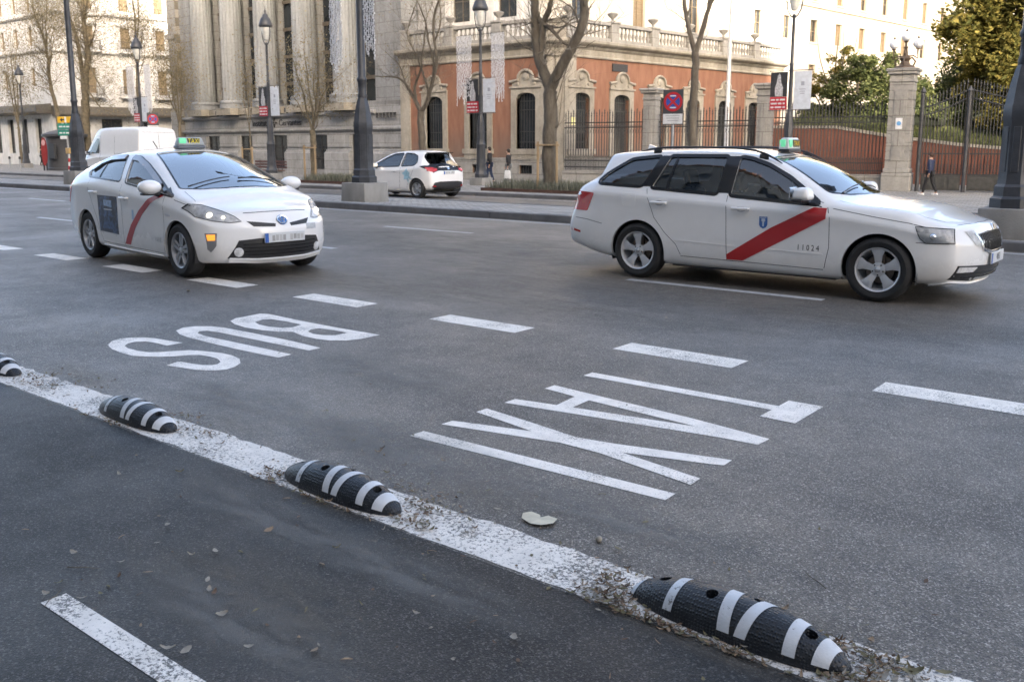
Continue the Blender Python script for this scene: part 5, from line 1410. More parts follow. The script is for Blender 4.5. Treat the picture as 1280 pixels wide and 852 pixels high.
# ---- granite institution with giant fluted columns
dC = Vector((.99719, -.0749, 0)); PC = Vector((-39.6, 38.9, 0)) - dC * 26.3
IC = thing('columned_institute', 'grey granite institute with giant fluted columns above a rusticated ground floor', 'building', PC, math.atan2(dC.y, dC.x))
Lc_ = 26.3
S0 = 26.3
cen = [-22.84, -18.66, -14.28, -9.7, -5.38]
gaps = [(-20.75, -20.0), (-16.65, -15.75), (-12.3, -11.1), (-7.75, -6.75), (-3.75, -2.55)]
ops = [(S0 + a, S0 + b_, -.05, 2.2) for a, b_ in ((-22.8, -21.1), (-18.2, -16.6), (-13.9, -12.2), (-9.2, -7.6), (-5.0, -3.6))]
b = BM(); wall_grid(b, 0, Lc_, z0, 4.2, ops, .22); mesh_obj('ground_floor_wall', b, M_STONEG, IC)
for o in ops: pane(IC, *o, .14, M_WIN, 'window', (1, 2), M_IRON)
b = BM()
for s0, s1 in zip([0] + [o[1] for o in ops], [o[0] for o in ops] + [Lc_]):
    profile_run(b, s0, s1, [(.0, z0), (.28, z0), (.28, 1.02), (.18, 1.12), (.10, 1.16), (.10, 1.26), (0, 1.28)])
    box(b, s0 + .12, s1 - .12, -.09, -.001, 1.42, 2.15)
profile_run(b, -.05, Lc_ + .05, [(0, 2.38), (.14, 2.42), (.22, 2.50), (.22, 2.60), (.05, 2.66), (0, 2.66)])
profile_run(b, -.05, Lc_ - 2.5, [(0, 3.38), (.10, 3.40), (.24, 3.48), (.24, 3.60), (.10, 3.64), (0, 3.66)])
mesh_obj('plinth_and_mouldings', b, M_STONEG, IC)
b = BM(); prof = [(0, 3.661), (.35, 3.68), (.35, 4.0), (.2, 4.1), (0, 4.12)]
for c in cen: box(b, S0 + c - 1.0, S0 + c + 1.0, -1.02, -.36, 3.661, 4.119)
for s0, s1 in zip([S0 - 24.6] + [S0 + g[1] for g in gaps[:4]], [S0 + g[0] for g in gaps]): profile_run(b, s0, s1, prof)
mesh_obj('column_pedestals', b, M_STONE, IC)
b = BM()
for s0, s1 in zip([0] + [S0 + g[1] for g in gaps], [S0 + g[0] for g in gaps] + [Lc_]): pass
for s0, s1 in ((0, S0 - 24.6), (S0 - 2.5, Lc_)): box(b, s0, s1, 0, 1.2, 4.2, 15)
for c in cen: box(b, S0 + c - .40, S0 + c + .30, .85, 1.2, 4.2, 15)
mesh_obj('upper_piers', b, M_GASH, IC)
b = BM(); box(b, 0, Lc_, 1.25, 12, z0 + .5, 15); box(b, 0, Lc_, 0, 1.24, 3.9, 4.19); mesh_obj('inner_block', b, M_STONEG, IC)
for a, c_ in [(-24.6, -23.44)] + [(cen[i] + .62, cen[i + 1] - .60) for i in range(4)] + [(-4.76, -2.5)]:
    f = BM()
    for z in (5.6, 7.4, 9.2, 11.0, 12.8): box(f, S0 + a, S0 + c_, .98, 1.08, z, z + .22)
    box(f, S0 + (a + c_) / 2 - .03, S0 + (a + c_) / 2 + .03, .99, 1.07, 4.2, 15)
    o = mesh_obj('tall_window', f, M_FRAME, IC); g = BM(); box(g, S0 + a, S0 + c_, 1.09, 1.12, 4.2, 15); mesh_obj('pane', g, M_WIN, o)
for c in cen:
    b = BM(); fl = lambda a: 1 - .06 * abs(math.sin(a * 10)) ** .6
    lathe(b, [(1.05, 4.12), (1.05, 4.42)], 32, Matrix.Translation((S0 + c, -.05, 0))); lathe(b, [(.98, 4.42), (1.03, 4.50), (1.03, 4.60), (.92, 4.70)], 32, Matrix.Translation((S0 + c, -.05, 0)))
    lathe(b, [(.80, 4.70), (.795, 8), (.77, 12), (.73, 15)], 144, Matrix.Translation((S0 + c, -.05, 0)), flute=fl)
    mesh_obj('column', b, M_STONEG2, IC, 20)
b = BM(); profile_run(b, -.4, Lc_ + .2, [(0, 15), (1.4, 15), (1.4, 16.4), (1.6, 16.6), (1.6, 18.0), (2.2, 18.4), (2.2, 19), (0, 19.2)]); box(b, 0, Lc_, 0, 12, 15, 19); mesh_obj('entablature', b, M_STONEG, IC)
for txt, x in (('Instituto', S0 - 15.35), ('Cervantes', S0 - 11.75)):
    tb = text_bm(txt, .62, .02); 
    for v in tb.verts: v.co = Vector((x + v.co.x * 1.05, -.03 - v.co.z, 3.02 + v.co.y))
    mesh_obj('lettering', tb, M_IRON, IC)
b = BM(); M = Matrix.Translation((S0 - 13.62, -.06, 3.05))
for k in range(4):
    M4 = M @ Matrix.Rotation(k * math.pi / 2, 4, 'Y'); box(b, -.07, .07, -.03, .05, .10 , .33, M4, 0, .03)
mesh_obj('emblem', b, M_IRON, IC)
for k in range(6):
    b = BM(); x = S0 - 2.25 + k * .33; lathe(b, [(.10, 0), (.06, .12), (.10, .3)], 8, Matrix.Translation((x, -.14, 3.15))); mesh_obj('letter_stand_in', b, M_IRON, IC)  # dark shapes added in place of unreadable wall lettering
for x in (S0 - 20.4, S0 - 19.9, S0 - 14.6, S0 - 11.4, S0 - 7.0, S0 - 3.0):
    b = BM(); bevel_box(b, x - .11, x + .11, -.62, -.30, 3.70, 3.98, .03, 1); box(b, x - .03, x + .03, -.5, -.4, 3.62, 3.70); mesh_obj('floodlight', b, M_IRON, IC)
# stepped anta at the left end
b = BM()
for i, (a, z1, z2) in enumerate(((.0, 4.2, 7.0), (.15, 7.0, 7.35), (0, 7.35, 9.6), (.18, 9.6, 9.95), (0, 9.95, 15))): box(b, -1.3 - a, -.001, -.3 - a, 3, z1, z2)
box(b, -1.5, -.001, -.35, 3, z0, 4.2); mesh_obj('end_pier', b, M_PIER, IC)

# ---- white corner block across the side street
LB = thing('white_corner_block', 'ornate white corner building with balconies and dark ground floor canopy, far left', 'building', (-90.93, 42.31, 0))
ops = []
for i in range(9):
    x = -1.7 - 3.05 * i
    ops += [(x - 1.05, x + .0, .7, 4.1)] if 0 else []
lows = [(-2.35 - 3.1 * i - 1.35, -2.35 - 3.1 * i, .72, 4.12) for i in range(11)]
ups = [(-2.9 - 3.05 * i - .85, -2.9 - 3.05 * i, z, z + 1.75) for i in range(11) for z in (7.2, 11.0, 14.25, 18.0)]
b = BM(); wall_grid(b, -36, 0, z0, 24, lows + ups, .4); mesh_obj('front_wall', b, M_WHITEB, LB)
for o in lows: pane(LB, *o, .3, M_WIN, 'shop_window', (1, 1), M_IRON)
for o in ups: pane(LB, *o, .25, M_SHUT, 'window', (1, 1), M_WFRAME)
b = BM(); profile_run(b, -36, .0, [(0, 4.5), (1.3, 4.52), (1.5, 4.7), (1.5, 5.3), (0, 5.5)]); mesh_obj('canopy', b, mat('canopy_bronze', (.10, .09, .075), .6), LB)
b = BM()
for z in (10.3, 13.6, 17.3): profile_run(b, -36, .0, [(0, z), (.25, z + .05), (.35, z + .15), (.35, z + .3), (0, z + .34)])
profile_run(b, -36, 0, [(0, 22.8), (.8, 23), (1.0, 23.8), (0, 24)])
mesh_obj('string_course', b, M_WHITEB, LB)
angB = math.atan2(.978, .207)
H_ = bpy.data.objects.new('street_side', None); _link(H_, LB); H_.rotation_euler = (0, 0, angB)
ops = []; lows = [(1.0 + 3.5 * i, 3.0 + 3.5 * i, z0 + .2, 4.1) for i in range(9)]
for i in range(9):
    x = 3.85 + 3.45 * i
    for z, h in ((6.6, 2.4), (11.0, 2.0), (14.6, 2.1), (18.5, 2.0)): ops.append((x - .45, x + .45, z, z + h))
b = BM(); wall_grid(b, 0, 34, z0, 24, ops + lows, .4); mesh_obj('street_wall', b, M_WHITEB, H_)
for o in ops: pane(H_, *o, .25, M_SHUT, 'window', (1, 1), M_WFRAME)
for o in lows: pane(H_, *o, .3, M_WIN, 'shop_window', (1, 1), M_IRON)
b = BM(); profile_run(b, 0, 34, [(0, 4.3), (1.2, 4.32), (1.3, 4.5), (1.3, 5.2), (0, 5.3)]); mesh_obj('canopy', b, MATS['canopy_bronze'], H_)
b = BM()
for z in (10.3, 13.9, 17.6): profile_run(b, 0, 34, [(0, z), (.25, z + .05), (.35, z + .15), (.35, z + .3), (0, z + .34)])
for i in range(9):
    x = 3.85 + 3.45 * i
    for z in (13.15, 16.85): prism(b, [(x - .8, z), (x + .8, z), (x + .8, z + .1), (x, z + .5), (x - .8, z + .1)], 1, -.2, -.001)
mesh_obj('string_course', b, M_WHITEB, H_)
for i in range(9):
    x = 3.85 + 3.45 * i
    for zb in (10.66, 6.3):
        b = BM(); box(b, x - .95, x + .95, -.75, -.001, zb - .16, zb)
        for s in (-.7, .7): prism(b, [(-.6, zb - .161), (-.001, zb - .161), (-.001, zb - .6)], 0, x + s - .08, x + s + .08)
        o = mesh_obj('balcony', b, M_WHITEB, H_)
        b = BM()
        for k in range(13): xx = x - .9 + .15 * k; box(b, xx - .012, xx + .012, -.73, -.706, zb, zb + .9)
        box(b, x - .93, x + .93, -.74, -.70, zb + .9, zb + .95)
        for yy in (-.5, -.25):
            for sx in (-.92, .92): box(b, x + sx - .012, x + sx + .012, yy, yy + .024, zb, zb + .9)
        mesh_obj('railing', b, M_IRON, o)
b = BM(); poly(b, [(-36, 0, 24), (0, 0, 24), (.207 * 34, .978 * 34, 24), (-36, 34, 24)]); mesh_obj('roof', b, MATS['roof_tile'], LB)
# more of the street, farther back: closes the views between the blocks
def plain_block(label, loc, rz, L, D, H, m, nw, nz, zf=5.5, cat='building'):
    t = thing('street_block', label, cat, loc, rz)
    ops = []
    for i in range(nw):
        x = (i + .5) * L / nw
        for k in range(nz): ops.append((x - .55, x + .55, zf + k * 3.6, zf + k * 3.6 + 2.0))
    b = BM(); wall_grid(b, 0, L, -.42, H, ops, .3)
    for q in (0, L):
        vs = [b.verts.new(p) for p in ((q, 0, -.42), (q, D, -.42), (q, D, H), (q, 0, H))]; b.faces.new(vs)
    b.faces.new([b.verts.new(p) for p in ((0, D, -.42), (L, D, -.42), (L, D, H), (0, D, H))][::-1])
    mesh_obj('walls', b, m, t)
    for o in ops: g = BM(); box(g, o[0], o[1], .2, .24, o[2], o[3]); mesh_obj('window', g, M_WIN, t)
    b = BM(); box(b, -.4, L + .4, -.4, D + .4, H, H + .6); mesh_obj('roof', b, MATS['roof_tile'], t)
    return t
plain_block('pale block closing the far end of the side street', (-96, 118, 0), 0, 46, 12, 26, M_CREAM, 12, 5)
plain_block('pale block beyond the trees at the far right of the garden', (-8, 106, 0), 0, 60, 12, 20, M_CREAM, 14, 4)
# unseen blocks added behind the camera, heights set by span for sun and shade
plain_block('unseen stone apartment house, height set for shade, on the near side of the street, behind the camera', (-18, -13, 0), rad(180), 44, 14, 34.0, M_PIER, 12, 7, 4.5)
plain_block('second unseen stone apartment house, height set for shade, on the near side of the street', (-65, -13, 0), rad(180), 60, 14, 34.0, M_CREAM, 15, 7, 4.5)
plain_block('third unseen stone apartment house, height set for shade, on the near side, right of the camera', (46, -13, 0), rad(180), 64, 14, 32.5, M_CREAM, 18, 7, 4.5)
plain_block('unseen lower apartment house, kept low to let sun through, on the near side, far right of the camera', (68, -13, 0), rad(180), 21.9, 14, 22.5, M_PIER, 6, 4, 4.5)
plain_block('unseen tall block added for its shade on the near side, beyond the lower apartment house', (131, -13, 0), rad(180), 62.9, 14, 52, M_PIER, 18, 12, 4.5)
# ============================================================ STREET FURNITURE
M_POST = mat('painted_cast_iron', (.042, .045, .052), .42, var=.3, vscale=5, bump=.12, bscale=50)
M_CONC = mat('concrete_block', (.20, .195, .185), .9, col2=(.29, .285, .27), vscale=2.2, bump=.3, streak=2.)
M_GALV = mat('galvanised_pole', (.33, .34, .35), .45, metal=.5)
M_SIGNRED = mat('sign_red', (.42, .02, .025), .4); M_SIGNBLUE = mat('sign_blue', (.03, .07, .33), .4); M_SIGNWHITE = mat('sign_white', (.62, .63, .64), .4)
M_CORTEN = mat('rusted_steel_edging', (.085, .045, .032), .8, var=.35, vscale=6)
M_WOOD = mat('stake_wood', (.30, .22, .13), .85, var=.25, vscale=8, streak=6.)
M_ASHLEAF = None

def big_post(x, y, label):
    z = .10 if y < 18 else gz(y)
    t = thing('tall_street_post', label, 'lamp post', (x, y, z), rad(2))
    b = BM(); bevel_box(b, -.44, .44, -.44, .44, -.12, .46, .02, 2, None, .02, .02); mesh_obj('concrete_base', b, M_CONC, t, 40)
    b = BM(); oc = Matrix.Rotation(rad(22.5), 4, 'Z')
    prof = [(.345, .455), (.345, .60), (.30, .64), (.295, .78), (.262, .82), (.250, .90), (.245, 1.75), (.262, 1.80), (.262, 1.98), (.245, 2.02), (.20, 2.30), (.145, 2.52), (.115, 2.60)]
    lathe(b, prof, 8, oc)
    for k in range(8):     # raised panels on the faces
        M = Matrix.Rotation(k * math.pi / 4, 4, 'Z'); c = .245 * math.cos(math.pi / 8)
        bevel_box(b, c - .002, c + .012, -.055, .055, 1.0, 1.68, .006, 1, M)
    mesh_obj('pedestal', b, M_POST, t, 25)
    b = BM(); lathe(b, [(.118, 2.60), (.125, 2.66), (.105, 2.72), (.105, 2.98), (.128, 3.02), (.128, 3.08), (.102, 3.12), (.098, 6), (.075, 11.5), (.06, 12)], 20); mesh_obj('shaft', b, M_POST, t, 40)
    b = BM()
    for s in (-1, 1):
        tube(b, [(0, 0, 10.6), (0, s * .8, 11.2), (0, s * 1.8, 11.7), (0, s * 2.6, 11.8)], [.05, .045, .04, .035], 8)
        bevel_box(b, -.16, .16, *sorted((s * 2.4, s * 3.1)), 11.68, 11.84, .04, 2)
    mesh_obj('lantern_arm', b, M_POST, t, 40)
    return t
big_post(-18.0, 16.25, 'tall dark post on a concrete block, on the median before the small hatchback')
big_post(-2.87, 15.85, 'tall dark post cut by the right edge, behind the estate taxi nose')
big_post(-34.9, 17.1, 'tall dark post with a thick base between the green direction board and the panel van')

M_LAMPGLASS = mat('lantern_glass', (.50, .50, .47), .2, spec=.6)
def street_lamp(x, y, label, banners=True, curtains=False, cl=''):
    z = gz(y); t = thing('street_lamp', label, 'street lamp', (x, y, z), rad(0), 'old fashioned street lamps along the far pavement')
    b = BM(); bevel_box(b, -.36, .36, -.36, .36, -.1, .40, .02, 2); mesh_obj('concrete_base', b, M_CONC, t, 40)
    b = BM(); lathe(b, [(.30, .401), (.30, .55), (.26, .62), (.24, .72), (.215, .85), (.20, 1.75), (.215, 1.82), (.18, 1.9), (.16, 2.05), (.17, 2.6), (.11, 3.0), (.085, 3.1), (.10, 3.15), (.075, 3.2)], 8, Matrix.Rotation(rad(22.5), 4, 'Z')); mesh_obj('pedestal', b, M_POST, t, 25)
    b = BM(); lathe(b, [(.078, 3.2), (.072, 4.8), (.085, 4.85), (.065, 4.9), (.055, 6.55), (.075, 6.6), (.05, 6.66)], 14)
    for s in (-1, 1): tube(b, [(0, 0, 6.5), (s * .14, 0, 6.62), (s * .26, 0, 6.82), (s * .31, 0, 7.15), (s * .31, 0, 7.42)], .024, 6)
    mesh_obj('shaft', b, M_POST, t, 40)
    b = BM(); lathe(b, [(.05, 6.78), (.11, 6.80), (.255, 7.40), (.25, 7.41)], 16); l = mesh_obj('lantern', b, M_LAMPGLASS, t, 50)
    b = BM(); lathe(b, [(.30, 7.38), (.34, 7.42), (.335, 7.52), (.27, 7.68), (.22, 7.80), (.15, 7.86), (.14, 7.93), (.09, 8.0), (.045, 8.04), (.06, 8.12), (.02, 8.2), (.01, 8.36)], 18); mesh_obj('lantern_cap', b, M_POST, l, 50)
    if banners:
        b = BM()
        for zz in (3.15, 4.62): tube(b, [(-.85, 0, zz), (.85, 0, zz)], .014, 6)
        mesh_obj('banner_arm', b, M_POST, t)
        b = BM(); box(b, .13, .80, -.006, .006, 3.18, 4.58); w_ = mesh_obj('white_banner', b, mat('banner_white', (.58, .62, .68), .7), t)
        b = BM(); box(b, .40, .53, -.012, -.0065, 4.05, 4.20)
        for k in range(3): box(b, .34 + .02 * k, .59 - .02 * k, -.012, -.0065, 3.9 - k * .08, 3.93 - k * .08)
        mesh_obj('banner_print', b, mat('banner_print_grey', (.32, .34, .40), .7), w_)
        b = BM(); box(b, -.80, -.13, -.006, .006, 3.66, 4.58); p = mesh_obj('picture_banner', b, mat('banner_dark', (.03, .03, .033), .6, var=.4, vscale=6), t)
        b = BM(); prism(b, [(-.60, 3.68), (-.62, 4.0), (-.55, 4.2), (-.52, 4.44), (-.46, 4.52), (-.40, 4.44), (-.38, 4.2), (-.30, 4.0), (-.30, 3.68)], 1, -.012, -.0065); mesh_obj('banner_figure', b, mat('banner_figure_pale', (.40, .40, .42), .7, var=.5, vscale=14), p)
        b = BM(); box(b, -.80, -.13, -.006, .006, 3.18, 3.655); r_ = mesh_obj('red_banner', b, mat('banner_red', (.42, .02, .035), .6), t)
        b = BM()
        for k in range(3):
            x_ = -.76
            for wd in ((.16, .10, .20), (.24, .14, .08), (.12, .26, .10))[k]: box(b, x_, x_ + wd, -.012, -.0065, 3.52 - k * .14, 3.58 - k * .14); x_ += wd + .05
        mesh_obj('banner_print', b, M_SIGNWHITE, r_)
    if curtains:
        for s in (-1, 1): light_curtain(x + s * .95, y + .0, z + 6.42, .80 if s < 0 else .66, 2.95 if s < 0 else 2.85, '%s of the two white strands curtains on the lamp %s' % ('left' if s < 0 else 'right', cl), s)
    return t
M_STRAND = mat('white_light_strands', (.62, .63, .66), .5)
def light_curtain(x, y, z, w_, h, label, s=1, n=13, arm=None):
    t = thing('light_curtain', label, 'decoration', (x, y, z), 0, 'unlit christmas light curtains hung on posts')
    b = BM(); x0, x1 = (-w_ / 2, w_ / 2); tube(b, [(x0 - (.6 if s > 0 else 0), 0, 0), (x1 + (.6 if s < 0 else 0), 0, 0)], .012, 5); mesh_obj('hanging_bar', b, M_POST, t)
    rr = random.Random(int(x * 10)); b = BM()
    for i in range(n):
        xx = x0 + w_ * i / (n - 1); L = h * rr.uniform(.82, 1.0); zz = 0
        tube(b, [(xx, 0, 0), (xx + rr.uniform(-.015, .015), 0, -L)], .006, 4)
        while zz < L - .05:
            dz = rr.uniform(.03, .075); q = rr.uniform(.010, .024); yy = rr.uniform(-.02, .02); dx = rr.uniform(-.012, .012)
            box(b, xx + dx - q, xx + dx + q, yy - .008, yy + .008, -zz - dz * .8, -zz); zz += dz
    mesh_obj('light_strands', b, M_STRAND, t)
    return t
street_lamp(-26.3, 30.5, 'street lamp with banners between the two people and the orange palace, tallest in view', True, True, 'by the orange palace')
street_lamp(-38.1, 28.3, 'street lamp standing before the fluted columns, left of the tree with stakes')
street_lamp(-52.3, 29.6, 'street lamp with banners rising just above the white van roof', True, True, 'above the white van')
street_lamp(-78.4, 34.1, 'plain street lamp without banners at the far left edge', False)
street_lamp(-14.1, 34.3, 'street lamp with banners in front of the iron fence, behind the estate taxi roof sign')
light_curtain(-18.95, 16.25, 6.3, .42, 3.0, 'short white light curtain left of the tall median post, before the fluted columns', -1, 7)
light_curtain(-17.68, 16.25, 6.3, .34, 2.75, 'short white light curtain just right of the tall median post', 1, 6)

def disc(bm, r, y0, y1, x=0, z=0, n=28, r0=0):
    lathe(bm, [(r, 0), (r, y1 - y0)], n, Matrix.Translation((x, y1, z)) @ Matrix.Rotation(rad(90), 4, 'X'))
def no_stop_sign(x, y, rz, label, h=2.75):
    t = thing('no_stopping_sign', label, 'road sign', (x, y, gz(y)), rz)
    b = BM(); tube(b, [(0, .04, -.1), (0, .04, h + .35)], .035, 10); mesh_obj('pole', b, M_GALV, t, 50)
    b = BM(); bevel_box(b, -.31, .31, -.004, .012, h - .42, h + .62, .004, 1); mesh_obj('back_board', b, mat('sign_board_dark', (.05, .055, .06), .5), t)
    z = h + .26
    b = BM(); disc(b, .29, -.012, -.0045, 0, z); f = mesh_obj('sign_face', b, M_SIGNBLUE, t)
    b = BM()
    for k in range(36):      # ring
        a0, a1 = k * math.pi / 18, (k + 1) * math.pi / 18
        q = [(.29 * math.cos(a0), .29 * math.sin(a0)), (.29 * math.cos(a1), .29 * math.sin(a1)), (.215 * math.cos(a1), .215 * math.sin(a1)), (.215 * math.cos(a0), .215 * math.sin(a0))]
        b.faces.new([b.verts.new((px, -.0145, z + pz)) for px, pz in q])
    mesh_obj('red_ring', b, M_SIGNRED, f)
    b = BM()
    for s in (-1, 1):
        M = Matrix.Translation((0, -.0155 - .0006 * s, z)) @ Matrix.Rotation(rad(45 * s), 4, 'Y'); box(b, -.033, .033, -.0002, .0002, -.22, .22, M)
    mesh_obj('red_cross', b, M_SIGNRED, f)
    b = BM(); box(b, -.09, .09, -.019, -.017, z + .155, z + .19); box(b, -.09, .09, -.019, -.017, z - .19, z - .155); mesh_obj('small_plates', b, M_SIGNWHITE, f)
    b = BM(); bevel_box(b, -.30, .30, -.012, -.005, h - .40, h - .10, .004, 1); p = mesh_obj('lower_plate', b, M_SIGNWHITE, t)
    b = BM()
    for k in range(3): box(b, -.22 + .03 * k, .22 - .02 * k, -.0145, -.0125, h - .17 - k * .07, h - .145 - k * .07)
    mesh_obj('plate_print', b, mat('print_grey', (.35, .36, .38), .6), p)
no_stop_sign(-14.03, 25.2, rad(14), 'red and blue no stopping sign on a grey pole in front of the fence', 2.75)
no_stop_sign(-50.0, 29.0, rad(68), 'small no stopping sign turned sideways, beside the white van', 3.0)

# direction board
t = thing('direction_sign', 'green and yellow direction board on a grey pole at the left', 'road sign', (-62.0, 29.7, gz(29.7)), rad(25))
b = BM(); tube(b, [(0, .05, -.1), (0, .05, 3.6)], .06, 10); tube(b, [(0, .05, 0), (.35, .05, 0)], .05, 6); mesh_obj('pole', b, M_GALV, t, 50)
b = BM(); bevel_box(b, -.62, .58, -.02, .02, 3.25, 3.66, .02, 1); y_ = mesh_obj('yellow_board', b, mat('sign_yellow', (.60, .36, .02), .5), t)
b = BM(); prism(b, [(-.42, 3.45), (-.25, 3.58), (-.25, 3.5), (-.05, 3.5), (-.05, 3.4), (-.25, 3.4), (-.25, 3.32)], 1, -.03, -.021); mesh_obj('arrow', b, M_BLK, y_)
b = BM(); box(b, -.05, .08, -.035, -.021, 3.26, 3.65); mesh_obj('white_plate', b, M_SIGNWHITE, y_)
for k, zz in enumerate((2.83, 2.42)):
    b = BM(); bevel_box(b, -.66, .66, -.02, .02, zz, zz + .37, .02, 1); g_ = mesh_obj('green_board', b, mat('sign_green', (.02, .20, .15), .5), t)
    b = BM()
    x_ = -.52
    for wd in (.22, .12, .34) if k else (.26, .14, .30): box(b, x_, x_ + wd, -.03, -.021, zz + .13, zz + .22); x_ += wd + .08
    mesh_obj('board_print', b, M_SIGNWHITE, g_)
b = BM(); bevel_box(b, -.52, -.0, -.02, .02, 2.18, 2.40, .02, 1); mesh_obj('small_white_board', b, M_SIGNWHITE, t)

# dark kiosk, red board, bollards, barrier post
t = thing('kiosk', 'dark round newspaper kiosk behind the red oval board', 'kiosk', (-64.6, 30.8, gz(30.8)))
b = BM(); lathe(b, [(1.25, 0), (1.25, .25), (1.2, .3), (1.2, 2.3), (1.45, 2.4), (1.45, 2.55), (.9, 2.75), (0.1, 2.95)], 16); mesh_obj('cabin', b, mat('kiosk_dark', (.05, .052, .058), .5), t, 30)
b = BM(); bevel_box(b, .2, 1.0, -1.26, -1.1, .9, 1.9, .02, 1); mesh_obj('shutter', b, M_IRON, t)
t = thing('advert_board', 'red oval topped board on two legs at the kerb, far left', 'sign', (-64.3, 29.2, gz(29.2)), rad(20))
b = BM(); prism(b, [(.23 * math.cos(a), 1.35 + .95 * math.sin(a)) for a in [i * math.pi / 10 for i in range(20)]], 1, -.04, .04); bo = mesh_obj('board', b, mat('board_red', (.22, .02, .02), .5), t, 30)
b = BM(); prism(b, [(.16 * math.cos(a), 1.95 + .2 * math.sin(a)) for a in [i * math.pi / 6 for i in range(12)]], 1, -.05, -.041); mesh_obj('board_medallion', b, mat('medallion', (.5, .3, .3), .5), bo)
b = BM(); box(b, -.16, -.08, -.03, .03, -.02, .6); box(b, .08, .16, -.03, .03, -.02, .6); mesh_obj('legs', b, M_IRON, t)
for x, lab in ((-65.5, 'thin grey bollard nearest the left edge of the photo'), (-63.95, 'thin grey bollard right of the first one, in front of the street lamp')):
    t = thing('bollard', lab, 'bollard', (x, 27.4, gz(27.4)), 0, 'bollards on the far pavement')
    b = BM(); lathe(b, [(.07, -.05), (.06, .05), (.055, .85)], 12); mesh_obj('shaft', b, M_GALV, t, 40)
    b = BM(); lathe(b, [(.065, .85), (.08, .90), (.07, .98), (.03, 1.03)], 12); mesh_obj('cap', b, M_IRON, t, 50)
t = thing('barrier_post', 'leaning red and white barrier post with a small yellow box, left of the panel van', 'barrier', (-58.9, 28.2, gz(28.2)), 0)
for k in range(5):
    b = BM(); tube(b, [(.03 * k, 0, .24 * k), (.03 * (k + 1), 0, .24 * (k + 1))], .06, 8); mesh_obj('band', b, M_SIGNRED if k % 2 else M_SIGNWHITE, t)
b = BM(); bevel_box(b, -.1, .38, -.1, .1, 1.24, 1.6, .03, 1); mesh_obj('box', b, mat('box_ochre', (.45, .30, .12), .6), t)

# bench
t = thing('bench', 'dark red wooden bench on stone supports below the fluted columns', 'bench', (-42.3, 31.0, gz(31)), rad(0))
b = BM()
for k in range(3): bevel_box(b, -1.4, 1.4, -.3 + .2 * k, -.14 + .2 * k, .44, .49, .01, 1)
mesh_obj('seat', b, mat('bench_wood', (.10, .045, .035), .6), t)
b = BM()
for k in range(3): bevel_box(b, -1.4, 1.4, .34, .38, .56 + .15 * k, .67 + .15 * k, .01, 1)
mesh_obj('backrest', b, MATS['bench_wood'], t)
for s in (-1, 1):
    b = BM(); box(b, s * 1.0 - .12, s * 1.0 + .12, -.25, .3, -.02, .439); mesh_obj('support', b, M_CONC, t)
    b = BM(); tube(b, [(s * 1.0, .3, .3), (s * 1.0, .36, .5), (s * 1.0, .40, 1.0)], .02, 6); tube(b, [(s * 1.45, -.25, .5), (s * 1.5, -.2, .68), (s * 1.45, .3, .66)], .018, 6); mesh_obj('arm_support', b, M_IRON, t)

# flagpole
t = thing('flagpole', 'thin white flagpole standing inside the fence before the orange palace', 'flagpole', (-20.4, 42.0, -.38))
b = BM(); lathe(b, [(.16, 0), (.12, .4), (.10, 3), (.06, 9.2), (.10, 9.25), (.04, 9.4)], 14); mesh_obj('pole', b, mat('white_gloss_pole', (.70, .70, .70), .35), t, 50)
b = BM(); tube(b, [(.12, 0, 1.0), (.14, 0, 5), (.08, 0, 9.2)], .008, 4); tube(b, [(0, 0, 8.6), (.45, 0, 8.62)], .02, 5); mesh_obj('halyard', b, M_GALV, t)

# ============================================================ IRON FENCE, PILLARS, GATE
FA = Vector((-27.44, 38.3, -.38)); fu = math.atan2(.141, .99)
def fence_pt(s, y=0): return Vector((FA.x + math.cos(fu) * s - math.sin(fu) * y, FA.y + math.sin(fu) * s + math.cos(fu) * y, -.38))
def fence_bay(s0, s1, label, h=3.45, gap=.145):
    t = thing('iron_fence', label, 'fence', fence_pt(s0), fu, 'iron railings between stone pillars'); L = s1 - s0
    b = BM(); box(b, 0, L, -.24, .24, -.05, .52); box(b, 0, L, -.29, .29, .521, .66); mesh_obj('stone_plinth', b, M_PIER, t)
    b = BM(); n = int(L / gap)
    for i in range(n + 1):
        x = .06 + (L - .12) * i / n; tall = h + (.12 if i % 2 else 0)
        tube(b, [(x, 0, .66), (x, 0, tall - .16)], .024, 4, caps=False)
        lathe(b, [(.016, tall - .16), (.042, tall - .10), (.012, tall - .06), (.034, tall - .03), (.002, tall + .10)], 4, Matrix.Translation((x, 0, 0)), caps=False)
        lathe(b, [(.02, 1.62), (.04, 1.66), (.02, 1.70)], 4, Matrix.Translation((x, 0, 0)), caps=False)
        if i < n:      # dog bars and scrolls
            xm = x + (L - .12) / n / 2
            tube(b, [(xm, 0, .66), (xm, 0, 1.26)], .018, 4, caps=False); lathe(b, [(.013, 1.26), (.035, 1.31), (.003, 1.42)], 4, Matrix.Translation((xm, 0, 0)), caps=False)
            tube(b, [(xm + .035 * math.cos(a), 0, h - .62 + .035 * math.sin(a)) for a in [k * math.pi / 3 for k in range(7)]], .010, 4, caps=False)
            tube(b, [(xm, 0, h - .98), (xm + .03, 0, h - .85), (xm, 0, h - .78)], .014, 4, caps=False)
    mesh_obj('railing_bars', b, M_IRON, t)
    b = BM()
    for z in (.80, 1.12, h - .72, h - .48): box(b, 0, L, -.025, .025, z, z + .05)
    mesh_obj('rails', b, M_IRON, t)
    return t
fence_bay(.0, 4.25, 'iron railings from the palace corner to the first stone pillar')
fence_bay(5.05, 9.70, 'iron railings with the flagpole behind, between the two slim stone pillars')
fence_bay(10.52, 15.2, 'iron railings with the red garden wall behind, left of the large stone pillar', 3.55)
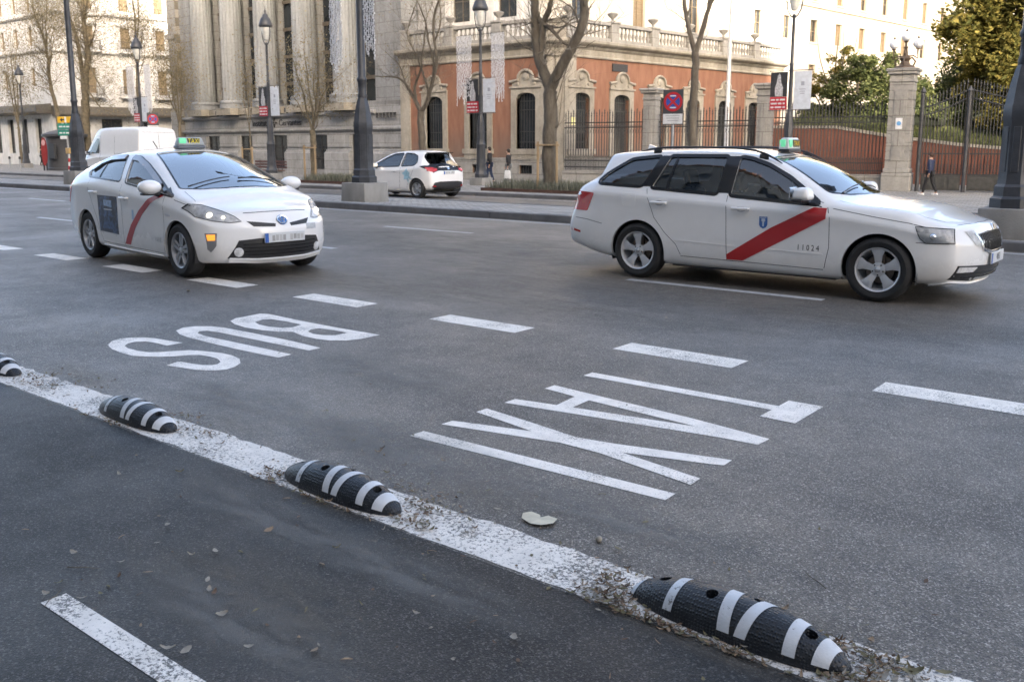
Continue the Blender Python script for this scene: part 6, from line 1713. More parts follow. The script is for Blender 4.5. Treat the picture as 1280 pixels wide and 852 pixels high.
def fence_pillar(s, w_, h, label):
    t = thing('stone_pillar', label, 'pillar', fence_pt(s), fu)
    k = w_ / 2
    b = BM(); bevel_box(b, -k - .10, k + .10, -k - .1, k + .1, -.05, .75, .02, 1); bevel_box(b, -k - .05, k + .05, -k - .05, k + .05, .751, .95, .03, 1); mesh_obj('base', b, M_PIER, t)
    b = BM()
    n = int((h - 1.5) / .32)
    for i in range(n):
        z = .951 + (h - 1.5) * i / n; z2 = .951 + (h - 1.5) * (i + 1) / n - .025
        bevel_box(b, -k, k, -k, k, z, z2, .012, 1)
    box(b, -k + .02, k - .02, -k + .02, k - .02, .951, h - .5)
    bevel_box(b, -k * .55, k * .55, -k - .03, k + .03, 1.25, h - .85, .012, 1); bevel_box(b, -k * .36, k * .36, -k - .045, k + .045, 1.40, h - 1.05, .01, 1)
    mesh_obj('shaft', b, M_PIER, t)
    b = BM(); bevel_box(b, -k - .03, k + .03, -k - .03, k + .03, h - .55, h - .42, .02, 1); bevel_box(b, -k, k, -k, k, h - .42, h - .24, .01, 1); bevel_box(b, -k - .10, k + .10, -k - .10, k + .10, h - .24, h - .12, .02, 1); bevel_box(b, -k - .16, k + .16, -k - .16, k + .16, h - .12, h, .03, 1)
    mesh_obj('capital', b, M_PIER, t)
    return t
fence_pillar(4.65, .62, 4.55, 'slim stone fence pillar nearest the palace corner, beside the no stopping sign')
fence_pillar(10.1, .62, 4.6, 'slim stone fence pillar left of the street lamp with a picture banner')
tp = fence_pillar(15.78, .92, 5.0, 'large stone gate pillar carrying three white globe lamps, with a small blue notice')
b = BM(); box(b, -.13, .13, -.522, -.506, 2.55, 3.0); nt_ = mesh_obj('blue_notice', b, M_SIGNWHITE, tp)
b = BM(); disc(b, .09, -.53, -.523, 0, 2.78, 16); mesh_obj('notice_print', b, mat('notice_blue', (.12, .30, .55), .5), nt_)
t = thing('globe_lamp_cluster', 'ornate iron lamp with three white globes on top of the gate pillar', 'lamp', fence_pt(15.78) + Vector((0, 0, 5.0)), fu)
b = BM()
lathe(b, [(.42, 0), (.40, .08), (.22, .16), (.16, .30), (.24, .42), (.10, .56), (.07, .80), (.10, .86), (.05, .92), (.05, 1.12)], 12)
for k in range(4):
    a = k * math.pi / 2 + .0; c, s = math.cos(a), math.sin(a)
    tube(b, [(.30 * c, .30 * s, .05), (.40 * c, .40 * s, .28), (.26 * c, .26 * s, .45), (.10 * c, .10 * s, .36)], .035, 6)
    tube(b, [(.08 * c, .08 * s, .5), (.30 * c, .30 * s, .52), (.48 * c, .48 * s, .40), (.46 * c, .46 * s, .62), (.46 * c, .46 * s, .80)] if k % 2 == 0 else [(.06 * c, .06 * s, .5), (.22 * c, .22 * s, .62), (.12 * c, .12 * s, .74)], .028, 6)
mesh_obj('iron_scrollwork', b, mat('brown_iron', (.07, .05, .035), .6, var=.4, vscale=14), t, 40)
for x, z in ((-.46, 1.0), (0, 1.30), (.46, 1.0)):
    b = BM(); bmesh.ops.create_uvsphere(b, u_segments=20, v_segments=12, radius=.20, matrix=Matrix.Translation((x, 0, z))); g_ = mesh_obj('globe', b, mat('opal_globe', (.72, .74, .78), .25), t, 179)
    b = BM(); lathe(b, [(.03, z + .19), (.05, z + .22), (.01, z + .30)], 8, Matrix.Translation((x, 0, 0))); lathe(b, [(.07, z - .24), (.09, z - .19), (.07, z - .17)], 10, Matrix.Translation((x, 0, 0))); mesh_obj('globe_fitting', b, MATS['brown_iron'], g_)
t = thing('iron_gate', 'tall black iron gate with arched top right of the large stone pillar', 'gate', fence_pt(16.45), fu)
b = BM()
for x in (.12, 1.86): tube(b, [(x, 0, -.02), (x, 0, 4.0)], .085, 8); lathe(b, [(.085, 4.0), (.12, 4.05), (.02, 4.25)], 8, Matrix.Translation((x, 0, 0)))
mesh_obj('gate_post', b, M_POST, t, 40)
for x0, x1, up in ((.25, 1.74, 1), (1.98, 4.9, -1)):
    lf = BM(); n = int((x1 - x0) / .115)
    for i in range(n + 1):
        x = x0 + (x1 - x0) * i / n; tt = (x - x0) / (x1 - x0); tt = tt if up > 0 else 1 - tt; top = 3.45 + .62 * tt ** 1.4
        tube(lf, [(x, 0, .68), (x, 0, top + .25)], .022, 4, caps=False); lathe(lf, [(.014, top + .25), (.035, top + .31), (.002, top + .48)], 4, Matrix.Translation((x, 0, 0)), caps=False)
        if i % 2: tube(lf, [(x, 0, .68), (x, 0, 1.5)], .022, 4, caps=False)
        if i < n: 
            for zz in (.78, .92, 1.06): tube(lf, [(x + .05 * math.cos(a) + .05, 0, zz + .05 * math.sin(a)) for a in [k * math.pi / 3 for k in range(7)]], .010, 4, caps=False)
    for dz in (0, -.32): tube(lf, [(x0 + (x1 - x0) * k / 12, 0, 3.45 + dz + .62 * ((k / 12) if up > 0 else 1 - k / 12) ** 1.4) for k in range(13)], .03, 6)
    box(lf, x0, x1, -.02, .02, 1.52, 1.58); box(lf, x0, x1, -.02, .02, .68, .74)
    lf_o = mesh_obj('gate_leaf', lf, M_IRON, t)
    b = BM(); box(b, x0, x1, -.012, .012, .06, .679)
    for i in range(3):
        a0 = x0 + (x1 - x0) * i / 3; bevel_box(b, a0 + .06, a0 + (x1 - x0) / 3 - .06, -.035, -.013, .14, .60, .01, 1)
    mesh_obj('kick_panel', b, mat('gate_panel', (.045, .045, .042), .6, var=.3, vscale=5), lf_o)
fence_pillar(21.9, .92, 5.0, 'second large gate pillar, hidden behind the right hand median post')
fence_bay(22.5, 40, 'iron railings continuing beyond the gate outside the right edge', 3.55, .2)

# ============================================================ PLANTERS
def grass_mesh(bm, x0, x1, y0, y1, z, n, h, seed):
    rr = random.Random(seed)
    for _ in range(n):
        x, y = rr.uniform(x0, x1), rr.uniform(y0, y1); a = rr.uniform(0, 6.28); hh = h * rr.uniform(.45, 1.1); w_ = rr.uniform(.008, .02)
        lx, ly = math.cos(a) * hh * rr.uniform(.1, .5), math.sin(a) * hh * rr.uniform(.1, .5); px, py = -math.sin(a) * w_, math.cos(a) * w_
        p = [(x - px, y - py, z), (x + px, y + py, z), (x + px * .7 + lx * .4, y + py * .7 + ly * .4, z + hh * .6), (x - px * .7 + lx * .4, y - py * .7 + ly * .4, z + hh * .6)]
        v = [bm.verts.new(q) for q in p]; bm.faces.new(v); tpv = bm.verts.new((x + lx, y + ly, z + hh)); bm.faces.new((v[3], v[2], tpv))
def leafy_mat(name, c1, c2, c3=None, transl=.25):
    m = bpy.data.materials.new(name); m.use_nodes = True; n, l, b = N(m)
    g = n.new('ShaderNodeNewGeometry'); cr = n.new('ShaderNodeValToRGB'); cr.color_ramp.elements[0].color = (*c1, 1); cr.color_ramp.elements[1].color = (*c2, 1)
    if c3: e = cr.color_ramp.elements.new(.5); e.color = (*c3, 1)
    l.new(g.outputs['Random Per Island'], cr.inputs[0]); l.new(cr.outputs[0], b.inputs['Base Color']); b.inputs['Roughness'].default_value = .6; b.inputs['Specular IOR Level'].default_value = .3
    tr = n.new('ShaderNodeBsdfTranslucent'); l.new(cr.outputs[0], tr.inputs[0]); mx = n.new('ShaderNodeMixShader'); mx.inputs[0].default_value = transl
    o = n['Material Output']; l.new(b.outputs[0], mx.inputs[1]); l.new(tr.outputs[0], mx.inputs[2]); l.new(mx.outputs[0], o.inputs[0])
    MATS[name] = m; return m
M_GRASSY = leafy_mat('dry_planter_grass', (.10, .105, .075), (.22, .22, .17), (.15, .155, .115))
def planter(x0, x1, y0, y1, label, seed):
    z = gz((y0 + y1) / 2); t = thing('planter_bed', label, 'planter', ((x0 + x1) / 2, (y0 + y1) / 2, z)); L = (x1 - x0) / 2; W = (y1 - y0) / 2
    b = BM(); box(b, -L, L, -W, -W + .05, -.12, .24); box(b, -L, L, W - .05, W, -.12, .24); box(b, -L, -L + .05, -W + .05, W - .05, -.12, .24); box(b, L - .05, L, -W + .05, W - .05, -.12, .24); mesh_obj('steel_edging', b, M_CORTEN, t)
    b = BM(); box(b, -L + .05, L - .05, -W + .05, W - .05, -.1, .16); mesh_obj('soil', b, mat('planter_soil', (.05, .04, .03), .95, var=.3, vscale=12), t)
    b = BM(); grass_mesh(b, -L + .1, L - .1, -W + .1, W - .1, .15, 2600, .40, seed); o = mesh_obj('grass', b, M_GRASSY, t); o['kind'] = 'stuff'
planter(-21.5, -16.95, 24.9, 27.1, 'long rusty edged bed of dry grass round the forked tree', 1)
planter(-32.7, -29.1, 25.6, 27.6, 'rusty edged grass bed between the left taxi and the tall median post', 2)
# ============================================================ TREES
M_BARK = mat('plane_bark', (.075, .062, .048), .95, col2=(.15, .13, .10), vscale=7, bump=.6, bscale=30, streak=3.)
M_BARK2 = mat('olive_bark', (.10, .082, .055), .95, col2=(.19, .16, .11), vscale=6, bump=.5)
M_WISP = leafy_mat('withered_olive_leaves', (.12, .098, .052), (.27, .225, .13), (.19, .155, .085), .3)
M_EVER = leafy_mat('evergreen_leaves', (.075, .080, .022), (.29, .235, .065), (.15, .14, .04), .5)
M_EVER2 = leafy_mat('holm_oak_leaves', (.05, .07, .03), (.17, .18, .07), (.10, .12, .045), .35)
M_SUNLEAF = leafy_mat('yellow_green_leaves', (.08, .08, .02), (.28, .22, .055), (.15, .135, .032), .45)

def bez(P, k=4):
    """smooth a polyline a little (Catmull-Rom)"""
    P = [Vector(p) for p in P]; out = []
    for i in range(len(P) - 1):
        p0 = P[max(i - 1, 0)]; p1 = P[i]; p2 = P[i + 1]; p3 = P[min(i + 2, len(P) - 1)]
        for j in range(k):
            t = j / k; out.append(.5 * ((2 * p1) + (-p0 + p2) * t + (2 * p0 - 5 * p1 + 4 * p2 - p3) * t * t + (-p0 + 3 * p1 - 3 * p2 + p3) * t ** 3))
    out.append(P[-1]); return out
def twig(bm, rr, p, d, L, r, depth, tips, grav=.0, spread=.6, nseg=4, sides=4):
    pts = [p.copy()]; dd = d.normalized(); n = nseg
    for i in range(n):
        dd = (dd + Vector((rr.uniform(-1, 1), rr.uniform(-1, 1), rr.uniform(-.7, 1) - grav)) * .22).normalized(); pts.append(pts[-1] + dd * L / n)
    tube(bm, pts, [r * (1 - .65 * i / n) for i in range(n + 1)], sides, caps=False)
    tips.append((pts[-1], dd))
    if depth > 0:
        for i in range(1, n + 1):
            for _ in range(1 if i < n else 2):
                if rr.random() < .85:
                    q = Vector((rr.uniform(-1, 1), rr.uniform(-1, 1), rr.uniform(-.5, 1))).normalized()
                    nd = (dd * (1 - spread) + q * spread + Vector((0, 0, .15 - grav))).normalized()
                    twig(bm, rr, pts[i], nd, L * rr.uniform(.5, .75), r * .45, depth - 1, tips, grav, spread, 3, 3)
def leaves(bm, rr, tips, n, size, sp, flat=.0):
    if not tips: return
    for _ in range(n):
        p, d = rr.choice(tips); c = p + Vector((rr.gauss(0, sp), rr.gauss(0, sp), rr.gauss(0, sp)))
        s = size * rr.uniform(.5, 1.3); e = Euler((rr.uniform(0, 6.28), rr.uniform(0, 6.28), rr.uniform(0, 6.28))).to_matrix()
        u = e @ Vector((s, 0, 0)); v = e @ Vector((0, s * .55, 0))
        bm.faces.new([bm.verts.new(q) for q in (c - u, c - v, c + u, c + v)])
def bare_tree(name, label, loc, limbs, seed, group=None, nleaf=0, leafs=.05, twl=1.5, twd=2, tips_per=3, bark=None, sp=.5, thin=1.0):
    """limbs: list of ([(x, y, z)...], r0, r1) in local metres"""
    rr = random.Random(seed); t = thing(name, label, 'tree', loc, 0, group)
    b = BM(); tips = []; tw = BM()
    for i, (P, r0, r1) in enumerate(limbs):
        Q = bez(P, 4); n = len(Q)
        tube(b, [q + Vector((rr.uniform(-1, 1), rr.uniform(-1, 1), 0)) * r0 * .12 for q in Q], [r0 + (r1 - r0) * k / (n - 1) for k in range(n)], 10 if r0 > .08 else 6)
        if i == 0: continue
        for k in range(2, n):
            for _ in range(tips_per):
                if rr.random() < .45:
                    d = (Q[k] - Q[k - 1]).normalized(); q = Vector((rr.uniform(-1, 1), rr.uniform(-1, 1), rr.uniform(-.3, 1)))
                    twig(tw, rr, Q[k], d * .4 + q * .8, twl * rr.uniform(.6, 1.2), max(.010, r1 * .45) * thin, twd, tips)
        d = (Q[-1] - Q[-2]).normalized(); twig(tw, rr, Q[-1], d, twl * 1.3, r1 * .9, twd, tips)
    mesh_obj('trunk', b, bark or M_BARK, t, 60)
    mesh_obj('twigs', tw, bark or M_BARK, t)
    if nleaf:
        lb = BM(); leaves(lb, rr, tips, nleaf, leafs, sp); mesh_obj('withered_leaves', lb, M_WISP, t)
    return t
# forked tree in front of the palace; 1 photo px is about .031 m there
def px2m(P, px0, py0, k, y=None, dy=0.):
    """outline of limbs sketched in the tree's own upright plane: (across, up) in units of k metres"""
    return [((p[0] - px0) * k * .80, (p[2] if len(p) > 2 else 0) - (p[0] - px0) * k * .60 * 0, (py0 - p[1]) * k) for p in P]
k = .0315
L = [([(688, 236), (688, 210), (686, 180), (688, 150), (687, 122)], .27, .23),
     ([(687, 124), (680, 108), (668, 88), (662, 64), (661, 36), (656, 5), (650, -30), (640, -70)], .20, .10),
     ([(687, 124), (700, 104), (722, 80), (739, 56), (742, 34), (739, 12), (746, -20), (756, -60)], .19, .10),
     ([(668, 90), (672, 68), (676, 50), (684, 36), (692, 18), (700, -10)], .13, .05),
     ([(661, 36), (668, 46), (676, 52)], .08, .10),
     ([(656, 10), (648, 6), (640, -2), (628, -14)], .06, .03),
     ([(742, 30), (756, 16), (768, 0), (784, -20)], .07, .03),
     ([(735, 62), (730, 48), (722, 38), (714, 34)], .035, .02),
     ([(687, 150), (694, 140), (701, 128), (708, 112), (714, 100)], .03, .012),
     ([(686, 165), (696, 162), (702, 158), (708, 120)], .025, .01)]
bare_tree('plane_tree', 'large bare forked tree in the grass bed before the orange palace', (-19.24, 26.0, gz(26)), [(px2m(P, 688, 236, k), a, c) for P, a, c in L], 4, None, 0, twl=1.1, twd=2, tips_per=2, thin=.55)
t = bpy.data.objects.new('stakes', None); bpy.data.objects.remove(t)
def stake_frame(x, y, label, s=.38, h=1.75):
    t = thing('tree_stakes', label, 'tree stakes', (x, y, gz(y)), rad(12), 'wooden stake frames round street trees')
    for sx in (-1, 1):
        b = BM(); lathe(b, [(.045, -.1), (.045, h)], 8, Matrix.Translation((sx * s, -.25, 0))); mesh_obj('stake', b, M_WOOD, t)
    b = BM(); tube(b, [(-s - .08, -.25, h - .12), (s + .08, -.25, h - .12)], .035, 6); mesh_obj('crossbar', b, M_WOOD, t)
stake_frame(-19.24, 26.0, 'light wooden stakes with a crossbar around the large forked tree', .36, 1.85)
k = .0335
L = [([(529, 236), (530, 200), (528, 175), (526, 155), (527, 142)], .16, .14),
     ([(527, 143), (517, 131), (508, 122), (494, 108), (478, 100), (462, 98)], .10, .03), ([(517, 131), (514, 115), (520, 102), (527, 92), (522, 78), (512, 66)], .07, .025),
     ([(508, 122), (500, 112), (492, 104), (484, 88), (472, 78)], .05, .02),
     ([(527, 143), (538, 134), (546, 120), (552, 108), (558, 96), (562, 78), (556, 50), (558, 30), (570, 8), (578, -20)], .10, .03),
     ([(545, 122), (538, 106), (532, 95), (530, 80), (536, 60), (540, 40)], .06, .02), ([(552, 106), (556, 84), (546, 60), (540, 36), (530, 20), (520, 5)], .05, .02),
     ([(558, 60), (568, 46), (572, 30), (566, 5)], .04, .02), ([(512, 66), (500, 50), (508, 30), (520, 14)], .03, .012)]
bare_tree('plane_tree', 'slender bare tree with many thin branches behind the small hatchback', (-27.38, 28.0, gz(28)), [(px2m(P, 529, 236, k), a, c) for P, a, c in L], 7, None, 420, .04, 1.25, 2, 3, thin=.6)
k = .0325
L = [([(867, 238), (867, 190), (866, 150), (867, 110), (867, 80)], .17, .13),
     ([(867, 82), (858, 62), (851, 42), (846, 22), (840, 5), (836, -20)], .10, .04), ([(867, 82), (876, 58), (884, 36), (892, 24), (906, 14), (924, 0), (940, -20)], .10, .03),
     ([(884, 36), (886, 22), (893, 10), (892, -16)], .07, .03), ([(851, 42), (856, 28), (850, 10)], .04, .02), ([(846, 22), (830, 16), (820, 4)], .03, .015)]
bare_tree('plane_tree', 'bare tree with a slim dark trunk behind the estate taxi, beside the white flagpole', (-16.39, 31.0, gz(31)), [(px2m(P, 867, 238, k), a, c) for P, a, c in L], 12, None, 0, .05, .8, 1, 1, thin=.8)
k = .0345
L = [([(391, 232), (391, 205), (392, 180), (391, 162)], .15, .13),
     ([(391, 163), (384, 150), (378, 135), (372, 115), (360, 95), (352, 80)], .06, .02), ([(391, 163), (394, 148), (392, 130), (386, 112), (384, 90), (378, 70)], .05, .02),
     ([(391, 163), (398, 150), (408, 138), (416, 122), (430, 112), (446, 104)], .06, .02), ([(408, 138), (404, 120), (410, 100), (414, 82)], .04, .015),
     ([(384, 150), (370, 142), (358, 128), (345, 118)], .035, .015), ([(396, 155), (402, 130), (398, 110), (400, 90)], .04, .015), ([(391, 163), (402, 158), (404, 148), (408, 140), (424, 130), (440, 128)], .03, .012)]
bare_tree('young_street_tree', 'low spreading tree with olive twigs and stakes before the fluted columns', (-33.03, 26.8, gz(26.8)), [(px2m(P, 391, 232, k), a, c) for P, a, c in L], 15, None, 2600, .045, .9, 2, 2, M_BARK2, .35, thin=.7)
stake_frame(-33.03, 26.8, 'light wooden stake frame of the low spreading tree before the columns', .30, 1.75)
# small staked sapling
L = [([(308, 226), (309, 190), (308, 160)], .06, .04), ([(308, 160), (300, 140), (296, 120)], .03, .012), ([(308, 160), (316, 138), (318, 115)], .03, .012), ([(308, 150), (308, 130), (310, 105), (312, 90)], .03, .01)]
bare_tree('sapling', 'thin staked sapling left of the street lamp before the columns', (-41.9, 29.8, gz(29.8)), [(px2m(P, 308, 226, .042), a, c) for P, a, c in L], 18, None, 900, .05, .8, 1, 2, M_BARK2, .3, thin=.7)
stake_frame(-41.9, 29.8, 'wooden stake frame round the thin sapling, left of the bench', .34, 1.7)
# the left hand row, hung with withered leaves
k = .056
L = [([(100, 216), (102, 180), (104, 150), (108, 128)], .34, .27),
     ([(108, 130), (115, 100), (124, 80), (127, 64), (121, 45), (121, 33), (127, 22), (121, 8), (112, -10)], .24, .08), ([(106, 132), (105, 100), (100, 66), (92, 46), (80, 30), (70, 14), (58, -5)], .17, .05),
     ([(124, 80), (134, 90), (144, 102), (156, 112)], .08, .03), ([(118, 118), (130, 124), (142, 132), (154, 138)], .08, .03), ([(127, 22), (136, 14), (142, -4)], .08, .03), ([(121, 33), (114, 18), (106, 4), (100, -12)], .07, .03),
     ([(100, 66), (88, 56), (70, 52), (52, 40)], .06, .02), ([(127, 64), (140, 60), (154, 46), (160, 30)], .06, .02), ([(108, 112), (96, 104), (84, 100), (76, 90)], .05, .02)]
bare_tree('plane_tree', 'largest leaf flecked tree behind the left tall post', (-64.5, 32.3, gz(32)), [(px2m(P, 103, 216, k), a, c) for P, a, c in L], 21, None, 22000, .043, 1.9, 2, 3, M_BARK2, .55, thin=.9)
L = [([(72, 214), (70, 180), (66, 150), (62, 132)], .20, .16), ([(62, 133), (52, 114), (48, 98), (49, 80), (46, 66), (42, 52)], .15, .07), ([(42, 54), (34, 42), (24, 30), (16, 18), (12, 0)], .07, .03), ([(46, 62), (50, 46), (48, 34), (56, 22), (60, 5)], .06, .03), ([(44, 56), (38, 40), (40, 26), (36, 8)], .05, .02), ([(49, 84), (60, 74), (66, 60)], .04, .02)]
bare_tree('plane_tree', 'leaning leaf flecked tree nearest the left edge', (-70.0, 33.0, gz(33)), [(px2m(P, 66, 214, k * 1.04), a, c) for P, a, c in L], 24, None, 13000, .043, 1.8, 2, 3, M_BARK2, .6, thin=.9)
L = [([(156, 216), (156, 170), (155, 130), (156, 100)], .18, .12), ([(156, 100), (158, 76), (157, 56), (160, 30), (156, 0)], .10, .04), ([(156, 96), (164, 74), (172, 60), (180, 46)], .06, .02), ([(157, 84), (148, 62), (140, 50), (136, 30)], .06, .02), ([(158, 60), (168, 40), (172, 20), (170, 0)], .05, .02), ([(156, 104), (166, 92), (178, 80)], .04, .02)]
bare_tree('plane_tree', 'leaf flecked tree just left of the lamp above the white van', (-62.0, 35.0, gz(35)), [(px2m(P, 156, 216, k), a, c) for P, a, c in L], 27, None, 13000, .042, 1.7, 2, 3, M_BARK2, .6, thin=.9)
L = [([(222, 214), (222, 180), (221, 150)], .13, .10), ([(221, 150), (214, 130), (208, 110), (206, 90)], .06, .02), ([(221, 150), (230, 128), (234, 108), (232, 86)], .06, .02), ([(221, 150), (221, 120), (219, 96), (222, 72)], .06, .02), ([(214, 132), (202, 122), (194, 108)], .04, .02)]
bare_tree('plane_tree', 'small leaf flecked tree at the left end of the columned institute', (-57.5, 35.3, gz(35)), [(px2m(P, 222, 214, .05), a, c) for P, a, c in L], 30, None, 8000, .048, 1.4, 2, 3, M_BARK2, .5, thin=.8)
L = [([(30, 210), (30, 180), (29, 160)], .14, .1), ([(29, 160), (20, 140), (14, 120), (8, 96)], .07, .03), ([(29, 160), (34, 135), (38, 110), (36, 84)], .07, .03), ([(29, 160), (26, 130), (24, 104), (26, 70)], .07, .03)]
bare_tree('plane_tree', 'distant small leaf flecked tree behind the plain street lamp', (-86.0, 37.0, gz(37)), [(px2m(P, 30, 210, .07), a, c) for P, a, c in L], 33, None, 7000, .06, 2.0, 2, 3, M_BARK2, .7, thin=.9)

# ---- garden behind the fence
def crown_tree(name, label, loc, blobs, n, leaf, m, trunkP, seed, holes=.0, bark=None):
    """crown of many leaf sized faces gathered in clumps along real branches"""
    rr = random.Random(seed); t = thing(name, label, 'tree', loc)
    b = BM()
    for P, r0, r1 in trunkP: Q = bez(P, 4); tube(b, Q, [r0 + (r1 - r0) * i / (len(Q) - 1) for i in range(len(Q))], 8)
    clumps = []
    for (cx, cy, cz, rx, ry, rz_, k) in blobs:
        for _ in range(k):
            v = Vector((rr.gauss(0, 1), rr.gauss(0, 1), rr.gauss(0, 1))).normalized() * rr.uniform(.45, 1.02)
            c = Vector((cx + v.x * rx, cy + v.y * ry, cz + v.z * rz_)); clumps.append((c, rr.uniform(.5, 1.0) * min(rx, rz_) * .46))
            if rr.random() < .3: tube(b, [(cx, cy, cz - rz_ * .5), tuple((Vector((cx, cy, cz)) + c) / 2), tuple(c)], [.05, .035, .012], 4, caps=False)
    mesh_obj('trunk', b, bark or M_BARK, t, 60)
    lb = BM(); per = max(1, n // len(clumps))
    for c, r in clumps:
        for _ in range(per):
            v = Vector((rr.gauss(0, 1), rr.gauss(0, 1), rr.gauss(0, .75))); v = v.normalized() * r * (rr.random() ** .45) * 1.15; p = c + v
            s = leaf * rr.uniform(.5, 1.25); e = Euler((rr.uniform(-.9, .9), rr.uniform(-.9, .9), rr.uniform(0, 6.28))).to_matrix()
            u = e @ Vector((s, 0, 0)); w2 = e @ Vector((0, s * .5, 0)); lb.faces.new([lb.verts.new(q) for q in (p - u, p - w2, p + u, p + w2)])
    mesh_obj('crown', lb, m, t)
    return t
GZ = -.38
crown_tree('evergreen_tree', 'huge dark evergreen tree overhanging the gate at the upper right', (-8.3, 51.5, GZ),
    [(-1.6, 0, 8.3, 3.0, 3.0, 2.6, 70), (1.2, 0, 9.2, 3.2, 3.0, 3.0, 70), (-3.2, 0, 7.2, 1.8, 2.0, 1.9, 30), (3.2, 1, 7.4, 2.4, 2.6, 2.2, 36), (0, 0, 11.5, 3.4, 3.0, 2.6, 50), (-1.0, -1, 6.0, 2.2, 2.0, 1.4, 24), (-.5, 1.5, 7.5, 2.6, 1.5, 2.2, 40)], 46000, .16, M_EVER,
    [([(0, 0, 0), (.1, 0, 3), (-.2, 0, 6), (0, 0, 10)], .38, .14), ([(-.1, 0, 4), (-1.2, 0, 6), (-2.8, 0, 7.5)], .16, .05), ([(0, 0, 4.5), (1.6, 0, 6.5), (3, .5, 8)], .16, .05)], 41)
crown_tree('evergreen_tree', 'second evergreen tree behind the right hand median post, lower and farther back', (-3.0, 55.0, GZ),
    [(0, 0, 6.5, 3.2, 3, 2.8, 50), (2, 0, 9.5, 3.2, 3, 2.8, 40), (-2.5, -1, 4.6, 1.8, 2, 1.4, 16), (4.5, 0, 6.5, 2.6, 2.5, 2.5, 20)], 18000, .16, M_SUNLEAF,
    [([(0, 0, 0), (.1, 0, 3), (.2, 0, 8)], .3, .1)], 42)
crown_tree('holm_oak', 'low spreading green tree over the garden hedge, left of the globe lamps', (-16.6, 50.5, GZ),
    [(-.4, 0, 4.9, 1.7, 1.5, 1.2, 26), (1.2, 0, 5.1, 1.6, 1.5, 1.25, 26), (.3, 0, 6.0, 1.3, 1.2, .8, 12), (2.2, .3, 4.6, 1.0, 1, .9, 10)], 13000, .11, M_EVER2,
    [([(.3, 0, 0), (.2, 0, 2.4), (-.3, 0, 4.2)], .14, .05), ([(.4, 0, 1.8), (1.0, 0, 3.4), (1.6, 0, 4.8)], .11, .04), ([(.3, 0, 2.2), (-.8, 0, 3.6), (-1.4, 0, 4.4)], .08, .03)], 43)
crown_tree('small_yellowing_tree', 'thin yellowing tree with bare tips left of the holm oak', (-18.9, 51.5, GZ),
    [(0, 0, 5.4, 1.3, 1.1, .9, 12), (-1.0, 0, 4.9, .8, .8, .5, 6), (.6, 0, 6.4, .8, .8, .9, 8)], 2600, .10, M_SUNLEAF,
    [([(.3, 0, 0), (.1, 0, 2.4), (.2, 0, 5.4), (.3, 0, 7.8)], .11, .02), ([(.1, 0, 3), (-.8, 0, 4.6), (-1.6, 0, 5.4)], .05, .02), ([(.2, 0, 4), (1.0, 0, 6), (1.3, 0, 7.6)], .05, .015), ([(.2, 0, 4.4), (-.6, 0, 6.4), (-.9, 0, 7.9)], .04, .012), ([(.2, 0, 5.2), (.6, 0, 7), (.5, 0, 8.3)], .03, .01)], 44, bark=M_BARK2)
crown_tree('garden_shrub', 'sunlit leafy tree seen through the gate bars, over the red wall', (-9.2, 51.5, GZ),
    [(0, 0, 4.3, 2.4, 1.6, 1.6, 40), (-1.6, 0, 5.2, 1.6, 1.6, 1.5, 22), (2.2, 0, 3.6, 2.2, 1.6, 1.5, 30), (.5, 0, 2.9, 2.6, 1.2, .8, 22)], 17000, .13, M_SUNLEAF,
    [([(0, 0, 0), (.1, 0, 2), (0, 0, 4.5)], .18, .07)], 45)
crown_tree('garden_shrub', 'dense dark shrub directly behind the large gate pillar', (-13.6, 53.5, GZ),
    [(0, 0, 4.2, 2.0, 1.8, 1.8, 30), (1.2, 0, 5.9, 1.3, 1.3, 1.3, 14)], 8500, .12, M_EVER2,
    [([(0, 0, 0), (.1, 0, 2), (0, 0, 4.5)], .14, .06)], 46)
crown_tree('garden_shrub', 'tall shrub mass far right of the garden, past the gate', (4.0, 58, GZ),
    [(0, 0, 5, 4, 3, 3.2, 50), (4, 0, 7, 4, 3, 3.2, 40)], 13000, .18, M_EVER, [([(0, 0, 0), (.1, 0, 2), (0, 0, 5)], .25, .1)], 47)
crown_tree('garden_shrub', 'tree rising behind the holm oak beside the cream wing', (-14.5, 66, GZ),
    [(0, 0, 4.5, 3, 2.5, 2.6, 40), (3.5, 0, 5.5, 2.6, 2.5, 2.8, 30)], 9000, .17, M_EVER2, [([(0, 0, 0), (.1, 0, 2), (0, 0, 5)], .25, .1)], 48)
# red retaining wall with pale coping
t = thing('garden_wall', 'low red rendered garden wall with pale coping behind the railings', 'wall', (0, 48, GZ))
WP = [(-20.6, 2.8), (-19.2, 2.78), (-17.3, 2.76), (-14.5, 2.28), (-11.2, 1.85), (-8.3, 1.6), (12, 1.4)]
b = BM(); prism(b, [(x, z) for x, z in WP] + [(12, -.1), (-20.6, -.1)], 1, 0, .3); mesh_obj('wall_face', b, mat('red_garden_render', (.115, .044, .029), .9, col2=(.165, .068, .046), vscale=1.5), t)
b = BM()
for (x0, a), (x1, c) in zip(WP, WP[1:]): prism(b, [(x0, a), (x1, c), (x1, c + .14), (x0, a + .14)], 1, -.06, .36)
mesh_obj('coping', b, M_STONE, t)
b = BM(); n = 40; rr = random.Random(9)
rows = []
for y, f in ((48.3, 0), (50, .55), (54, 1.5), (60, 2.2), (72, 2.6), (104, 2.8)):
    rows.append([b.verts.new((x, y, GZ + lin(WP, x) + f * (.75 if x < -13 else .5) + rr.uniform(-.08, .08))) for x in [(-20.5 if y < 62 else -24) + (36.5 if y < 62 else 40) * i / n for i in range(n + 1)]])
for a, c in zip(rows, rows[1:]):
    for i in range(n): b.faces.new((a[i], a[i + 1], c[i + 1], c[i]))
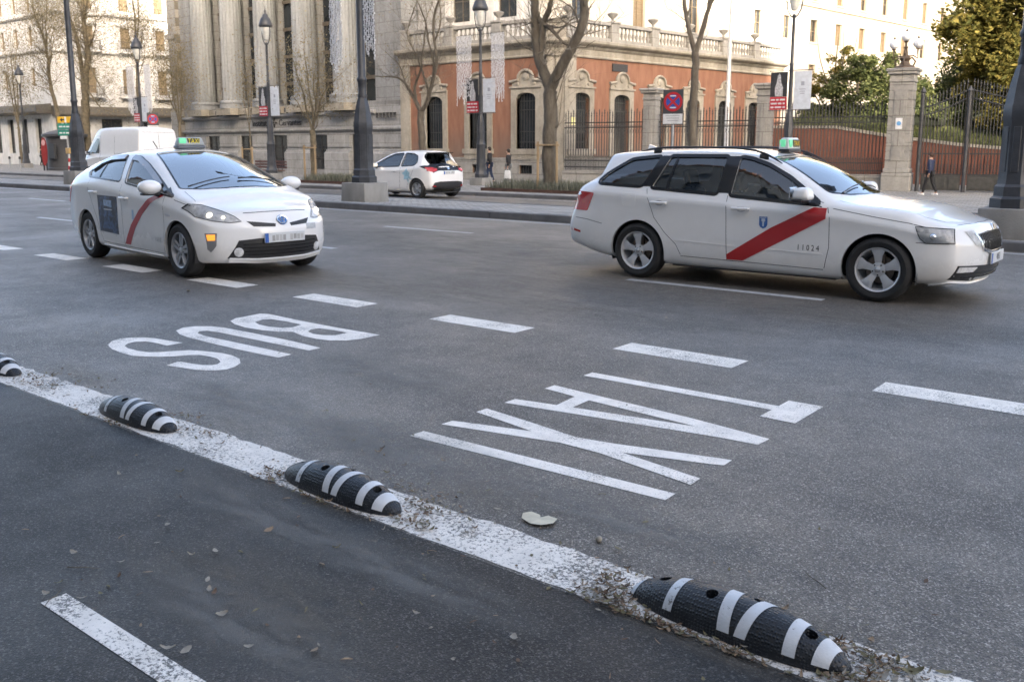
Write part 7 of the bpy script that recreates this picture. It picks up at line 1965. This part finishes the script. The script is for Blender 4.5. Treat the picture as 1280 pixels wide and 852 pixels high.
struct('garden_bank', b, mat('bank_grass', (.055, .065, .018), .95, col2=(.13, .13, .04), vscale=2.5, bump=.5), 60)
b = BM()
for x0, x1, y0, y1, zf in ((-20.3, -12, 48.6, 53, .1), (-12, 2, 48.6, 56, .1)):
    for _ in range(9000):
        x, y = rr.uniform(x0, x1), rr.uniform(y0, y1); f = lin([(48.3, 0), (50, .55), (54, 1.5), (60, 2.2)], y); z = GZ + lin(WP, x) + f * (.75 if x < -13 else .5)
        a = rr.uniform(0, 6.28); h = rr.uniform(.10, .34); w_ = .03
        b.faces.new([b.verts.new(q) for q in ((x - w_ * math.cos(a), y - w_ * math.sin(a), z), (x + w_ * math.cos(a), y + w_ * math.sin(a), z), (x + rr.uniform(-.1, .1), y + rr.uniform(-.1, .1), z + h))])
tag(mesh_obj('ground_cover', b, M_EVER2), 'yellow green ground cover on the garden bank', 'grass', None, 'stuff')
# clipped hedges on the bank
def hedge(label, x0, x1, y, z0_, h, m, seed):
    t = thing('hedge', label, 'hedge', ((x0 + x1) / 2, y, z0_)); L = (x1 - x0) / 2; r2 = random.Random(seed)
    b = BM()
    for _ in range(int(1500 * L)):
        x = r2.uniform(-L, L); a = r2.uniform(0, math.pi); yy = math.cos(a) * .75; zz = h * (.25 + .75 * math.sin(a)) * r2.uniform(.7, 1.06) + .12 * math.sin(x * 3)
        p = Vector((x, yy, zz)); s = r2.uniform(.05, .12); e = Euler((r2.uniform(0, 6), r2.uniform(0, 6), r2.uniform(0, 6))).to_matrix(); u = e @ Vector((s, 0, 0)); v = e @ Vector((0, s * .6, 0))
        b.faces.new([b.verts.new(q) for q in (p - u, p - v, p + u, p + v)])
    mesh_obj('foliage', b, m, t)
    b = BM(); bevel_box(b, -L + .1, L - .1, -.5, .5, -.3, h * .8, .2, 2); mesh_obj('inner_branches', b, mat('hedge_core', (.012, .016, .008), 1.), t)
hedge('long dark hedge above the red garden wall', -20.2, -12.6, 50.9, 2.75, 1.0, M_EVER2, 3)
hedge('shaded hedge behind the gate bars', -13.6, -1.0, 54.5, 2.0, 1.0, M_EVER, 4)
# ============================================================ LANE SEPARATORS
def rubber_mat():
    m = mat('black_moulded_rubber', (.007, .009, .013), .42, var=.3, vscale=9); n, l, b = N(m)
    tc = n.new('ShaderNodeTexCoord'); v = n.new('ShaderNodeTexVoronoi'); v.inputs['Scale'].default_value = 95; v.inputs['Randomness'].default_value = .35; l.new(tc.outputs['Object'], v.inputs['Vector'])
    l.new(bumpn(n, l, rng(n, l, v.outputs['Distance'], .0, .5, 1, 0), .7, .005), b.inputs['Normal'])
    dust = rng(n, l, noise(n, l, tc.outputs['Object'], 14, 6, .8), .55, .85, 0, .2)
    old = b.inputs['Base Color'].links[0].from_socket; l.new(mixc(n, l, dust, old, (.085, .082, .078)), b.inputs['Base Color']); return m
M_RUB = rubber_mat()
M_STRIPE = paint_mat('white_reflective_band', (.62, .64, .67), .36, 30)
M_HOLE = mat('bolt_hole_dark', (.006, .006, .007), .9)
SL, SW, SH = .755, .094, .114
def sep_pt(u, a, off=0.):
    """u along 0..1, a = angle over the section 0..pi"""
    t = abs(2 * u - 1); k = max(0., 1 - t ** 2.7) ** .52; kh = max(0., 1 - t ** 2.3) ** .62
    x = (u - .5) * SL; y = -math.cos(a) * SW * k; z = math.sin(a) ** .85 * SH * kh if 0 < a < math.pi else 0
    n = Vector((0, -math.cos(a) / SW, math.sin(a) / SH)).normalized()
    if t > .6: n = (n + Vector(((2 * u - 1) * (t - .6) * 2.6, 0, 0))).normalized()
    return Vector((x, y, z)) + n * off
def separator(x, y, rz, label, bands):
    t = thing('lane_separator', label, 'lane separator', (x, y, .004), rz, 'zebra striped rubber lane separators')
    b = BM(); NU, NA = 64, 22; rows = []
    for i in range(NU + 1):
        u = .004 + .992 * i / NU; rows.append([b.verts.new(sep_pt(u, math.pi * j / NA)) for j in range(NA + 1)])
    for r0, r1 in zip(rows, rows[1:]):
        for j in range(NA): b.faces.new((r0[j], r1[j], r1[j + 1], r0[j + 1]))
    b.faces.new(rows[0]); b.faces.new(rows[-1][::-1])
    bmesh.ops.recalc_face_normals(b, faces=b.faces[:])
    # bolt holes: real recesses
    cutb = BM(); HU = ((.17, .52), (.42, .40), (.60, .60), (.84, .46))
    for u, f in HU: c = sep_pt(u, math.pi * f); lathe(cutb, [(.019, c.z - .035), (.021, c.z + .05)], 16, Matrix.Translation((c.x, c.y, 0)))
    o = temp_obj(b); c = temp_obj(cutb); bo = o.modifiers.new('b', 'BOOLEAN'); bo.operation = 'DIFFERENCE'; bo.solver = 'EXACT'; bo.object = c
    me = eval_mesh(o); bpy.data.objects.remove(c)
    b = BM(); b.from_mesh(me)
    body = mesh_obj('rubber_body', b, M_RUB, t, 42)
    for u, f in HU:
        c = sep_pt(u, math.pi * f); hb = BM(); lathe(hb, [(.0185, c.z - .034), (.0185, c.z - .030)], 14, Matrix.Translation((c.x, c.y, 0))); mesh_obj('bolt_hole', hb, M_HOLE, body)
    for (u0, u1, sl) in bands:
        b = BM(); rr = []
        for j in range(17):
            a = math.pi * (.07 + .86 * j / 16); sh = sl * (j / 16 - .5)
            rr.append([b.verts.new(sep_pt(min(.985, max(.015, u0 + (u1 - u0) * i / 5 + sh)), a, .0016)) for i in range(6)])
        for r0, r1 in zip(rr, rr[1:]):
            for i in range(5): b.faces.new((r0[i], r0[i + 1], r1[i + 1], r1[i]))
        bmesh.ops.recalc_face_normals(b, faces=b.faces[:])
        mesh_obj('white_band', b, M_STRIPE, body, 60)
    return t
BANDS = [(.035, .070, .05), (.24, .285, .03), (.475, .53, -.03), (.605, .655, .08), (.765, .815, .0), (.885, .945, .02)]
separator(-1.135, 2.515, rad(-2.5), 'nearest striped separator, with dry leaves heaped at its left end', BANDS)
separator(-2.98, 2.50, rad(-1.5), 'striped separator just left of the large pale leaf, second nearest', BANDS)
separator(-4.70, 2.515, rad(-1.), 'striped separator below the painted S of BUS', BANDS)
separator(-6.60, 2.53, rad(-.5), 'striped separator cut off by the left edge of the photo', BANDS)

# ============================================================ LITTER
LEAFM = [mat('dry_leaf_tan', (.24, .17, .11), .85, var=.3, vscale=30), mat('dry_leaf_pale', (.26, .235, .195), .85, var=.25, vscale=30), mat('dry_leaf_brown', (.11, .07, .045), .85, var=.3, vscale=30), mat('dry_leaf_olive', (.15, .13, .07), .85, var=.3, vscale=30)]
def leaf_bm(b, rr, x, y, z, L, W, curl, rz, n=6):
    M = Matrix.Translation((x, y, z)) @ Matrix.Rotation(rz, 4, 'Z') @ Euler((rr.uniform(-.25, .25), rr.uniform(-.2, .2), 0)).to_matrix().to_4x4()
    rows = []
    for i in range(n + 1):
        t = i / n; w_ = W * math.sin(math.pi * min(1, t * .96 + .02)) ** .8 * (1 + .15 * math.sin(t * 17)); zz = curl * (2 * t - 1) ** 2 * L
        rows.append([b.verts.new(M @ Vector(((t - .5) * L, -w_, zz + curl * w_))), b.verts.new(M @ Vector(((t - .5) * L, 0, zz * .6 + .001))), b.verts.new(M @ Vector(((t - .5) * L, w_, zz + curl * w_ * 1.3)))])
    for r0, r1 in zip(rows, rows[1:]):
        for j in range(2): b.faces.new((r0[j], r1[j], r1[j + 1], r0[j + 1]))
def leaf_heap(label, spots, n, seed):
    """countless small leaf bits swept against the separators"""
    rr = random.Random(seed); b = BM()
    for _ in range(n):
        x0, y0, sx, sy, hz = rr.choice(spots); x = rr.gauss(x0, sx); y = rr.gauss(y0, sy)
        z = .007 + abs(rr.gauss(0, hz)) * max(0, 1 - ((x - x0) / (2 * sx)) ** 2)
        leaf_bm(b, rr, x, y, z, rr.uniform(.008, .038), rr.uniform(.002, .009), rr.uniform(-.2, .5), rr.uniform(0, 6.28), 3)
        for f in b.faces[-6:]: pass
    b.faces.ensure_lookup_table(); k = 0
    for i, f in enumerate(b.faces): f.material_index = (i // 6 * 7 + i // 60) % 4
    o = mesh_obj('leaf_litter', b, LEAFM, None); tag(o, label, 'leaf litter', None, 'stuff'); return o
leaf_heap('dry leaf litter heaped round the nearest separator', [(-1.58, 2.50, .05, .05, .02), (-1.52, 2.42, .07, .025, .016), (-1.40, 2.39, .09, .012, .008), (-1.1, 2.385, .18, .010, .004), (-.74, 2.44, .05, .03, .008), (-.70, 2.56, .06, .05, .006), (-1.2, 2.64, .25, .012, .005), (-.9, 2.62, .12, .02, .005)], 800, 1)
leaf_heap('dry leaf litter round the second nearest separator', [(-3.0, 2.38, .20, .014, .006), (-2.58, 2.60, .07, .05, .006), (-2.45, 2.62, .10, .06, .004), (-2.75, 2.72, .12, .05, .003), (-2.5, 2.45, .06, .03, .004), (-3.4, 2.45, .05, .04, .005)], 300, 2)
leaf_heap('dry leaf litter at the separator below the S of BUS', [(-4.28, 2.58, .06, .05, .006), (-4.1, 2.62, .08, .05, .004), (-4.8, 2.39, .22, .014, .005), (-4.5, 2.70, .12, .04, .003)], 150, 3)
leaf_heap('dry leaf litter at the separator cut by the left edge', [(-6.1, 2.62, .12, .08, .004), (-5.8, 2.72, .2, .09, .003), (-5.9, 2.5, .16, .05, .003)], 160, 4)
leaf_heap('scattered leaf crumbs along the painted separator line', [(-5.2, 2.5, .5, .08, .001), (-3.7, 2.5, .4, .08, .001), (-2.1, 2.5, .3, .08, .001), (-2.2, 2.1, .8, .3, .001), (-1.2, 3.0, .8, .4, .001), (-3.3, 3.0, .7, .25, .001), (-3.0, 1.9, .9, .35, .001), (-6.5, 4.5, 2.5, 1.0, .001), (-2.3, 1.5, .8, .3, .001)], 230, 5)
# soil dust stains by the separators
def dust_patch(x, y, sx, sy, seed, pale=False):
    rr = random.Random(seed); nm = 'pale_dust' if pale else 'road_dust'; m = MATS.get(nm)
    if not m:
        m = bpy.data.materials.new(nm); m.use_nodes = True; n, l, b = N(m); b.inputs['Base Color'].default_value = (.21, .205, .195, 1) if pale else (.20, .172, .135, 1); b.inputs['Roughness'].default_value = 1
        tc = n.new('ShaderNodeTexCoord'); gr = n.new('ShaderNodeTexGradient'); gr.gradient_type = 'SPHERICAL'; l.new(tc.outputs['Object'], gr.inputs[0])
        f = noise(n, l, tc.outputs['Object'], 1.8, 6, .6) if pale else noise(n, l, tc.outputs['Object'], 4, 8, .8); mu = n.new('ShaderNodeMath'); mu.operation = 'MULTIPLY'; l.new(rng(n, l, gr.outputs[0], 0, .7, 0, 1), mu.inputs[0]); l.new(rng(n, l, f, .34, .60) if pale else rng(n, l, f, .38, .68), mu.inputs[1])
        sc = n.new('ShaderNodeMath'); sc.operation = 'MULTIPLY'; l.new(mu.outputs[0], sc.inputs[0]); sc.inputs[1].default_value = .45
        l.new(sc.outputs[0], b.inputs['Alpha']); MATS[nm] = m
    b = BM(); vs = [b.verts.new((math.cos(a), math.sin(a), 0)) for a in [k * math.pi / 8 for k in range(16)]]; b.faces.new(vs)
    o = mesh_obj('road_dust', b, m, None, loc=(x, y, .0062 + seed * .0001)); o.scale = (sx, sy, 1); o['kind'] = 'structure'
def pale_smudge(x, y, sx, sy, i): dust_patch(x, y, sx, sy, i, True)
for i, a in enumerate([(-2.45, 2.86, .42, .20), (-4.2, 2.8, .4, .14), (-5.9, 2.8, .6, .2), (-1.1, 2.72, .5, .10), (-1.2, 2.34, .5, .06), (-3.0, 2.36, .5, .05), (-2.5, 1.7, .8, .3), (-6.5, 8.3, 3.2, 1.1), (-2.9, 8.0, 2.0, .5), (-8.6, 6.6, 2.6, .7), (-6.0, 7.0, 3.5, .9), (-8.0, 9.6, 3.5, 1.2), (-9.5, 11.0, 4, 1.4)]): dust_patch(*a, i)
for i, a in enumerate([(-3.25, 3.05, 1.0, .40), (-3.5, 3.1, .6, .25), (-3.0, 2.14, .9, .22), (-2.2, 2.12, .7, .18), (-4.6, 3.1, .8, .3), (-2.4, 1.55, .7, .2), (-1.9, 3.0, .8, .2), (-4.4, 4.1, 1.0, .4)]): pale_smudge(*a, i + 11)
# single leaves one can point to
rr = random.Random(77)
SP = [(-2.88, 2.05, .055, 0), (-2.22, 1.49, .04, 1), (-3.03, 1.26, .05, 1), (-1.63, 2.03, .05, 1), (-.88, 2.86, .04, 1), (-.66, 2.99, .03, 2), (-3.93, 2.0, .05, 1), (-3.24, 1.83, .045, 1), (-2.88, 1.81, .05, 1), (-1.97, 1.95, .035, 1), (-3.27, 1.47, .05, 1),
      (-2.63, 1.62, .04, 1), (-2.70, 1.66, .04, 1), (-2.45, 1.55, .05, 1), (-2.05, 1.60, .045, 0), (-1.95, 1.45, .035, 1), (-.77, 2.70, .05, 0), (-2.4, 1.33, .06, 1), (-2.35, 1.36, .05, 1), (-1.72, 2.77, .05, 3), (-1.05, 2.72, .05, 0), (-.62, 2.60, .085, 3), (-.68, 2.52, .07, 1), (-.55, 2.66, .06, 3), (-4.0, 3.25, .04, 1), (-2.5, 4.0, .04, 1), (-3.4, 5.2, .05, 1), (-3.9, 7.0, .06, 1), (-8.5, 5.2, .08, 1), (-4.3, 4.1, .04, 1)]
for i, (x, y, L, mi) in enumerate(SP):
    L *= .8; b = BM(); leaf_bm(b, rr, x, y, .010, L, L * rr.uniform(.18, .32), rr.uniform(.05, .3), rr.uniform(0, 6.28), 6)
    o = mesh_obj('fallen_leaf', b, LEAFM[mi]); tag(o, 'small dry leaf lying flat on the asphalt, a few centimetres long', 'leaf', 'single dry leaves scattered on the asphalt')
b = BM(); P = [(-.06, -.012), (-.045, -.040), (0, -.052), (.04, -.045), (.062, -.01), (.050, .03), (.01, .035), (-.005, .012), (-.02, .030), (-.05, .022)]
top = [b.verts.new((x * 1.25, y * 1.2, .005 + .010 * abs(x / .07) ** 2 + .003 * math.sin(x * 70))) for x, y in P]; c = b.verts.new((.0, -.008, .006))
for i in range(len(P)): j = (i + 1) % len(P); b.faces.new((top[i], top[j], c))
o = mesh_obj('large_leaf', b, mat('cream_leaf', (.55, .50, .38), .8, var=.15, vscale=20), None, 60, (-2.12, 2.81, .004)); tag(o, 'large pale cream curled leaf on the bus lane beside the white line', 'leaf')
b = BM(); bmesh.ops.create_icosphere(b, subdivisions=2, radius=.014, matrix=Matrix.Translation((-1.82, 2.79, .012))); o = mesh_obj('pebble', b, LEAFM[1], None, 60); tag(o, 'small round white pebble right of the large pale leaf', 'stone')
for i, (x, y, a, L) in enumerate(((-3.18, 1.40, .6, .12), (-3.02, 1.30, -.9, .11), (-1.0, 2.95, 2.5, .14), (-3.3, 2.42, .3, .10))):
    b = BM(); P = [(x + math.cos(a) * L * t + .008 * math.sin(9 * t), y + math.sin(a) * L * t, .009) for t in (0, .3, .6, 1)]; tube(b, P, [.0022, .002, .0018, .001], 5)
    o = mesh_obj('twig', b, MATS['plane_bark']); tag(o, ['thin dark twig at the left edge of the cycle lane', 'thin twig across the end of the cycle lane dash', 'thin twig on the bus lane near the lower right', 'short twig against the foot of the separator'][i], 'twig')

# ============================================================ PEOPLE
def skin_body(parent, name, joints, edges, radii, m, sub=2):
    me = bpy.data.meshes.new(name); me.from_pydata([Vector(j) for j in joints], edges, []); o = bpy.data.objects.new(name, me); COL.objects.link(o)
    sk = o.modifiers.new('skin', 'SKIN'); sk.use_smooth_shade = True
    for i, r in enumerate(radii):
        v = me.skin_vertices[0].data[i]; v.radius = r if isinstance(r, tuple) else (r, r); v.use_root = (i == 0)
    su = o.modifiers.new('s', 'SUBSURF'); su.levels = sub
    ev = eval_mesh(o); ev.materials.clear(); ev.materials.append(m); ev.polygons.foreach_set('use_smooth', [True] * len(ev.polygons))
    ob = bpy.data.objects.new(name, ev); return _link(ob, parent)
M_SKIN = mat('skin', (.42, .26, .19), .55, var=.06)
def person(x, y, z, rz, h, label, top, bottom, hair, stride=.18, bag=None, swing=.12, shoes=None, hood=False):
    """facing +x in local space; the whole body one skin, clothes and hair as parts"""
    t = thing('person', label, 'person', (x, y, z), rz); s = h / 1.75
    hip, kn, an = .93, .50, .08
    J = {'pel': (0, 0, .95), 'sp': (.01, 0, 1.15), 'ch': (.0, 0, 1.36), 'nk': (.01, 0, 1.50), 'hd0': (.025, 0, 1.60), 'hd1': (.03, 0, 1.69)}
    for sd, k in (('L', 1), ('R', -1)):
        f = stride * k
        J['h' + sd] = (0, .095 * k, .92); J['k' + sd] = (f * .55 + .03, .10 * k, .50); J['a' + sd] = (f * 1.1 - (.05 if k < 0 else 0), .10 * k, .09 + (.03 if k < 0 and stride > .1 else 0)); J['t' + sd] = (f * 1.1 + .15 - (.05 if k < 0 else 0), .11 * k, .04)
        g = -swing * k
        J['s' + sd] = (0, .175 * k, 1.41); J['e' + sd] = (g * .6, .225 * k, 1.13); J['w' + sd] = (g * 1.2 + .10, .215 * k, .90); J['p' + sd] = (g * 1.25 + .13, .205 * k, .82)
    names = list(J); idx = {n_: i for i, n_ in enumerate(names)}
    R_ = {'pel': (.13, .105), 'sp': (.125, .095), 'ch': (.145, .105), 'nk': .058, 'hd0': .082, 'hd1': .085}
    for sd in 'LR': R_.update({'h' + sd: .085, 'k' + sd: .058, 'a' + sd: .040, 't' + sd: .036, 's' + sd: .058, 'e' + sd: .042, 'w' + sd: .028, 'p' + sd: (.034, .020)})
    E_ = [('pel', 'sp'), ('sp', 'ch'), ('ch', 'nk'), ('nk', 'hd0'), ('hd0', 'hd1')]
    for sd in 'LR': E_ += [('pel', 'h' + sd), ('h' + sd, 'k' + sd), ('k' + sd, 'a' + sd), ('a' + sd, 't' + sd), ('ch', 's' + sd), ('s' + sd, 'e' + sd), ('e' + sd, 'w' + sd), ('w' + sd, 'p' + sd)]
    sc = lambda p: tuple(c * s for c in p)
    def rr_(r, g=0): return tuple((c + g) * s for c in r) if isinstance(r, tuple) else (r + g) * s
    skin_body(t, 'body', [sc(J[n_]) for n_ in names], [(idx[a], idx[b_]) for a, b_ in E_], [rr_(R_[n_]) for n_ in names], M_SKIN)
    def cloth(nm, keys, edges, m, g, ov={}):
        ks = list(keys); ii = {n_: i for i, n_ in enumerate(ks)}
        skin_body(t, nm, [sc(ov.get(n_, J[n_])) for n_ in ks], [(ii[a], ii[b_]) for a, b_ in edges], [rr_(R_[n_], g) for n_ in ks], m)
    cloth('jacket', ['ch', 'sp', 'pel', 'nk', 'sL', 'eL', 'wL', 'sR', 'eR', 'wR'], [('ch', 'sp'), ('sp', 'pel'), ('ch', 'nk'), ('ch', 'sL'), ('sL', 'eL'), ('eL', 'wL'), ('ch', 'sR'), ('sR', 'eR'), ('eR', 'wR')], top, .026, {'nk': (.0, 0, 1.49), 'pel': (0, 0, .90)})
    cloth('trousers', ['pel', 'hL', 'kL', 'aL', 'hR', 'kR', 'aR'], [('pel', 'hL'), ('hL', 'kL'), ('kL', 'aL'), ('pel', 'hR'), ('hR', 'kR'), ('kR', 'aR')], bottom, .016)
    for sd in 'LR':
        b = BM(); a = Vector(J['a' + sd]); tt = Vector(J['t' + sd]); bevel_box(b, (a.x - .06) * s, (tt.x + .06) * s, (a.y - .045) * s, (a.y + .045) * s, max(0, tt.z - .045) * s, (tt.z + .04) * s, .02, 2); mesh_obj('shoe', b, shoes or M_BLK, t, 60)
    b = BM(); bmesh.ops.create_uvsphere(b, u_segments=16, v_segments=10, radius=.108 * s, matrix=Matrix.Translation((.008 * s, 0, 1.665 * s)) @ Matrix.Diagonal((1.0, .86, 1.08, 1)))
    for v in list(b.verts):
        if v.co.x > .045 * s and v.co.z < 1.69 * s: v.co.x = .045 * s
    mesh_obj('hair', b, hair, t, 179)
    # face
    for k in (-1, 1):
        b = BM(); bmesh.ops.create_uvsphere(b, u_segments=8, v_segments=6, radius=.012 * s, matrix=Matrix.Translation((.108 * s, k * .032 * s, 1.655 * s))); mesh_obj('eye', b, M_BLK, t, 179)
    b = BM(); prism(b, [(.10 * s, 1.66 * s), (.135 * s, 1.615 * s), (.10 * s, 1.61 * s)], 1, -.013 * s, .013 * s); mesh_obj('nose', b, M_SKIN, t)
    # hands with fingers
    for sd, k in (('L', 1), ('R', -1)):
        p = Vector(J['p' + sd]) * s
        for q in range(4):
            b = BM(); o_ = Vector(((q - 1.5) * .017, 0, -.01)) * s; L = (.070, .078, .072, .058)[q] * s
            tube(b, [p + o_, p + o_ + Vector((.006, -k * .004, -L * .55)), p + o_ + Vector((.016, -k * .012, -L))], [.009 * s, .008 * s, .006 * s], 6); mesh_obj('finger', b, M_SKIN, t, 60)
        b = BM(); tube(b, [p + Vector((.024, 0, .02)) * s, p + Vector((.042, -k * .008, -.012)) * s, p + Vector((.044, -k * .014, -.038)) * s], [.011 * s, .009 * s, .007 * s], 6); mesh_obj('thumb', b, M_SKIN, t, 60)
    return t, {n_: Vector(J[n_]) * s for n_ in J}
M_COATBLK = mat('black_coat', (.016, .016, .018), .8, var=.3, vscale=9); M_JEANS = mat('blue_jeans', (.022, .035, .075), .85, var=.2, vscale=9); M_GREYT = mat('grey_trousers', (.16, .17, .17), .85)
M_NAVY = mat('navy_quilted_jacket', (.014, .022, .06), .6, var=.5, vscale=22); M_HAIR = mat('dark_hair', (.02, .014, .01), .7); M_BLACKT = mat('black_trousers', (.012, .012, .014), .8); M_WSHOE = mat('white_trainers', (.65, .65, .66), .5)
person(-29.66, 35.05, gz(35.05), rad(205), 1.76, 'man in black coat and blue jeans walking behind the street lamp by the palace', M_COATBLK, M_JEANS, M_HAIR, .12)
pt, PJ = person(-28.25, 34.8, gz(34.8), rad(198), 1.66, 'person in dark coat carrying a white bag beside the palace', M_COATBLK, M_GREYT, M_HAIR, .15)
th_ = thing('carrier_bag', 'white carrier bag held by the person in the dark coat', 'bag', pt.matrix_basis @ (PJ['pL'] + Vector((.0, .0, -.42))), rad(198))
b = BM(); bevel_box(b, -.17, .17, -.06, .06, -.10, .30, .03, 2, None, .03, .03); mesh_obj('bag_body', b, M_SIGNWHITE, th_, 50)
b = BM(); tube(b, [(-.08, 0, .28), (-.03, 0, .38), (0, 0, .42), (.03, 0, .38), (.08, 0, .28)], .008, 5); mesh_obj('bag_handle', b, M_SIGNWHITE, th_)
person(-9.77, 37.68, gz(37.7), rad(170), 1.60, 'person in navy quilted jacket and black trousers walking past the iron gate', M_NAVY, M_BLACKT, mat('brown_hair', (.05, .025, .015), .7), .20, shoes=M_WSHOE)
person(-91.0, 41.0, gz(41), rad(60), 1.72, 'person all in black standing beside the plain street lamp, far left', M_COATBLK, M_BLACKT, M_HAIR, .06)
person(-88.8, 40.6, gz(40.6), rad(40), 1.68, 'person in dark jacket and light blue trousers behind the red board', M_COATBLK, mat('light_blue_trousers', (.20, .26, .36), .85), M_HAIR, .10)
